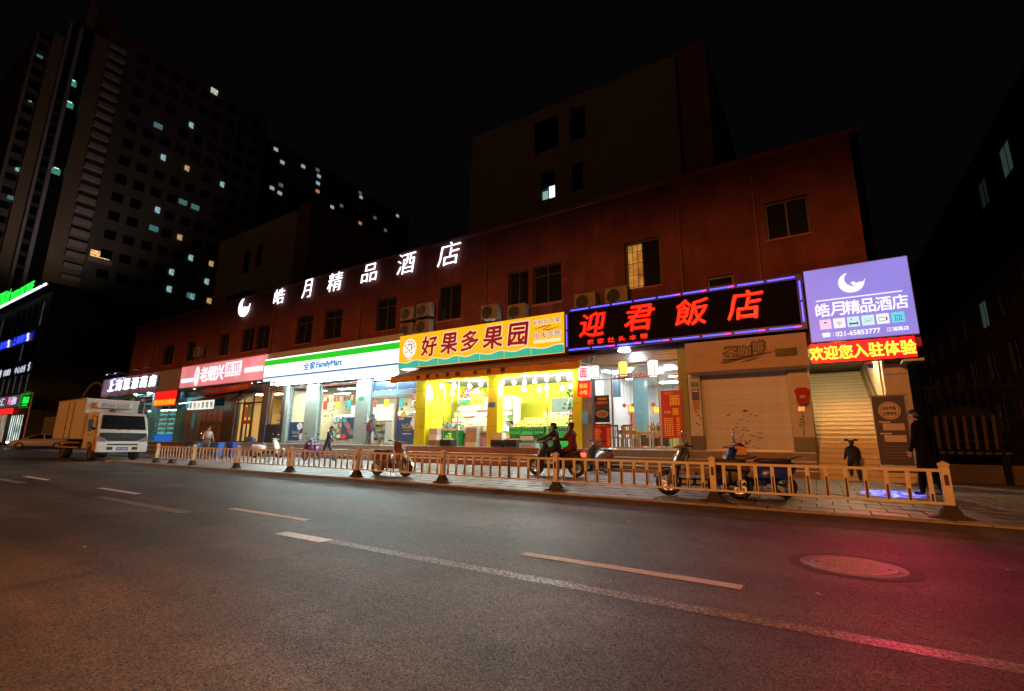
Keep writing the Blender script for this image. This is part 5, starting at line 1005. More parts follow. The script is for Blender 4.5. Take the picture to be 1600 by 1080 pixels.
# ------------------------------------------------------------------ HOTEL ENTRANCE
he = thing('hotel_entrance', 'narrow open hotel stairwell with a cream stair flight beside the closed shop', 'entrance', (1,18,.25))
cream_t = M('cream_stair_tile', (.62,.5,.33), .45, noise=.12, scale=4, wear=((.5,.38,.22), 2, .6)); cwall = M('cream_stair_wall', (.6,.5,.36), .6, noise=.1, scale=2)
nst = 26; z = .22
for k in range(nst):
    y = 17.2+.29*k; h = .155; lo = k < 5
    s_ = MB().box(-.02 if not lo else -.3, 1.86 if not lo else 2.3, y, y+.32, z-.2, z+h-.02).build('step', cream_t, he)
    MB().box(-.02 if not lo else -.3, 1.86 if not lo else 2.3, y-.022, y+.32, z+h-.02, z+h).build('nosing', M('nosing_brown', (.36,.26,.14), .5, noise=.2), s_); z += h
MB().box(-.02,.03,18.2,25.5,.9,6.6).build('side_wall', cwall, he); MB().box(1.86,1.9,18.2,25.5,.9,6.6).build('side_wall', cwall, he)
MB().box(.03,1.86,24.9,25,4,6.6).build('back_wall', cwall, he)
sk = MB().add([(1.855,18.0,1.35),(1.855,24.9,5.05),(1.855,24.9,5.25),(1.855,18.0,1.55),(1.83,18.0,1.35),(1.83,24.9,5.05),(1.83,24.9,5.25),(1.83,18.0,1.55)], [(0,1,2,3),(7,6,5,4),(2,6,7,3),(0,4,5,1),(0,3,7,4)]).build('skirting', M('stair_skirting', (.42,.3,.16), .4), he)
MB().tube([(1.8,17.9,2.05),(1.8,24.5,5.6)], .025, 6).build('handrail', steel, he)
MB().box(.03,1.86,18.2,25.5,6.6,6.66).build('ceiling', ceil_m, he)
MB().box(.5,1.4,20.0,20.3,6.54,6.595).build('stair_light', EM('stair_lamp', (1,.70,.33), 14), he); MB().box(.6,1.3,18.5,18.7,6.54,6.595).build('stair_light', EM('stair_lamp', (1,.70,.33), 14), he)
MB().box(1.9,2.48,17.75,18.3,.72,4.6).build('pillar', M('white_pillar_tile', (.5,.46,.4), .5, noise=.15), he, bevel=.01)
for zz in (2.1,3.3): MB().box(1.898,2.482,17.747,17.75,zz,zz+.015).build('tile_joint', dark_metal, he)
o = poster('dark number plate at the top of the white pillar beside the hotel stairs', 1.98,2.36,3.62,3.82,17.72,M('plate_dark', (.03,.03,.03), .4), 'plate', name='plate'); txt(MB(), '1426', 2.05,2.3,3.66,3.76,17.72,.004).build('print', M('plate_print', (.5,.5,.48), .5), o)
MB().ell((.95,18.55,4.3), (.09,.09,.1), 10, 8).build('stair_bulb', EM('stair_bulb', (1,.74,.36), 1100), he, smooth=True); MB().box(.03,1.86,18.3,18.5,4.4,4.6).build('lintel', cwall, he)
# sign board
hbS = thing('hotel_sign_board', 'large lavender lit hotel sign with white moon, characters, six icons and phone number', 'sign', (1.45,16.8,4.3))
LV = EM('lavender_lightbox', (.25,.24,.80), .93, vary=.10, vscale=.6)
MB().box(.17,2.74,16.82,17.25,4.27,6.6).build('box', M('board_back', (.2,.18,.3), .5), hbS)
MB().box(.19,2.72,16.8,16.82,4.3,6.57).build('face', LV, hbS)
WS = EM('sign_white', (.85,.93,1), 1.05, nee=False)
moon(MB(), 1.36, 6.02, .32, 16.785, 16.797).build('moon_emblem', WS, hbS)
MB().box(.42,2.5,16.787,16.797,5.545,5.575).build('rule', WS, hbS)
chars('皓月精品酒店', .38, 2.6, 5.05, 5.46, 16.797, WS, hbS, depth=.01, bold=.016, fill=.96)
for k, c in enumerate(((.72,.6,.95),(.8,.9,1),(.5,.85,1),(.55,.9,.95),(.75,.92,.97),(.12,.7,.9))):
    a = .45+.345*k; p = MB().box(a,a+.29,16.787,16.797,4.66,4.96).build('icon_tile', EM('icon_%d' % k, c, .95, nee=False), hbS)
    ik = M('icon_ink', (.03,.06,.08), .5); g = MB(); cx, cz = a+.145, 4.8; q = lambda x0,x1,z0,z1: g.box(cx+x0,cx+x1,16.78,16.786,cz+z0,cz+z1)
    if k == 0: blob(g, cx, cz+.06, .04, .02, 16.786)
    if k == 1:
        for r in (.05,.085): g.tube([(cx+r*cos(t_), 16.783, cz-.06+r*1.2*sin(t_)) for t_ in [pi*.2+pi*.6*j/8 for j in range(9)]], .006, 4)
        blob(g, cx, cz-.05, .016, .016, 16.786)
    if k == 2: q(-.1,.1,-.07,-.03); q(-.1,-.08,-.1,.0); q(.08,.1,-.1,0); blob(g, cx-.05, cz+.08, .02, .015, 16.786)
    if k == 3: q(-.09,.09,-.05,-.045); q(-.09,.09,.05,.055); q(-.09,-.085,-.05,.05); q(.085,.09,-.05,.05); q(-.05,.05,-.01,0)
    if k == 4: q(-.1,.06,-.06,-.05); q(-.1,.06,.04,.05); q(.07,.1,-.05,.05); q(-.1,-.09,-.06,.05)
    if k == 5: q(-.07,-.06,-.08,.05); q(.06,.07,-.08,.05); q(-.08,.08,.05,.065); q(-.03,-.02,-.08,.02); q(.02,.03,-.08,.02); q(-.1,.1,-.085,-.075)
    g.build('icon', ik, p)
txt(MB(), '021-65853777', .82, 1.88, 4.41, 4.55, 16.797, .008, .03).build('lettering', WS, hbS); txt(MB(), '江浦路店', 2.02, 2.52, 4.42, 4.54, 16.797, .008, .01).build('lettering', WS, hbS)
g = MB().box(.49,.67,16.787,16.797,4.42,4.48); g.box(.53,.63,16.787,16.797,4.48,4.51); g.prism([(.46,4.49),(.5,4.55),(.66,4.55),(.7,4.49),(.64,4.49),(.63,4.515),(.53,4.515),(.52,4.49)], 16.787, 16.797); g.box(.75,.77,16.787,16.797,4.43,4.455); g.box(.75,.77,16.787,16.797,4.5,4.525); g.build('telephone_icon', WS, hbS)
le = thing('led_ticker', 'red LED ticker with yellow welcome characters below the lavender hotel sign', 'sign', (1.4,16.8,3.65))
MB().box(.12,2.62,16.83,17.1,3.64,4.25).build('case', M('ticker_case', (.06,.01,.01), .4), le); MB().box(.14,2.6,16.82,16.83,3.66,4.23).build('screen', EM('ticker_red', (1,.0006,.004), 7), le)
MB().box(2.62,2.75,16.84,17.1,3.95,4.2).build('end_cap', EM('ticker_red_dim', (.3,.002,.01), .4), le)
ty = EM('ticker_yellow', (1,.55,.03), 2.5); chars('欢迎您入驻体验', .1, 2.62, 3.74, 4.14, 16.82, ty, le, depth=.012, bold=.03, fill=.93)
MB().box(2.3,2.75,16.9,17.6,3.55,3.62).build('bracket', grey_alu, le)
lamp('added_pink_spot', 'SPOT', (1.36,16.74,3.95), 1000, (1,.02,.10), .6, (.35,4.9,0), 31, 1, le)  # narrow spot added for the pink patch on the road
# roll up banner
rbn = thing('roll_up_banner', 'dark blue roll up banner with a pale round emblem beside the stairs', 'banner', (1.85,17.1,.5))
MB().obox((1.84,17.05,1.66), (.74,.012,1.9), (-.03,0,0)).build('sheet', M('dark_navy_banner', (.012,.01,.045), .45, noise=.1), rbn)
for a in (1.465,2.215): MB().tube([(a,17.03,.6),(a,17.1,2.62)], .012, 6).build('edge_pole', grey_alu, rbn)
MB().tube([(1.4,17.06,2.63),(2.28,17.06,2.63)], .018, 6).build('top_bar', grey_alu, rbn); MB().box(1.42,2.26,16.95,17.15,.6,.7).build('base', grey_alu, rbn)
pb = M('pale_banner_print', (.62,.5,.42), .5); blob(MB(), 1.84, 2.2, .25, .25, 17.035, n=28).build('emblem', pb, rbn); blob(MB(), 1.84, 2.2, .22, .22, 17.029, n=28).build('emblem_ring', M('dark_navy_banner', (.012,.01,.045)), rbn); blob(MB(), 1.84, 2.2, .205, .205, 17.023, n=28).build('emblem_disc', pb, rbn)
g = MB(); txt(g, '自助早餐', 1.69,1.99,2.21,2.32,17.017,.004,.03); txt(g, '免费停车', 1.69,1.99,2.06,2.17,17.017,.004,.03); g.build('lettering', M('dark_navy_banner', (.012,.01,.045)), rbn)
for zz in (1.33,1.65): MB().box(1.64,2.12,17.02,17.027,zz,zz+.19).build('text_box', pb, rbn); MB().box(1.56,1.82,17.02,17.027,zz+.21,zz+.25).build('text_line', pb, rbn)
for k in range(5): MB().box(1.56,2.14,17.008,17.015,.88+.08*k,.905+.08*k).build('text_line', M('dim_print', (.12,.07,.08), .5), rbn)
# projector throwing a blue welcome picture on the pavement
pj = thing('logo_projector', 'small projector under the hotel sign throwing a blue light picture on the pavement', 'projector', (1.5,16.75,3.5))
MB().obox((1.5,16.75,3.5), (.16,.3,.14), (.5,0,0)).build('body', dark_metal, pj, bevel=.02); MB().tube([(1.5,16.9,3.55),(1.5,17.0,3.66)], .02, 6).build('bracket', dark_metal, pj); MB().lathe((1.5,16.6,3.42), [(.05,0),(.05,.03)], 10, 'y').build('lens', EM('projector_lens', (.2,.3,1), 3, nee=False), pj)
tgt = Vector((1.32,13.75,.2)); L_ = lamp('projector_light', 'SPOT', (1.5,16.57,3.40), 5200, (1,1,1), .003, tgt, 15.5, .06, pj)
ld = L_.data; ld.use_nodes = True; nt = ld.node_tree; N = nt.nodes; Lk = nt.links; e = N['Emission']
tc = N.new('ShaderNodeTexCoord'); mp = N.new('ShaderNodeMapping'); mp.inputs['Scale'].default_value = (1,1,1)
wv = N.new('ShaderNodeTexNoise'); wv.inputs['Scale'].default_value = 22; wv.inputs['Detail'].default_value = 1; wv.inputs['Distortion'].default_value = 2.5; Lk.new(tc.outputs['Normal'], mp.inputs[0]); Lk.new(mp.outputs[0], wv.inputs['Vector'])
cr = N.new('ShaderNodeValToRGB'); cr.color_ramp.elements[0].position = .52; cr.color_ramp.elements[0].color = (.01,.01,.6,1); cr.color_ramp.elements[1].position = .60; cr.color_ramp.elements[1].color = (.2,.3,1,1); Lk.new(wv.outputs[0], cr.inputs[0]); Lk.new(cr.outputs[0], e.inputs[0])
# ------------------------------------------------------------------ PINK FASCIA SHOP and dark door
ns = thing('noodle_shop', 'shop with dark stone front, brown panelled doors and a warm lit glass door', 'shop', (-35,18,1.0))
for a, b in ((-35.75,-34.25),(-31.0,-30.3),(-28.7,-28.36)): MB().box(a,b,17.8,18.2,1.0,4.75).build('pillar', stone_dark, ns, bevel=.01)
MB().box(-42.0,-28.36,17.86,18.2,4.45,4.95).build('lintel', stone_dark, ns)
MB().box(-30.3,-28.7,17.85,18.2,1.0,2.15).build('window_wall', M('dark_glazed_tile', (.03,.03,.035), .3, noise=.2, scale=6), ns)
room(ns, -35.5, -28.5, 18.3, 22.5, 1.0, 4.4, M('amber_wall', (.75,.55,.25), .7, noise=.1), lights=[(-33.5,19.3),(-32,20.6)], ll=.9, lw=.35)
for lx, ly in ((-33.2,18.9),(-31.6,19.2),(-29.4,19.0),(-29.4,20.6)): MB().box(lx-.5,lx+.5,ly-.2,ly+.2,4.33,4.36).build('ceiling_light', EM('amber_panel', (1,.72,.3), 40), ns)
w = frame(MB(), -30.29,-28.71,2.17,4.43,17.98,18.06,.06).build('window', M('brass_frame', (.3,.17,.08), .4, .4), ns); MB().box(-30.2,-28.8,18.01,18.02,2.25,4.36).build('pane', clear_glass, w)
o = poster('menu picture panel behind the amber window', -29.5,-28.7,2.9,4.0,19.5,M('picture_dark', (.25,.12,.06), .5, noise=.6, scale=4)); MB().box(-29.5,-28.7,19.46,19.5,4.02,4.25).build('light_strip', EM('menu_light', (1,.95,.8), 2.5), o)
t = thing('potted_plant', 'green plant standing inside the amber window', 'plant', (-29.9,18.6,1.0)); g = MB(); rr = random.Random(3)
for k in range(70): p = Vector((-29.85+rr.gauss(0,.2),18.7+rr.gauss(0,.1),2.8+rr.gauss(0,.35))); a = rr.uniform(0,6); u = Vector((.1*cos(a),.05,.08*sin(a))); v = Vector((-.03*sin(a),0,.04)); g.add([p-u,p+v,p+u,p-v],[(0,1,2,3)])
g.build('leaves', M('leaf_green', (.05,.16,.03), .5, noise=.4), t)['kind'] = 'stuff'; MB().lathe((-29.85,18.7,1.0), [(.15,0),(.2,.4),(.17,.4)], 12).build('pot', brn, t); MB().tube([(-29.85,18.7,1.3),(-29.85,18.7,3.0)], .02, 5).build('stem', brn, t)
dr = M('dark_door_frame', (.05,.03,.02), .4, noise=.2)
fm = frame(MB(), -34.25,-31.0,1.0,4.4,17.98,18.08,.08,[-33.5,-32.35],[3.7]).build('door_frame', dr, ns)
for a, b in ((-33.46,-32.4),): 
    d_ = frame(MB(), a,b,1.02,3.66,18.0,18.06,.09,[(a+b)/2],[]).build('glass_door', dr, ns); MB().box(a+.05,b-.05,17.985,17.998,2.25,2.5).build('push_bar', rprint, d_); MB().box(a+.1,b-.1,18.02,18.03,1.1,3.58).build('pane', clear_glass, d_); MB().box(a+.12,a+.45,18.0,18.01,2.7,3.4).build('door_poster', M('orange_print', (.7,.25,.08), .5), d_); MB().box(b-.45,b-.12,18.0,18.01,2.7,3.5).build('door_poster', M('leafy_print', (.35,.4,.1), .5, noise=.5, scale=8), d_)
for a, b in ((-34.2,-33.54),(-32.31,-31.05)): MB().box(a,b,18.02,18.03,1.08,3.66).build('pane', clear_glass, fm)
t = thing('bamboo_plant', 'tall green bamboo plant beside the warm lit glass door', 'plant', (-31.8,18.5,1)); g = MB(); rr = random.Random(13)
for k in range(150): p = Vector((-31.7+rr.gauss(0,.2),18.6+rr.gauss(0,.1),1.6+2.4*rr.random())); a = rr.uniform(0,6); u = Vector((.11*cos(a),.05,.09*sin(a))); v = Vector((-.03*sin(a),0,.035)); g.add([p-u,p+v,p+u,p-v],[(0,1,2,3)])
g.build('leaves', M('leaf_green', (.05,.16,.03), .5, noise=.4), t)['kind'] = 'stuff'
for dx in (-.1,.05,.15): MB().tube([(-31.7+dx,18.6,1.0),(-31.7+dx*1.5,18.6,4.0)], .02, 5).build('stem', M('bamboo_green', (.2,.25,.05), .5), t)
t = thing('door_canopy', 'tilted dark wooden canopy over the warm lit glass door', 'canopy', (-33,17.5,3.7)); vs = [(-34.1,17.95,4.35),(-31.6,17.95,4.35),(-31.9,16.9,3.72),(-33.5,16.9,3.72)]
MB().add(vs+[(x,y,z+.06) for x,y,z in vs], [(3,2,1,0),(4,5,6,7),(0,1,5,4),(1,2,6,5),(2,3,7,6),(3,0,4,7)]).build('roof', dr, t)
for k in range(5): a = Vector(vs[0]).lerp(Vector(vs[1]), (k+.5)/5); b = Vector(vs[3]).lerp(Vector(vs[2]), (k+.5)/5); MB().tube([a+Vector((0,0,.07)), b+Vector((0,0,.07))], .03, 5).build('batten', dw, t)
# brown doors, grey door
bd = M('brown_door', (.14,.075,.045), .5, noise=.25, scale=3); 
MB().box(-39.3,-35.75,18.0,18.1,1.0,3.6).build('door_wall', stone_dark, ns)
for k in range(4): a = -39.1+.8*k; d_ = MB().box(a,a+.76,17.95,18.0,1.0,2.3).build('door_leaf', bd, ns, bevel=.01); MB().box(a+.1,a+.66,17.93,17.95,1.15,2.15).build('door_panel', M('brown_door_panel', (.19,.1,.06), .5, noise=.2), d_)
for k in range(4): a = -39.1+.8*k; d_ = MB().box(a,a+.76,17.95,18.0,2.36,3.5).build('shutter_leaf', bd, ns, bevel=.01); MB().box(a+.1,a+.66,17.93,17.95,2.5,3.36).build('door_panel', M('brown_door_panel', (.19,.1,.06), .5), d_)
MB().box(-42.0,-39.3,18.0,18.1,1.0,3.5).build('grey_door_wall', M('grey_metal_door', (.2,.24,.25), .4, .3, noise=.2), ns)
for a in (-41.0,-40.1): MB().box(a-.02,a+.02,17.95,18.0,1.0,3.5).build('door_bar', grey_alu, ns)
MB().box(-41.9,-39.4,18.0,18.1,3.55,4.4).build('transom', EM('teal_lit_transom', (.1,.5,.55), .45, vary=.6, vscale=.8), ns)
MB().box(-40.6,-40.2,17.97,18.0,2.0,3.2).build('door_glass', EM('teal_dim_glass', (.06,.25,.3), .3, nee=False), ns)
aw2 = thing('character_awning', 'small awning with a row of white lit panels each bearing a dark character', 'awning', (-37.7,17.4,3.4))
MB().add([(-39.6,18,4.35),(-35.9,18,4.35),(-35.9,17.2,3.95),(-39.6,17.2,3.95),(-39.6,18,4.30),(-35.9,18,4.30),(-35.9,17.2,3.9),(-39.6,17.2,3.9)], [(0,1,2,3),(7,6,5,4),(3,2,6,7),(0,3,7,4),(1,5,6,2)]).build('canopy', M('maroon_canopy', (.2,.06,.05), .7), aw2)
for k, ch in enumerate('蒸包小笼馄饨'):
    a = -39.5+.6*k; p = MB().box(a,a+.56,17.15,17.2,3.32,3.95).build('panel', EM('awning_white', (.9,.95,.85), .95), aw2); txt(MB(), ch, a+.1,a+.46,3.42,3.85,17.15,.006,.02).build('letter', M('dark_green_ink', (.05,.1,.06), .5), p)
MB().tube([(-41.5,17.3,3.86),(-39.6,17.3,3.92)], .03, 6).build('tube', EM('thin_tube', (.9,.9,.95), 4), aw2)
# pink fascia
pf = thing('pink_fascia_sign', 'pink ribbed fascia with an upright plaque, white lit characters and two white strips', 'sign', (-35.6,17.1,5.1))
PK = EM('pink_panel', (.85,.32,.36), .6, vary=.35, vscale=.35, base=(.6,.25,.27))
MB().box(-41.35,-30.0,17.1,17.5,5.05,6.72).build('panel', PK, pf)
g = MB()
for k in range(76): g.box(-41.33+.149*k,-41.27+.149*k,17.075,17.1,5.06,6.71)
g.build('rib', PK, pf)['kind'] = 'stuff'
MB().box(-41.35,-30.0,17.06,17.1,6.66,6.74).build('edge_trim', M('orange_trim', (.5,.2,.08), .4), pf); MB().box(-41.35,-30.0,17.1,18,4.98,5.04).build('soffit', M('pink_soffit', (.3,.2,.2), .6), pf)
PW = EM('pink_sign_white', (1,.93,1), 1.25)
blob(MB(), -38.75,5.82,.36,.72,17.06,n=20).build('plaque', PW, pf); txt(MB(), '老字号', -38.95,-38.55,5.4,6.3,17.05,.006).build('plaque_mark', EM('plaque_grey', (.5,.35,.45), .5, nee=False), pf)
chars('老绍兴', -38.2,-34.9,5.35,6.4,17.06,PW,pf,depth=.05,bold=.012,fill=.92)
MB().box(-34.75,-32.7,17.05,17.075,5.72,6.5).build('box_letters', PW, pf); txt(MB(), '面馆', -34.6,-32.85,5.8,6.42,17.05,.01,.0).build('letter', EM('pink_dim', (.6,.25,.3), .5, nee=False), pf); txt(MB(), 'LAO SHAO XING', -34.7,-32.75,5.5,5.66,17.06,.02,.03).build('lettering', PW, pf)
MB().box(-41.1,-39.2,17.05,17.07,5.42,5.72).build('strip', PW, pf); MB().box(-32.2,-30.05,17.05,17.07,5.62,5.95).build('strip', PW, pf)
rbn2 = thing('red_banner', 'long red cloth banner sagging under the pink fascia', 'banner', (-34.7,17.3,4.5))
n = 20; vs = []
for k in range(n+1): x = -37.8+6.2*k/n; sg = -.08*sin(pi*k/n); vs += [(x,17.3+.02*sin(k*1.3),4.44+.02*k*.3+sg),(x,17.28+.02*sin(k*1.7),4.88+.02*k*.3+sg)]
MB().add(vs, [(2*k,2*k+2,2*k+3,2*k+1) for k in range(n)]).build('cloth', M('red_banner_cloth', (.5,.03,.04), .6, noise=.15), rbn2)
txt(MB(), '欢迎新老顾客', -34.5,-31.9,4.58,4.84,17.25,.004,.02).build('lettering', M('banner_gold', (.75,.45,.15), .5), rbn2); MB().box(-37.7,-35.5,17.255,17.26,4.5,4.72).build('purple_print', M('purple_print', (.3,.15,.5), .5, noise=.4, scale=6), rbn2)
for x in (-33.0,-31.9,-31.0,-39.7): 
    t = thing('downlight', {-33.0:'recessed downlight over the tilted canopy',-31.9:'recessed downlight right of the red banner',-31.0:'recessed downlight at the dark pillar beside the store fascia',-39.7:'recessed downlight left of the red banner'}[x], 'light', (x,17.5,4.93), 'downlights under the pink fascia'); MB().lathe((x,17.45,4.94), [(0,0),(.09,0),(.11,.02),(.11,.05)], 12).build('lens', down_lit, t); MB().lathe((x,17.45,4.94), [(.11,-.005),(.14,-.005),(.14,.04)], 12).build('ring', grey_alu, t)
# ------------------------------------------------------------------ PHARMACY
ph = thing('pharmacy', 'pharmacy front with teal lit pillars and a glowing glass door full of shelves', 'shop', (-49,18,.9))
tp = M('teal_pillar', (.10,.38,.44), .35, noise=.15, scale=2)
for a, b in ((-57.3,-56.6),(-52.4,-51.7),(-47.6,-46.7),(-43.0,-42.0)): MB().box(a,b,17.8,18.2,.8,5.0).build('pillar', tp, ph, bevel=.02)
MB().box(-57.3,-42.0,17.85,18.2,4.75,5.05).build('lintel', tp, ph)
room(ph, -57.0, -42.1, 18.3, 22.5, .9, 4.6, M('aqua_wall', (.35,.75,.72), .6, noise=.05), lights=[(x,y) for x in (-55,-52.5,-50,-47.8,-45.6,-44) for y in (19.3,)], ll=1.4, lw=.35)
for k in range(3): shelf('medicine_shelf', ('left','middle','right')[k]+' medicine shelf inside the teal pharmacy', -56.5+4.9*k,-52.4+4.9*k,20,20.5,.9,3.8,7,'pale','medicine shelves', boxw=.18, seed=40+k, lit=EM('aqua_fill_light', (.5,1,.95), 30), frame_m=EM('aqua_glow_shelf', (.12,.62,.6), .55, base=(.4,.75,.75)))  # glowing frames and tubes added to brighten the dim interior
for a, b in ((-56.6,-52.4),(-51.7,-47.6),(-46.7,-43.0)):
    fm = frame(MB(), a,b,.9,4.75,18.0,18.08,.06,[(a+b)/2],[3.6]).build('window', grey_alu, ph); MB().box(a+.06,b-.06,18.03,18.04,.96,4.69).build('pane', clear_glass, fm)
MB().box(-46.6,-43.1,17.98,18.0,.95,1.5).build('blue_sticker', EM('pharm_blue', (.02,.2,.9), .5, nee=False), ph)
ps = thing('pharmacy_sign', 'grey violet ribbed fascia with white raised characters beside the pink sign', 'sign', (-49.3,17.2,5))
pr = M('violet_grey_panel', (.32,.29,.42), .45, .1, noise=.12, scale=.8)
MB().box(-57.3,-41.4,17.2,17.6,4.98,6.66).build('panel', pr, ps); g = MB()
for k in range(53): g.box(-57.28+.3*k,-57.16+.3*k,17.16,17.2,5.0,6.64)
g.build('rib', pr, ps)['kind'] = 'stuff'
MB().box(-57.3,-41.4,17.62,18,4.92,4.97).build('soffit', tp, ps)
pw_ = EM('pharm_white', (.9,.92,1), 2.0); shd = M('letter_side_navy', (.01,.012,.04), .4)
for i, ch in enumerate('上海思源药房'):
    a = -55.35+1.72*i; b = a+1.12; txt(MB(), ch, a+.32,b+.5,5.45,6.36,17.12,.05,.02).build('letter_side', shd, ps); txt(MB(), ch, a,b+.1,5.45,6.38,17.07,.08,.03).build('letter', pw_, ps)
for x in (-54.5,-52.6,-49.0,-46.5):
    t = thing('sign_spotlight', {-54.5:'leftmost small arm lamp on top of the pharmacy sign',-52.6:'second small arm lamp on top of the pharmacy sign',-49.0:'third small arm lamp on top of the pharmacy sign',-46.5:'rightmost small arm lamp on top of the pharmacy sign'}[x], 'light', (x,17,6.66), 'arm lamps on top of the pharmacy sign')
    MB().tube([(x,17.4,6.66),(x,17.3,6.95),(x,16.6,7.0)], .02, 5).build('arm', grey_alu, t); MB().obox((x,16.55,6.97), (.26,.16,.1), (.6,0,0)).build('head', grey_alu, t)
    if x < -50: MB().obox((x,16.53,6.91), (.22,.12,.015), (.6,0,0)).build('lens', EM('violet_flood', (.75,.65,1), 6), t); lamp('flood_light', 'SPOT', (x,16.5,6.85), 150, (.8,.7,1), .05, (x-.6,17.3,5.6), 130, .6, t)
pl = thing('pharmacy_led', 'red and orange LED sign of two stacked rows above the glowing pharmacy door', 'sign', (-43.5,17.2,3.8))
MB().box(-45.2,-41.3,17.0,17.2,3.7,4.95).build('case', M('ticker_case', (.06,.01,.01), .4), pl); MB().box(-45.1,-41.4,16.99,17.0,4.35,4.9).build('screen', EM('led_solid_red', (1,.01,.008), 1.4), pl); MB().box(-45.1,-41.4,16.99,17.0,3.74,4.3).build('screen', EM('led_orange_red', (1,.06,.005), 1.1), pl); chars('医保定点药店', -45.0,-41.5,3.84,4.2,16.99,EM('led_orange', (1,.3,.02), 1.8, nee=False),pl,depth=.01,bold=.04)
for x, lab in ((-50.0,'downlight under the left of the pharmacy fascia'),(-47.3,'downlight under the middle of the pharmacy fascia'),(-44.9,'downlight beside the red LED sign')): 
    t = thing('downlight', lab, 'light', (x,17.4,4.93), 'downlights under the pharmacy fascia'); MB().lathe((x,17.4,4.88), [(0,0),(.09,0),(.11,.02),(.11,.08)], 12).build('lens', EM('pharmacy_downlight', (.7,1,1), 190), t); MB().lathe((x,17.4,4.88), [(.115,-.005),(.14,-.005),(.14,.06)], 12).build('ring', grey_alu, t)
steps('pharmacy_steps', 'brown stone steps in front of the pharmacy and the brown doors', -57.3,-35.65, M('brown_stone_step', (.22,.16,.11), .6, noise=.3, scale=4), y0=16.4, z0=.1, z1=.98, dy=.4)
# ================================================================== VEHICLES (built facing +X at the origin, then placed)
def wheel(parent, x, y, r, w, rim_m, name='wheel', spokes=5, ax='y'):
    o = MB().lathe((x,y,r), [(r*.62,-w*.42),(r*.9,-w*.5),(r,-w*.3),(r,w*.3),(r*.9,w*.5),(r*.62,w*.42)], 24, 'y').build(name, black_rubber, parent, smooth=True)
    g = MB().lathe((x,y,r), [(r*.64,-w*.36),(r*.56,-w*.34),(r*.54,0),(r*.56,w*.34),(r*.64,w*.36)], 20, 'y')
    for k in range(spokes):
        a = 2*pi*k/spokes+.3; g.obox((x+r*.32*cos(a), y, r+r*.32*sin(a)), (r*.55, w*.5, r*.13), (0,-a,0))
    g.lathe((x,y,r), [(0,-w*.4),(r*.14,-w*.4),(r*.14,w*.4),(0,w*.4)], 10, 'y'); g.build('rim', rim_m, o)
    return o
tw_white = M('truck_white_paint', (.68,.68,.66), .35, noise=.08, coat=.4, scale=2, wear=((.4,.36,.3), 1.6, .68)); tr_blk = M('truck_black_trim', (.02,.02,.022), .4)
tr = thing('delivery_truck', 'white refrigerated box truck with a dark grille pulling out at the left', 'truck')
def taper(mb, z0, k):
    mb.v = [(x, y*(1-(k*(z-z0) if z > z0 else 0)), z) for x, y, z in mb.v]; return mb
prof = [(1.75,.62),(2.35,.62),(2.42,.86),(2.75,1.02),(3.1,1.02),(3.4,.86),(3.46,.55),(3.98,.5),(4.03,.62),(4.03,1.0),(3.98,1.48),(3.9,1.62),(3.52,2.45),(3.35,2.58),(2.3,2.62),(1.75,2.6)]
taper(MB().prism(prof, -1.13, 1.13), 1.6, .055).build('cab', tw_white, tr, bevel=.05)
ws = [(3.915,-1.0,1.66),(3.915,1.0,1.66),(3.575,.93,2.42),(3.575,-.93,2.42)]
MB().add([(x+.012,y,z+.005) for x,y,z in ws], [(0,1,2,3)]).build('windshield', dark_glass, tr)
for s in (-1,1):
    MB().tube([(3.93,s*.15,1.64),(3.88,s*.7,1.74)], .012, 5).build('wiper', tr_blk, tr)
    d_ = MB().prism([(2.4,1.0),(3.45,.98),(3.72,1.6),(3.42,2.36),(2.4,2.42)], s*1.128, s*1.140).build('door', tw_white, tr)
    taper(MB().prism([(2.5,1.62),(3.6,1.62),(3.34,2.3),(2.5,2.34)], s*1.142, s*1.150), 1.6, .055).build('side_window', dark_glass, d_); MB().box(2.5,2.7,min(s*1.14,s*1.165),max(s*1.14,s*1.165),1.35,1.4).build('handle', tr_blk, d_)
    MB().tube([(3.55,s*1.12,2.3),(3.8,s*1.38,2.35),(3.85,s*1.42,2.2)], .02, 6).build('mirror_arm', tr_blk, tr); MB().obox((3.84,s*1.44,1.95), (.1,.2,.42)).build('mirror', tr_blk, tr, bevel=.02); MB().obox((3.84,s*1.44,1.62), (.1,.18,.16)).build('mirror', tr_blk, tr, bevel=.02)
    MB().prism([(s*.72,1.0),(s*1.1,1.02),(s*1.12,1.3),(s*.95,1.24),(s*.75,1.16)], 4.0, 4.045, 'x').build('headlight', M('headlight_lens', (.45,.38,.5), .08, .5, noise=0), tr)
    MB().box(4.03,4.045,min(s*.78,s*1.02),max(s*.78,s*1.02),.62,.76).build('fog_light', M('fog_lens', (.5,.5,.5), .15, .5, noise=0), tr)
    MB().prism([(3.5,.62),(4.0,.55),(4.0,1.0),(3.6,1.25)], s*1.131, s*1.142).build('corner_panel', M('amber_reflector_panel', (.5,.3,.12), .3, noise=.3), tr)
MB().prism([(-1.02,1.48),(1.02,1.48),(1.06,1.3),(.75,1.14),(.68,1.04),(-.68,1.04),(-.75,1.14),(-1.06,1.3)], 4.005, 4.04, 'x').build('grille', M('grille_black', (.006,.006,.007), .7), tr)
for k in range(3): MB().box(4.04,4.05,-.7,.7,1.1+.11*k,1.13+.11*k).build('grille_slat', M('grille_dark_slat', (.02,.02,.02), .5), tr)
MB().tube([(4.06,-.14,1.3),(4.06,0,1.36),(4.06,.14,1.3),(4.06,0,1.24),(4.06,-.14,1.3)], .022, 5).build('badge', chrome, tr)
MB().box(3.95,4.1,-1.13,1.13,.46,.9).build('bumper', tw_white, tr, bevel=.04)
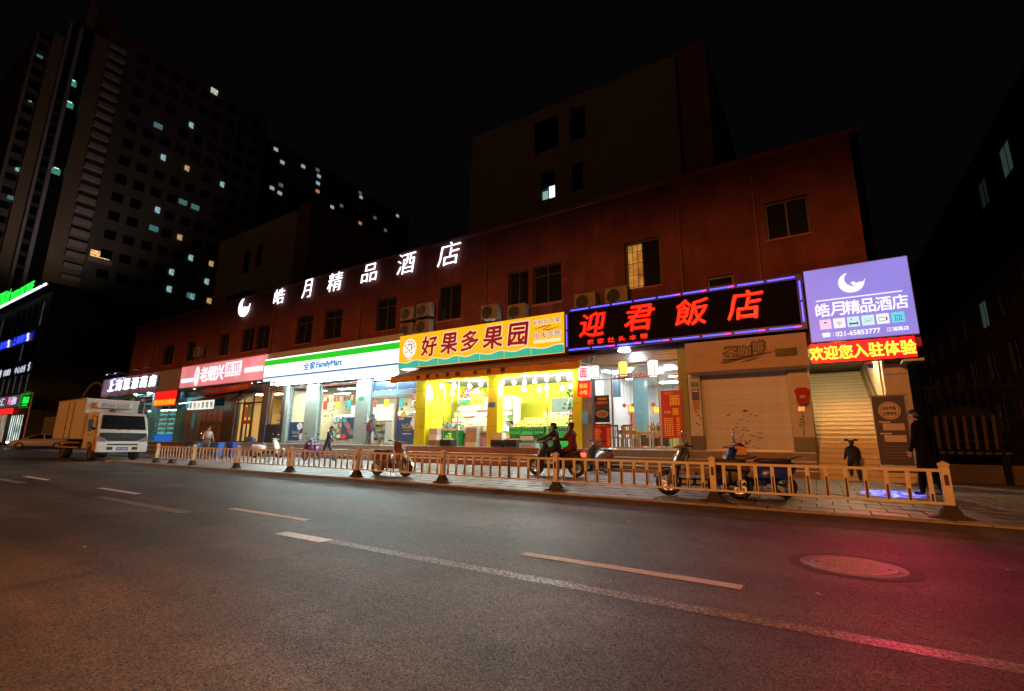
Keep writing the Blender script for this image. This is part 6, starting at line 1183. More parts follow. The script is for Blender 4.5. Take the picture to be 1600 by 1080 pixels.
for a, b in ((-.68,-.42),(.42,.68)): MB().box(4.09,4.11,a,b,.58,.74).build('bumper_vent', tr_blk, tr)
MB().box(4.09,4.11,-.68,.68,.82,.9).build('lower_grille', tr_blk, tr)
p = MB().box(4.1,4.115,-.26,.26,.56,.72).build('licence_plate', M('plate_blue', (.02,.06,.45), .4, noise=0), tr); g = MB(); txt(g, '沪A·L8207', -.23,.23,.59,.69,4.115,.003,.02,normal='x'); g.build('plate_print', wprint, p)
box_p = M('box_panel_white', (.55,.54,.53), .4, noise=.1, scale=1.2, wear=((.45,.36,.26), 1.1, .63))
MB().box(-3.8,1.57,-1.22,1.22,1.12,3.39).build('box_body', box_p, tr, bevel=.02)
trim_a = M('box_edge_trim', (.5,.5,.48), .35, .5)
for s in (-1,1):
    for z in (1.12,3.34): MB().box(-3.82,1.59,min(s*1.2,s*1.24),max(s*1.2,s*1.24),z,z+.06).build('edge_trim', trim_a, tr)
    d_ = MB().box(-1.5,-.25,min(s*1.222,s*1.235),max(s*1.222,s*1.235),1.2,3.2).build('side_door', box_p, tr); MB().tube([(-1.42,s*1.25,1.15),(-1.42,s*1.25,3.25)], .022, 6).build('lock_bar', dark_metal, d_); MB().tube([(-.4,s*1.25,1.15),(-.4,s*1.25,3.25)], .022, 6).build('lock_bar', dark_metal, d_); MB().box(-1.5,-1.3,min(s*1.235,s*1.26),max(s*1.235,s*1.26),1.7,1.8).build('handle', dark_metal, d_)
    for x in (-3.3,.9): MB().lathe((x,s*1.225,1.75), [(0,.012*s),(.05,.012*s),(.055,0)], 10, 'y').build('marker_light', M('amber_lens', (.5,.2,.02), .3), tr)
    MB().box(-3.0,1.0,min(s*1.05,s*1.1),max(s*1.05,s*1.1),.62,.7).build('side_guard', M('yellow_guard', (.35,.25,.08), .5), tr); MB().box(-3.0,1.0,min(s*1.05,s*1.1),max(s*1.05,s*1.1),.9,.96).build('side_guard', M('yellow_guard', (.35,.25,.08), .5), tr)
MB().box(-3.7,1.7,-.5,.5,.7,1.12).build('chassis', tr_blk, tr)
g = [(x, z) for x, z in [( -.72+1.44*k/12, 0) for k in range(13)]]
MB().prism([(-.78,2.86),(.78,2.86),(.86,3.0),(.78,3.2),(-.78,3.2),(-.86,3.0)], 1.57, 1.95, 'x').build('cooling_unit', tw_white, tr, bevel=.05)
for k in range(5): MB().box(1.95,1.965,-.66,-.02,2.92+.05*k,2.945+.05*k).build('unit_louvre', tr_blk, tr); MB().box(1.95,1.965,.02,.66,2.92+.05*k,2.945+.05*k).build('unit_louvre', tr_blk, tr)
MB().prism([(-.14,2.66),(.14,2.66),(.05,2.84),(-.05,2.84)], 1.58, 1.75, 'x').build('unit_hose_cover', tr_blk, tr)
for x, y in ((2.92,.92),(2.92,-.92),(-2.1,.85),(-2.1,-.85)): wheel(tr, x, y, .42, .28 if x > 0 else .42, M('steel_wheel', (.2,.2,.2), .45, .5), spokes=8)
for x in (-2.1,): MB().box(x-.5,x+.5,-1.05,1.05,.92,.98).build('mudguard', tr_blk, tr)
place(tr, (-35.86,11.0,0), rad(-2.2))
# ---- white saloon car
car = thing('parked_car', 'white saloon car with a lit headlamp nosing out of the side street behind the truck', 'car')
car_w = M('car_white_paint', (.62,.63,.65), .25, noise=.04, coat=1)
def sec(x, zb, zt, w, zs): return [(x,-w*.86,zb),(x,-w,zb+.16),(x,-w,zs),(x,-w*.9,zt),(x,w*.9,zt),(x,w,zs),(x,w,zb+.16),(x,w*.86,zb)]
MB().loft([sec(*a) for a in ((-2.5,.4,.82,.7,.7),(-2.35,.26,1.0,.86,.75),(-1.7,.22,1.05,.92,.8),(-.6,.22,1.02,.93,.8),(.9,.22,1.0,.93,.78),(1.7,.22,.92,.91,.72),(2.3,.26,.74,.85,.6),(2.48,.36,.62,.7,.52))]).build('body', car_w, car, smooth=True)
def gs(x, z, w, zb=.96): return [(x,-w*1.08,zb),(x,-w*1.0,zb+(z-zb)*.5),(x,-w*.86,z),(x,w*.86,z),(x,w*1.0,zb+(z-zb)*.5),(x,w*1.08,zb)]
MB().loft([gs(-2.0,1.06,.74),gs(-1.2,1.42,.72),(gs(-.3,1.5,.74)),gs(.4,1.44,.74),gs(1.35,1.0,.78)]).build('greenhouse', dark_glass, car, smooth=True)
MB().loft([[(x,-w,z),(x,-w*.98,z+.03),(x,w*.98,z+.03),(x,w,z)] for x, w, z in ((-1.35,.62,1.38),(-1.0,.65,1.45),(-.3,.66,1.49),(.3,.66,1.46),(.5,.63,1.40))]).build('roof', car_w, car)
for s in (-1,1):
    for a, b in (((1.38,s*.83,.98),(.42,s*.68,1.45)),((-.35,s*.82,.98),(-.3,s*.7,1.5)),((-2.0,s*.8,1.02),(-1.2,s*.66,1.44))): MB().tube([a,b], .035, 6).build('roof_pillar', car_w, car)
    MB().obox((.95,s*1.0,1.02), (.12,.2,.13)).build('mirror', car_w, car, bevel=.03)
    MB().tube([(-.35,s*.937,.3),(-.37,s*.94,.97)], .006, 4).build('door_seam', tr_blk, car); MB().obox((.1-.7,s*.945,.85), (.2,.02,.035)).build('handle', chrome, car); MB().obox((.45,s*.945,.85), (.2,.02,.035)).build('handle', chrome, car)
    MB().ell((2.36,s*.66,.64), (.2,.16,.09), 10, 6).build('headlight', EM('headlamp', (1,.95,.85), 14) if s == 1 or True else chrome, car, smooth=True)
    MB().ell((-2.42,s*.62,.85), (.08,.18,.08), 8, 5).build('tail_light', rprint, car)
for x in (1.5,-1.45):
    for s in (-1,1): wheel(car, x, s*.86, .33, .21, grey_alu, spokes=5)
MB().box(2.3,2.5,-.4,.4,.38,.5).build('lower_grille', tr_blk, car)
lamp('headlamp_beam', 'SPOT', (2.55,.68,.66), 420, (1,.9,.72), .06, (9,.7,-.3), 60, .8, car); lamp('headlamp_beam', 'SPOT', (2.55,-.68,.66), 420, (1,.9,.72), .06, (9,-.7,-.3), 60, .8, car)
place(car, (-72.5,17.2,0), rad(-108))
# ---- scooters
def scooter(lab, body, seat, loc, rz, front=None, wb=1.28, r=.23, top_box=None, glow=None, group='parked electric scooters', seat2=None, mirrors=True, lean=-4, z=None, name='electric_scooter', rack=True):
    t = thing(name, lab, 'scooter', (0,0,0), group); f = front or body
    wheel(t, wb/2, 0, r, .1, grey_alu, spokes=6); wheel(t, -wb/2, 0, r, .11, grey_alu, spokes=6)
    hx = wb/2-.27
    MB().tube([(wb/2,.08,r),(wb/2-.03,.08,r+.18),(hx,.05,.72)], .022, 6).tube([(wb/2,-.08,r),(wb/2-.03,-.08,r+.18),(hx,-.05,.72)], .022, 6).build('fork', steel, t)
    MB().loft([[(wb/2+r*1.12*cos(a), y, r+r*1.15*sin(a)) for y in (-.07,.07)]+[(wb/2+(r*1.12+.025)*cos(a), y, r+(r*1.15+.03)*sin(a)) for y in (.07,-.07)] for a in [rad(20+14*k) for k in range(10)]]).build('front_fender', f, t)
    # leg shield: broad curved shell from the floorboard up to the handlebar
    sh = []
    for k in range(9):
        u = k/8; x = hx+.16-.27*u+.05*sin(pi*u); zz = .24+.74*u; w = .15+.11*sin(pi*min(1,.12+u*.95))**.7
        sh.append([(x-.06,-w,zz),(x+.04,-w*.85,zz),(x+.10,-w*.4,zz+.01),(x+.115,0,zz+.015),(x+.10,w*.4,zz+.01),(x+.04,w*.85,zz),(x-.06,w,zz),(x-.09,0,zz)])
    MB().loft(sh).build('leg_shield', f, t, smooth=True)
    for s in (-1,1): MB().tube([(hx+.10,s*.16,.28),(hx+.06,s*.245,.5),(hx-.02,s*.24,.78),(hx-.10,s*.18,.97)], .012, 5).build('shield_trim', chrome, t)
    MB().ell((hx+.09,0,.80), (.06,.085,.07), 10, 6).build('headlight', glow or M('scooter_lamp_glass', (.6,.6,.6), .1, .3, noise=0), t, smooth=True)
    MB().loft([[(hx-.17+.1*k,-.09+.015*k,.99),(hx-.17+.1*k,.09-.015*k,.99),(hx-.17+.1*k,.1-.02*k,1.08-.02*k),(hx-.17+.1*k,-.1+.02*k,1.08-.02*k)] for k in range(4)]).build('handlebar_cover', f, t, bevel=.02)
    MB().tube([(hx-.20,-.36,1.06),(hx-.12,-.18,1.05),(hx-.08,0,1.03),(hx-.12,.18,1.05),(hx-.20,.36,1.06)], .016, 6).build('handlebar', black_plastic, t)
    for s in (-1,1):
        MB().tube([(hx-.16,s*.27,1.06),(hx-.21,s*.38,1.06)], .022, 6).build('grip', black_rubber, t)
        MB().tube([(hx-.10,s*.22,1.06),(hx-.04,s*.36,1.03)], .007, 4).build('brake_lever', steel, t)
        if mirrors:
            m_ = MB().tube([(hx-.12,s*.2,1.06),(hx-.08,s*.27,1.22),(hx-.1,s*.3,1.27)], .008, 5).build('mirror', black_plastic, t); MB().ell((hx-.1,s*.33,1.29), (.02,.075,.045), 10, 6).build('mirror_glass', chrome, m_, smooth=True)
    MB().box(-.30,hx+.10,-.17,.17,.22,.37).build('floorboard', black_plastic, t, bevel=.04); MB().box(-.28,hx+.06,-.14,.14,.37,.376).build('floor_mat', M('grey_mat', (.15,.15,.15), .8), t)
    MB().loft([[(-wb/2-.2+x,-w,z0),(-wb/2-.2+x,-w*1.1,(z0+z1)/2),(-wb/2-.2+x,-w*.8,z1),(-wb/2-.2+x,w*.8,z1),(-wb/2-.2+x,w*1.1,(z0+z1)/2),(-wb/2-.2+x,w,z0)] for x, w, z0, z1 in ((-.04,.07,.56,.68),(.06,.15,.44,.72),(.25,.19,.34,.72),(.45,.20,.27,.72),(.6,.19,.24,.70),(.70,.15,.26,.64))]).build('rear_body', body, t, smooth=True)
    MB().loft([[(x,-w,.70),(x,-w*.9,zz),(x,0,zz+.015),(x,w*.9,zz),(x,w,.70)] for x, w, zz in ((-wb/2-.16,.1,.76),(-wb/2,.15,.785),(-wb/2+.2,.15,.765),(-wb/2+.42,.13,.775),(-wb/2+.52,.07,.75))]).build('seat', seat, t, smooth=True)
    MB().box(-wb/2-.26,-wb/2-.22,-.08,.08,.58,.64).build('tail_light', M('tail_red', (.5,.01,.01), .25), t)
    MB().tube([(-wb/2,.1,r),(-wb/2+.35,.1,.33)], .03, 6).build('swing_arm', dark_metal, t); MB().tube([(-wb/2,.12,r),(-wb/2-.08,.13,.58)], .028, 6).build('shock', steel, t)
    MB().tube([(-.15,.12,.3),(-.22,.26,.02)], .014, 5).build('kick_stand', steel, t)
    if rack: MB().tube([(-wb/2-.1,-.1,.76),(-wb/2-.36,-.1,.84),(-wb/2-.36,.1,.84),(-wb/2-.1,.1,.76)], .012, 5).build('rear_rack', steel, t)
    if top_box: MB().loft([[(x,-.19,.86),(x,-.2,1.0),(x,-.14,1.14-.05*abs(x+wb/2+.36)*4),(x,.14,1.14-.05*abs(x+wb/2+.36)*4),(x,.2,1.0),(x,.19,.86)] for x in (-wb/2-.55,-wb/2-.45,-wb/2-.25,-wb/2-.15)]).build('top_box', top_box, t, bevel=.02)
    if seat2:
        MB().loft([[(x,-.14,.82),(x,-.16,zz),(x,.16,zz),(x,.14,.82)] for x, zz in ((.02,.92),(.08,1.08),(.22,1.10),(.26,.95))]).build('child_seat', seat2, t, bevel=.03); MB().box(-.02,.24,-.15,.15,.8,.84).build('child_seat_pad', black_plastic, t)
    place(t, (loc[0],loc[1],pz(loc[1]) if z is None else z), rz); t.rotation_euler = (rad(lean),0,rz)
    return t
P_ = lambda n, c, r=.3: M(n, c, r, noise=.08, coat=.5)
purp = EM('violet_lamp', (.45,.1,.7), .8, nee=False)
scooter('silver grey scooter with a dark seat parked facing left behind the guard rail post', P_('scooter_silver', (.13,.12,.12)), M('dark_seat', (.03,.02,.03), .5), (-2.08,10.72), rad(186), wb=1.36, r=.26, lean=5)
scooter('bright blue scooter with a peach child seat parked just behind the silver one', P_('scooter_blue', (.02,.05,.45)), M('maroon_seat', (.06,.015,.025), .5), (-1.25,11.45), rad(190), wb=1.25, seat2=M('peach_plastic', (.6,.32,.16), .5), lean=5)
scooter('small brown scooter with a pale pink front shield standing between two guard rail posts', P_('scooter_brown', (.16,.085,.06)), M('dark_seat', (.03,.02,.03), .5), (-11.4,10.95), rad(6), front=P_('scooter_tan', (.22,.13,.11)), wb=1.12, r=.24, mirrors=False, lean=-4)
scooter('white scooter with a dark top box parked in front of the amber lit door', P_('scooter_white', (.7,.7,.68)), M('dark_seat', (.03,.02,.03), .5), (-25.7,15.4), rad(34), wb=1.35, r=.25, top_box=M('navy_box_plastic', (.05,.06,.14), .4), lean=-4)
scooter('purple scooter parked behind the walking man in the dark jacket', P_('scooter_purple', (.13,.03,.12)), M('dark_seat', (.03,.02,.03), .5), (-21.9,15.45), rad(-60), wb=1.25, lean=-4)
scooter('thin grey folding scooter parked in front of the restaurant steps', P_('scooter_grey', (.12,.12,.12)), M('dark_seat', (.03,.02,.03), .5), (-6.45,15.75), rad(150), front=P_('scooter_greige', (.3,.26,.23)), wb=1.0, r=.2, lean=4, mirrors=False)
scooter('dark scooter parked at the foot of the pharmacy steps behind the blue bicycle', P_('scooter_black', (.03,.03,.035)), M('dark_seat', (.03,.02,.03), .5), (-28.6,13.6), rad(-150), wb=1.2, top_box=None, lean=4)
# ---- bicycles
def bicycle(lab, fc, loc, rz, lean=5):
    t = thing('bicycle', lab, 'bicycle', (0,0,0), 'shared bicycles parked by the end of the guard rail')
    for x in (.52,-.52):
        o = MB().lathe((x,0,.33), [(.31,-.015),(.335,-.018),(.335,.018),(.31,.015),(.31,-.015)], 26, 'y').build('wheel', black_rubber, t)
        g = MB()
        for k in range(10): g.tube([(x,0,.33),(x+.31*cos(k*pi/5),0,.33+.31*sin(k*pi/5))], .004, 3)
        g.build('spokes', steel, o)
    MB().tube([(-.52,.05,.33),(-.12,.0,.3),(.40,0,.78),(.38,0,.9)], .02, 6).tube([(-.12,0,.3),(-.24,0,.82)], .02, 6).tube([(-.52,.05,.33),(-.2,0,.7)], .014, 5).tube([(.52,.05,.33),(.4,0,.8)], .018, 6).build('frame', fc, t)
    MB().tube([(.3,-.27,1.0),(.38,-.1,1.02),(.39,0,.95),(.38,.1,1.02),(.3,.27,1.0)], .012, 5).build('handlebar', black_plastic, t); MB().ell((-.26,0,.86), (.13,.08,.04), 10, 6).build('saddle', black_rubber, t, smooth=True)
    MB().box(.42,.68,-.15,.15,.72,.92).build('basket', fc, t); MB().loft([[(-.52+.37*cos(a),-.03,.33+.37*sin(a)),(-.52+.37*cos(a),.03,.33+.37*sin(a)),(-.52+.385*cos(a),.03,.33+.385*sin(a)),(-.52+.385*cos(a),-.03,.33+.385*sin(a))] for a in [rad(20+18*k) for k in range(9)]]).build('fender', fc, t)
    place(t, loc, rz); t.rotation_euler = (rad(lean), 0, rz)
bicycle('blue shared bicycle nearest the end post of the guard rail', P_('bike_blue', (.02,.15,.35)), (-29.3,13.2,.05), rad(10)); bicycle('dark blue shared bicycle between the blue one and the sweeper', P_('bike_dark', (.03,.06,.12)), (-28.0,12.7,.16), rad(25), -5); bicycle('red brown bicycle behind the blue shared bicycle', P_('bike_red', (.25,.06,.04)), (-30.8,14.2,.06), rad(-12), 6)
# ---- wheelie bins
def bin_(lab, x, y, c, z):
    t = thing('wheelie_bin', lab, 'bin', (0,0,0), 'blue wheelie bins by the sweeper')
    MB().loft([[(-w,-w,zz),(w,-w,zz),(w,w,zz),(-w,w,zz)] for w, zz in ((.2,.1),(.27,.95))]).build('body', c, t, bevel=.02); MB().loft([[(-.29,-.3,zz),(.29,-.3,zz),(.29,.3,zz),(-.29,.3,zz)] for zz in (.96,1.0)]).build('lid', c, t, bevel=.02)
    for s in (-1,1): MB().lathe((s*.22,.22,.1), [(0,-.02),(.1,-.02),(.1,.02),(0,.02)], 12, 'x').build('wheel', black_rubber, t)
    MB().tube([(-.22,.32,.92),(-.22,.38,.95),(.22,.38,.95),(.22,.32,.92)], .015, 5).build('handle', c, t); MB().box(-.14,.14,-.262,-.25,.42,.56).build('label_patch', M('green_patch', (.05,.4,.08), .5), t)
    place(t, (x,y,z), rad(25)); t.scale = (.8,.8,.85)
bin_('blue wheelie bin right next to the sweeper', -26.8, 13.3, P_('bin_blue', (.02,.12,.5)), .18); bin_('blue wheelie bin standing behind the other bin', -27.3, 14.3, P_('bin_blue2', (.02,.1,.42)), .19)
# ================================================================== PEOPLE (skinned along a posed skeleton, facing +X)
skin_m = M('skin', (.5,.3,.22), .5, noise=.05); hair_m = M('black_hair', (.015,.012,.011), .45, noise=.15); eye_m = M('eye_dark', (.02,.015,.012), .2, noise=0)
def matte(m): m.node_tree.nodes['Principled BSDF'].inputs['Specular IOR Level'].default_value = .12; return m
def fig(name, lab, loc, rz, H=1.7, lean=0, legs=((0,0),(0,0)), arms=((0,8,8),(0,8,8)), head=0, top=None, bot=None, shoe=None, hair='short', turn=0, child=False, pel=None, bulk=1.0, spread=.0, hat=None, coat=0, z=None):
    """legs: (hip swing forward, knee bend) left,right; arms: (shoulder swing forward, out, elbow bend)"""
    u = H/1.72; hs = 1.22 if child else 1.0
    t = thing(name, lab, 'person', (0,0,0))
    V = []; E = []; R = []; K = []
    def v(p, r, k): V.append(Vector(p)); R.append((r[0]*u*bulk, r[1]*u*bulk) if k in ('top','bot') else (r[0]*u, r[1]*u)); K.append(k); return len(V)-1
    def e(a, b): E.append((a, b))
    L = rad(lean); dirn = Vector((sin(L),0,cos(L)))
    P0 = Vector((0,0,0)); pv = v(P0, (.125,.10), 'bot' if coat == 0 else 'top')
    wa = v(P0+dirn*.13*u, (.135,.10), 'top'); chs = v(P0+dirn*.36*u, (.155,.115), 'top'); nb = v(P0+dirn*.49*u, (.085,.075), 'top')
    hd = rad(lean*.6+head); hdir = Vector((sin(hd),0,cos(hd)))
    nk = v(V[nb]+hdir*.07*u, (.05,.05), 'skin'); h1 = v(V[nk]+hdir*.065*u*hs+Vector((.012*u,0,0)), (.066*hs,.070*hs), 'skin'); h2 = v(V[h1]+hdir*.075*u*hs, (.078*hs,.088*hs), 'skin'); h3 = v(V[h2]+hdir*.055*u*hs, (.052*hs,.056*hs), 'skin')
    for a, b in ((pv,wa),(wa,chs),(chs,nb),(nb,nk),(nk,h1),(h1,h2),(h2,h3)): e(a,b)
    hands = []; feet = []
    for s, (sw, out, el) in zip((1,-1), arms):
        sh = v(V[nb]+Vector((0,s*.165*u,-.045*u)), (.062,.06), 'top'); e(nb, sh)
        a = rad(sw)+L*.3; o = rad(out); d = Vector((sin(a)*cos(o), s*sin(o), -cos(a)*cos(o)))
        eb = v(V[sh]+d*.29*u, (.048,.046), 'top'); b = a+rad(el); d2 = Vector((sin(b)*cos(o*.5), s*sin(o*.5), -cos(b)*cos(o*.5)))
        wr = v(V[eb]+d2*.235*u, (.034,.03), 'top'); pm_ = v(V[wr]+d2*.07*u, (.034,.02), 'skin'); e(sh,eb); e(eb,wr); e(wr,pm_); hands.append((V[wr].copy(), V[pm_].copy(), d2.copy(), s))
    for s, (hp, kn) in zip((1,-1), legs):
        hj = v(P0+Vector((0,s*(.088+spread*.3)*u,-.045*u)), (.092,.09), 'bot'); e(pv,hj)
        a = rad(hp); sp = s*spread; d = Vector((sin(a),sp,-cos(a))).normalized(); k_ = v(V[hj]+d*.41*u, (.062,.062), 'bot'); e(hj,k_)
        b = a-rad(kn); d2 = Vector((sin(b),sp*.3,-cos(b))).normalized(); an = v(V[k_]+d2*.40*u, (.045,.043), 'bot'); e(k_,an)
        fd = b*.45; f1 = v(V[an]+Vector((.01,0,-.045*u)), (.042,.042), 'shoe'); f2 = v(V[an]+Vector((.15*u*cos(fd),s*.02,-.055*u+.15*u*sin(fd))), (.038,.028), 'shoe'); e(an,f1); e(f1,f2); feet.append(min(V[f1].z, V[f2].z)-.04*u)
    base = -min(feet) if pel is None else pel
    me = bpy.data.meshes.new('body'); me.from_pydata([(p.x,p.y,p.z+base) for p in V], E, [])
    bm = bmesh.new(); bm.from_mesh(me); sl_ = bm.verts.layers.skin.verify(); bm.verts.ensure_lookup_table()
    for i, q in enumerate(bm.verts): q[sl_].radius = R[i]; q[sl_].use_root = (i == 0)
    bm.to_mesh(me); bm.free()
    ob = bpy.data.objects.new('t', me); COL.objects.link(ob); ob.modifiers.new('s','SKIN').use_smooth_shade = True; ob.modifiers.new('u','SUBSURF').levels = 2
    bpy.context.view_layer.update(); bmesh_ = bpy.data.meshes.new_from_object(ob.evaluated_get(bpy.context.evaluated_depsgraph_get())); bpy.data.objects.remove(ob)
    mb = MB(); idx = {'skin':0,'top':1,'bot':2,'shoe':3}
    SEG = [(V[a]+Vector((0,0,base)), V[b]+Vector((0,0,base)), a, b) for a, b in E]
    def kind(c):
        best = 9; kk = 'top'
        for p, q, a, b in SEG:
            d = q-p; t_ = max(0, min(1, (c-p).dot(d)/max(1e-9, d.length_squared))); dist = (c-(p+d*t_)).length
            rr = (R[a][0]+R[b][0])/2
            if dist/rr < best: best = dist/rr; kk = K[b] if t_ > .35 or K[a] == 'skin' else K[a]
        return kk
    mb.add([x.co for x in bmesh_.vertices], [])
    for p in bmesh_.polygons:
        c = Vector(p.center); k = kind(c)
        if coat and k == 'bot' and c.z > base-coat*u: k = 'top'
        mb.f.append(list(p.vertices)); mb.m.append(idx[k])
    bpy.data.meshes.remove(bmesh_)
    # nose, ears and five fingers on each hand, in the same mesh
    mb.mat(0); hc = V[h1]+Vector((0,0,base)); f_ = Vector((cos(hd),0,-sin(hd)))
    cen = hc+hdir*.035*u*hs
    mb.ell(cen+f_*.088*u*hs-hdir*.012*u, (.016*u,.014*u,.022*u), 6, 4)
    for s in (-1,1): mb.ell(cen+Vector((0,s*.074*u*hs,0))-hdir*.005, (.018*u,.009*u,.03*u), 6, 4)
    for wr, pm2, d, s in hands:
        up_ = Vector((0,0,base)); side = d.cross(Vector((0,s,0))); side = side.normalized() if side.length > .1 else Vector((1,0,0)); inw = Vector((0,-s,0))
        for q in range(4):
            o = pm2+up_+side*(.026-.0175*q)*u; ln = (.07,.08,.075,.06)[q]*u; p1 = o+d*ln*.5; p2 = p1+(d*.75+inw*.6).normalized()*ln*.5; mb.tube([o, p1, p2], [.0095*u,.009*u,.007*u], 6)
        o = wr+up_+d*.03*u+side*.03*u; mb.tube([o, o+(d*.6+side*.8).normalized()*.035*u, o+(d*.95+side*.4).normalized()*.065*u], [.011*u,.0105*u,.008*u], 6)
    body = mb.build('body', [skin_m, top, bot, shoe or M('dark_shoe', (.03,.028,.028), .5)], t, smooth=True)
    hb_ = MB(); r = .098*u*hs
    for s in (-1,1): hb_.ell(cen+f_*.076*u*hs+Vector((0,s*.03*u*hs,0))+hdir*.016*u, (.009*u,.012*u,.008*u), 6, 4)
    hb_.build('eyes', eye_m, t); MB().box(cen.x+f_.x*.082*u*hs-.008, cen.x+f_.x*.082*u*hs+.002, -.022*u, .022*u, cen.z-.058*u, cen.z-.05*u).build('mouth', M('lip', (.3,.1,.09), .5), t)
    hm = MB(); hx = cen-f_*.012*u+hdir*.035*u
    hm.ell(hx, (r*1.02,r*.92,r*1.0), 14, 8, z0=-.15)
    hm.ell(hx-f_*.03*u-hdir*.05*u, (r*.85,r*.86,r*.8), 12, 6)
    if hair == 'pigtails':
        for s in (-1,1): hm.tube([hx+Vector((0,s*r*.8,r*.55)), hx+Vector((0,s*r*1.35,r*.95)), hx+Vector((0,s*r*1.75,r*.75)), hx+Vector((-.01,s*r*1.85,r*.35))], [.02,.035,.035,.008], 8)
    if hair == 'bun': hm.ell(hx-f_*r*.95+hdir*.02, (.05*u,.05*u,.05*u), 8, 6)
    hm.build('hair', hair_m, t, smooth=True)
    if hat: 
        g = MB().ell(hx+hdir*.012*u, (r*1.1,r*1.03,r*1.02), 14, 8, z0=-.05); g.ell(hx+f_*r*1.15-hdir*.0, (r*.55,r*.75,.012), 12, 4); g.build('cap', hat, t, smooth=True)
    t['_b'] = base; del t['_b']
    place(t, (loc[0],loc[1],pz(loc[1]) if z is None else z), rz)
    return t, {'hands': [(a+Vector((0,0,base)), b+Vector((0,0,base))) for a, b, *_ in hands], 'neck': V[nb]+Vector((0,0,base)), 'pel': P0+Vector((0,0,base))}
cl_ = lambda n, c, r=.8: M(n, c, r, noise=.2, scale=5, bump=.25, bscale=25)
jeans = cl_('blue_jeans', (.03,.05,.085)); dkpants = cl_('dark_trousers', (.02,.02,.025)); navyc = cl_('navy_cloth', (.012,.016,.032)); blackj = cl_('black_jacket', (.018,.018,.02), .6)
# walking man, dark jacket over a pale shirt
w, inf = fig('person', 'man in an open dark jacket, pale shirt and jeans walking right past the convenience store', (-20.5,15.35), rad(20), 1.76, 13, ((24,8),(-20,22)), ((-22,8,12),(26,8,22)), 8, blackj, jeans)
MB().loft([[(.118,-y1,z),(.145,-y1*.6,z),(.145,y1*.6,z),(.118,y1,z)] for y1, z in ((.1,.98),(.11,1.1),(.085,1.25),(.045,1.38))]).build('shirt_front', cl_('pale_shirt', (.5,.5,.54)), w, smooth=True)
w.children[-1].location = (.025,0,0)
# person stepping out of the store
p, inf = fig('person', 'person in a brown jacket stepping out of the store door with a pale bag', (-20.05,17.78), rad(190), 1.72, 4, ((26,6),(-22,14)), ((38,4,70),(34,6,74)), 22, cl_('brown_jacket', (.10,.075,.07)), jeans, z=1.0, hair='short', spread=.05)
bg_ = thing('shoulder_bag', 'maroon shoulder bag hanging at the hip of the person in the store doorway', 'bag', (-20.05,17.6,1.9)); MB().loft([[(-20.0+dx-.17*k,17.5,z),(-20.0+dx+.17*k,17.5,z),(-20.0+dx+.15*k,17.63,z),(-20.0+dx-.15*k,17.63,z)] for dx, z, k in ((-.12,1.72,.85),(-.12,1.85,1.05),(-.12,2.02,1.0),(-.12,2.08,.8))]).build('bag_body', cl_('maroon_bag', (.15,.02,.035)), bg_, bevel=.02); MB().tube([(-20.24,17.56,2.05),(-20.15,17.6,2.35),(-20.05,17.66,2.5),(-19.98,17.62,2.3),(-19.98,17.56,2.05)], .012, 5).build('strap', dkpants, bg_)
pp = thing('paper_bag', 'small pale bag held up in the hands of the person in the doorway', 'bag', (-20.33,17.72,2.2)); MB().loft([[(-20.42,17.66,z),(-20.24,17.66,z),(-20.24,17.8,z),(-20.42,17.8,z)] for z in (2.12,2.34)]).build('bag_body', white_box, pp, bevel=.015); MB().box(-20.4,-20.26,17.7,17.76,2.34,2.37).build('fold', white_box, pp)
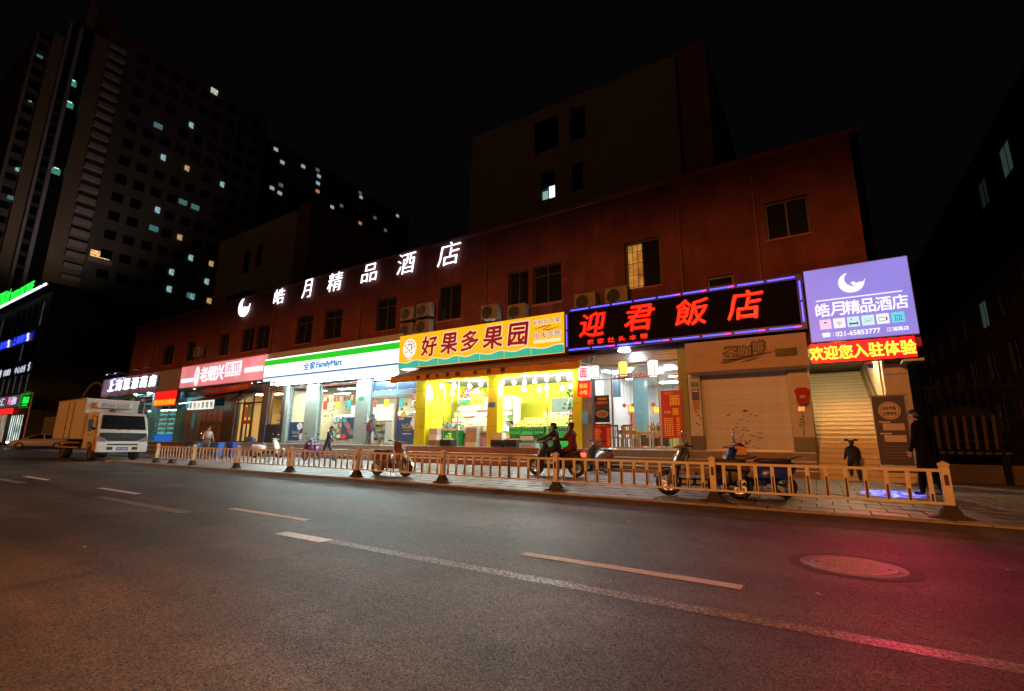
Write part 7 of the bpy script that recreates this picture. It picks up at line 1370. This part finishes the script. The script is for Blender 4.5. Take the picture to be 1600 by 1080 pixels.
# street sweeper
s_, inf = fig('person', 'street worker in a pale salmon uniform standing beside the blue wheelie bins', (-27.6,13.1), rad(-20), 1.7, 3, ((6,2),(-6,4)), ((22,14,25),(40,10,20)), 6, cl_('salmon_uniform', (.45,.2,.16)), cl_('salmon_trousers', (.35,.16,.13)), hair='bun', coat=.28)
MB().box(-.13,.14,-.175,.175,1.13,1.17).build('reflective_band', M('reflective_tape', (.6,.6,.5), .3), s_)
MB().loft([[(.0+.02,-w,z),(.17,-w*.8,z),(.17,w*.8,z),(.02,w,z),(-.14,w*.8,z),(-.14,-w*.8,z)] for w, z in ((.185,1.05),(.19,1.25),(.17,1.4))]).build('vest', cl_('pale_vest', (.45,.42,.36)), s_, smooth=True)
# riders on a moving electric bike
rb_ = scooter('dark electric bike carrying two riders leftwards past the fruit shop', P_('bike_black', (.04,.04,.045)), M('dark_seat', (.03,.02,.03), .5), (-7.0,13.7), rad(180), wb=1.42, r=.27, group=None, lean=0, name='electric_bike')
MB().box(-.98,-.9,-.1,.1,.60,.72).build('lit_tail_lamp', EM('tail_lamp_lit', (1,.05,.02), 5), rb_)
fig('person', 'rider in a dark jacket and cap steering the electric bike past the fruit shop', (-6.95,13.7), rad(180), 1.7, 12, ((78,72),(78,72)), ((52,14,18),(52,14,18)), 0, cl_('charcoal_jacket', (.03,.028,.03)), dkpants, pel=.88, z=pz(13.7), spread=.14, hat=cl_('dark_cap', (.02,.03,.035)), bulk=1.12)
fig('person', 'passenger in a dark red padded coat sitting behind the rider on the electric bike', (-6.42,13.7), rad(180), 1.66, 4, ((70,78),(70,78)), ((38,10,55),(38,10,55)), 4, cl_('dark_red_coat', (.16,.018,.02)), dkpants, pel=.90, z=pz(13.7), spread=.2, hair='bun', bulk=1.22, coat=.14)
# child climbing the first stair
c_, inf = fig('child', 'small girl with two pigtails and a dark top stepping up onto the hotel stairs', (.86,16.98), rad(95), 1.12, 6, ((42,70),(-4,4)), ((10,16,30),(8,16,22)), 4, navyc, dkpants, child=True, hair='pigtails', coat=.12, bulk=1.6, spread=.06, shoe=M('pale_shoe', (.5,.38,.33), .6), z=.235)
# adult in dark clothes watching the child
fig('person', 'adult in dark clothes standing in the shade to the right of the roll up banner', (1.95,13.6), rad(150), 1.82, 2, ((8,4),(-10,6)), ((6,8,12),(-4,8,10)), 14, matte(cl_('black_coat', (.004,.004,.007), .9)), matte(cl_('dark_navy_trousers', (.004,.004,.008), .9)), hair='short', coat=.2, bulk=1.15)
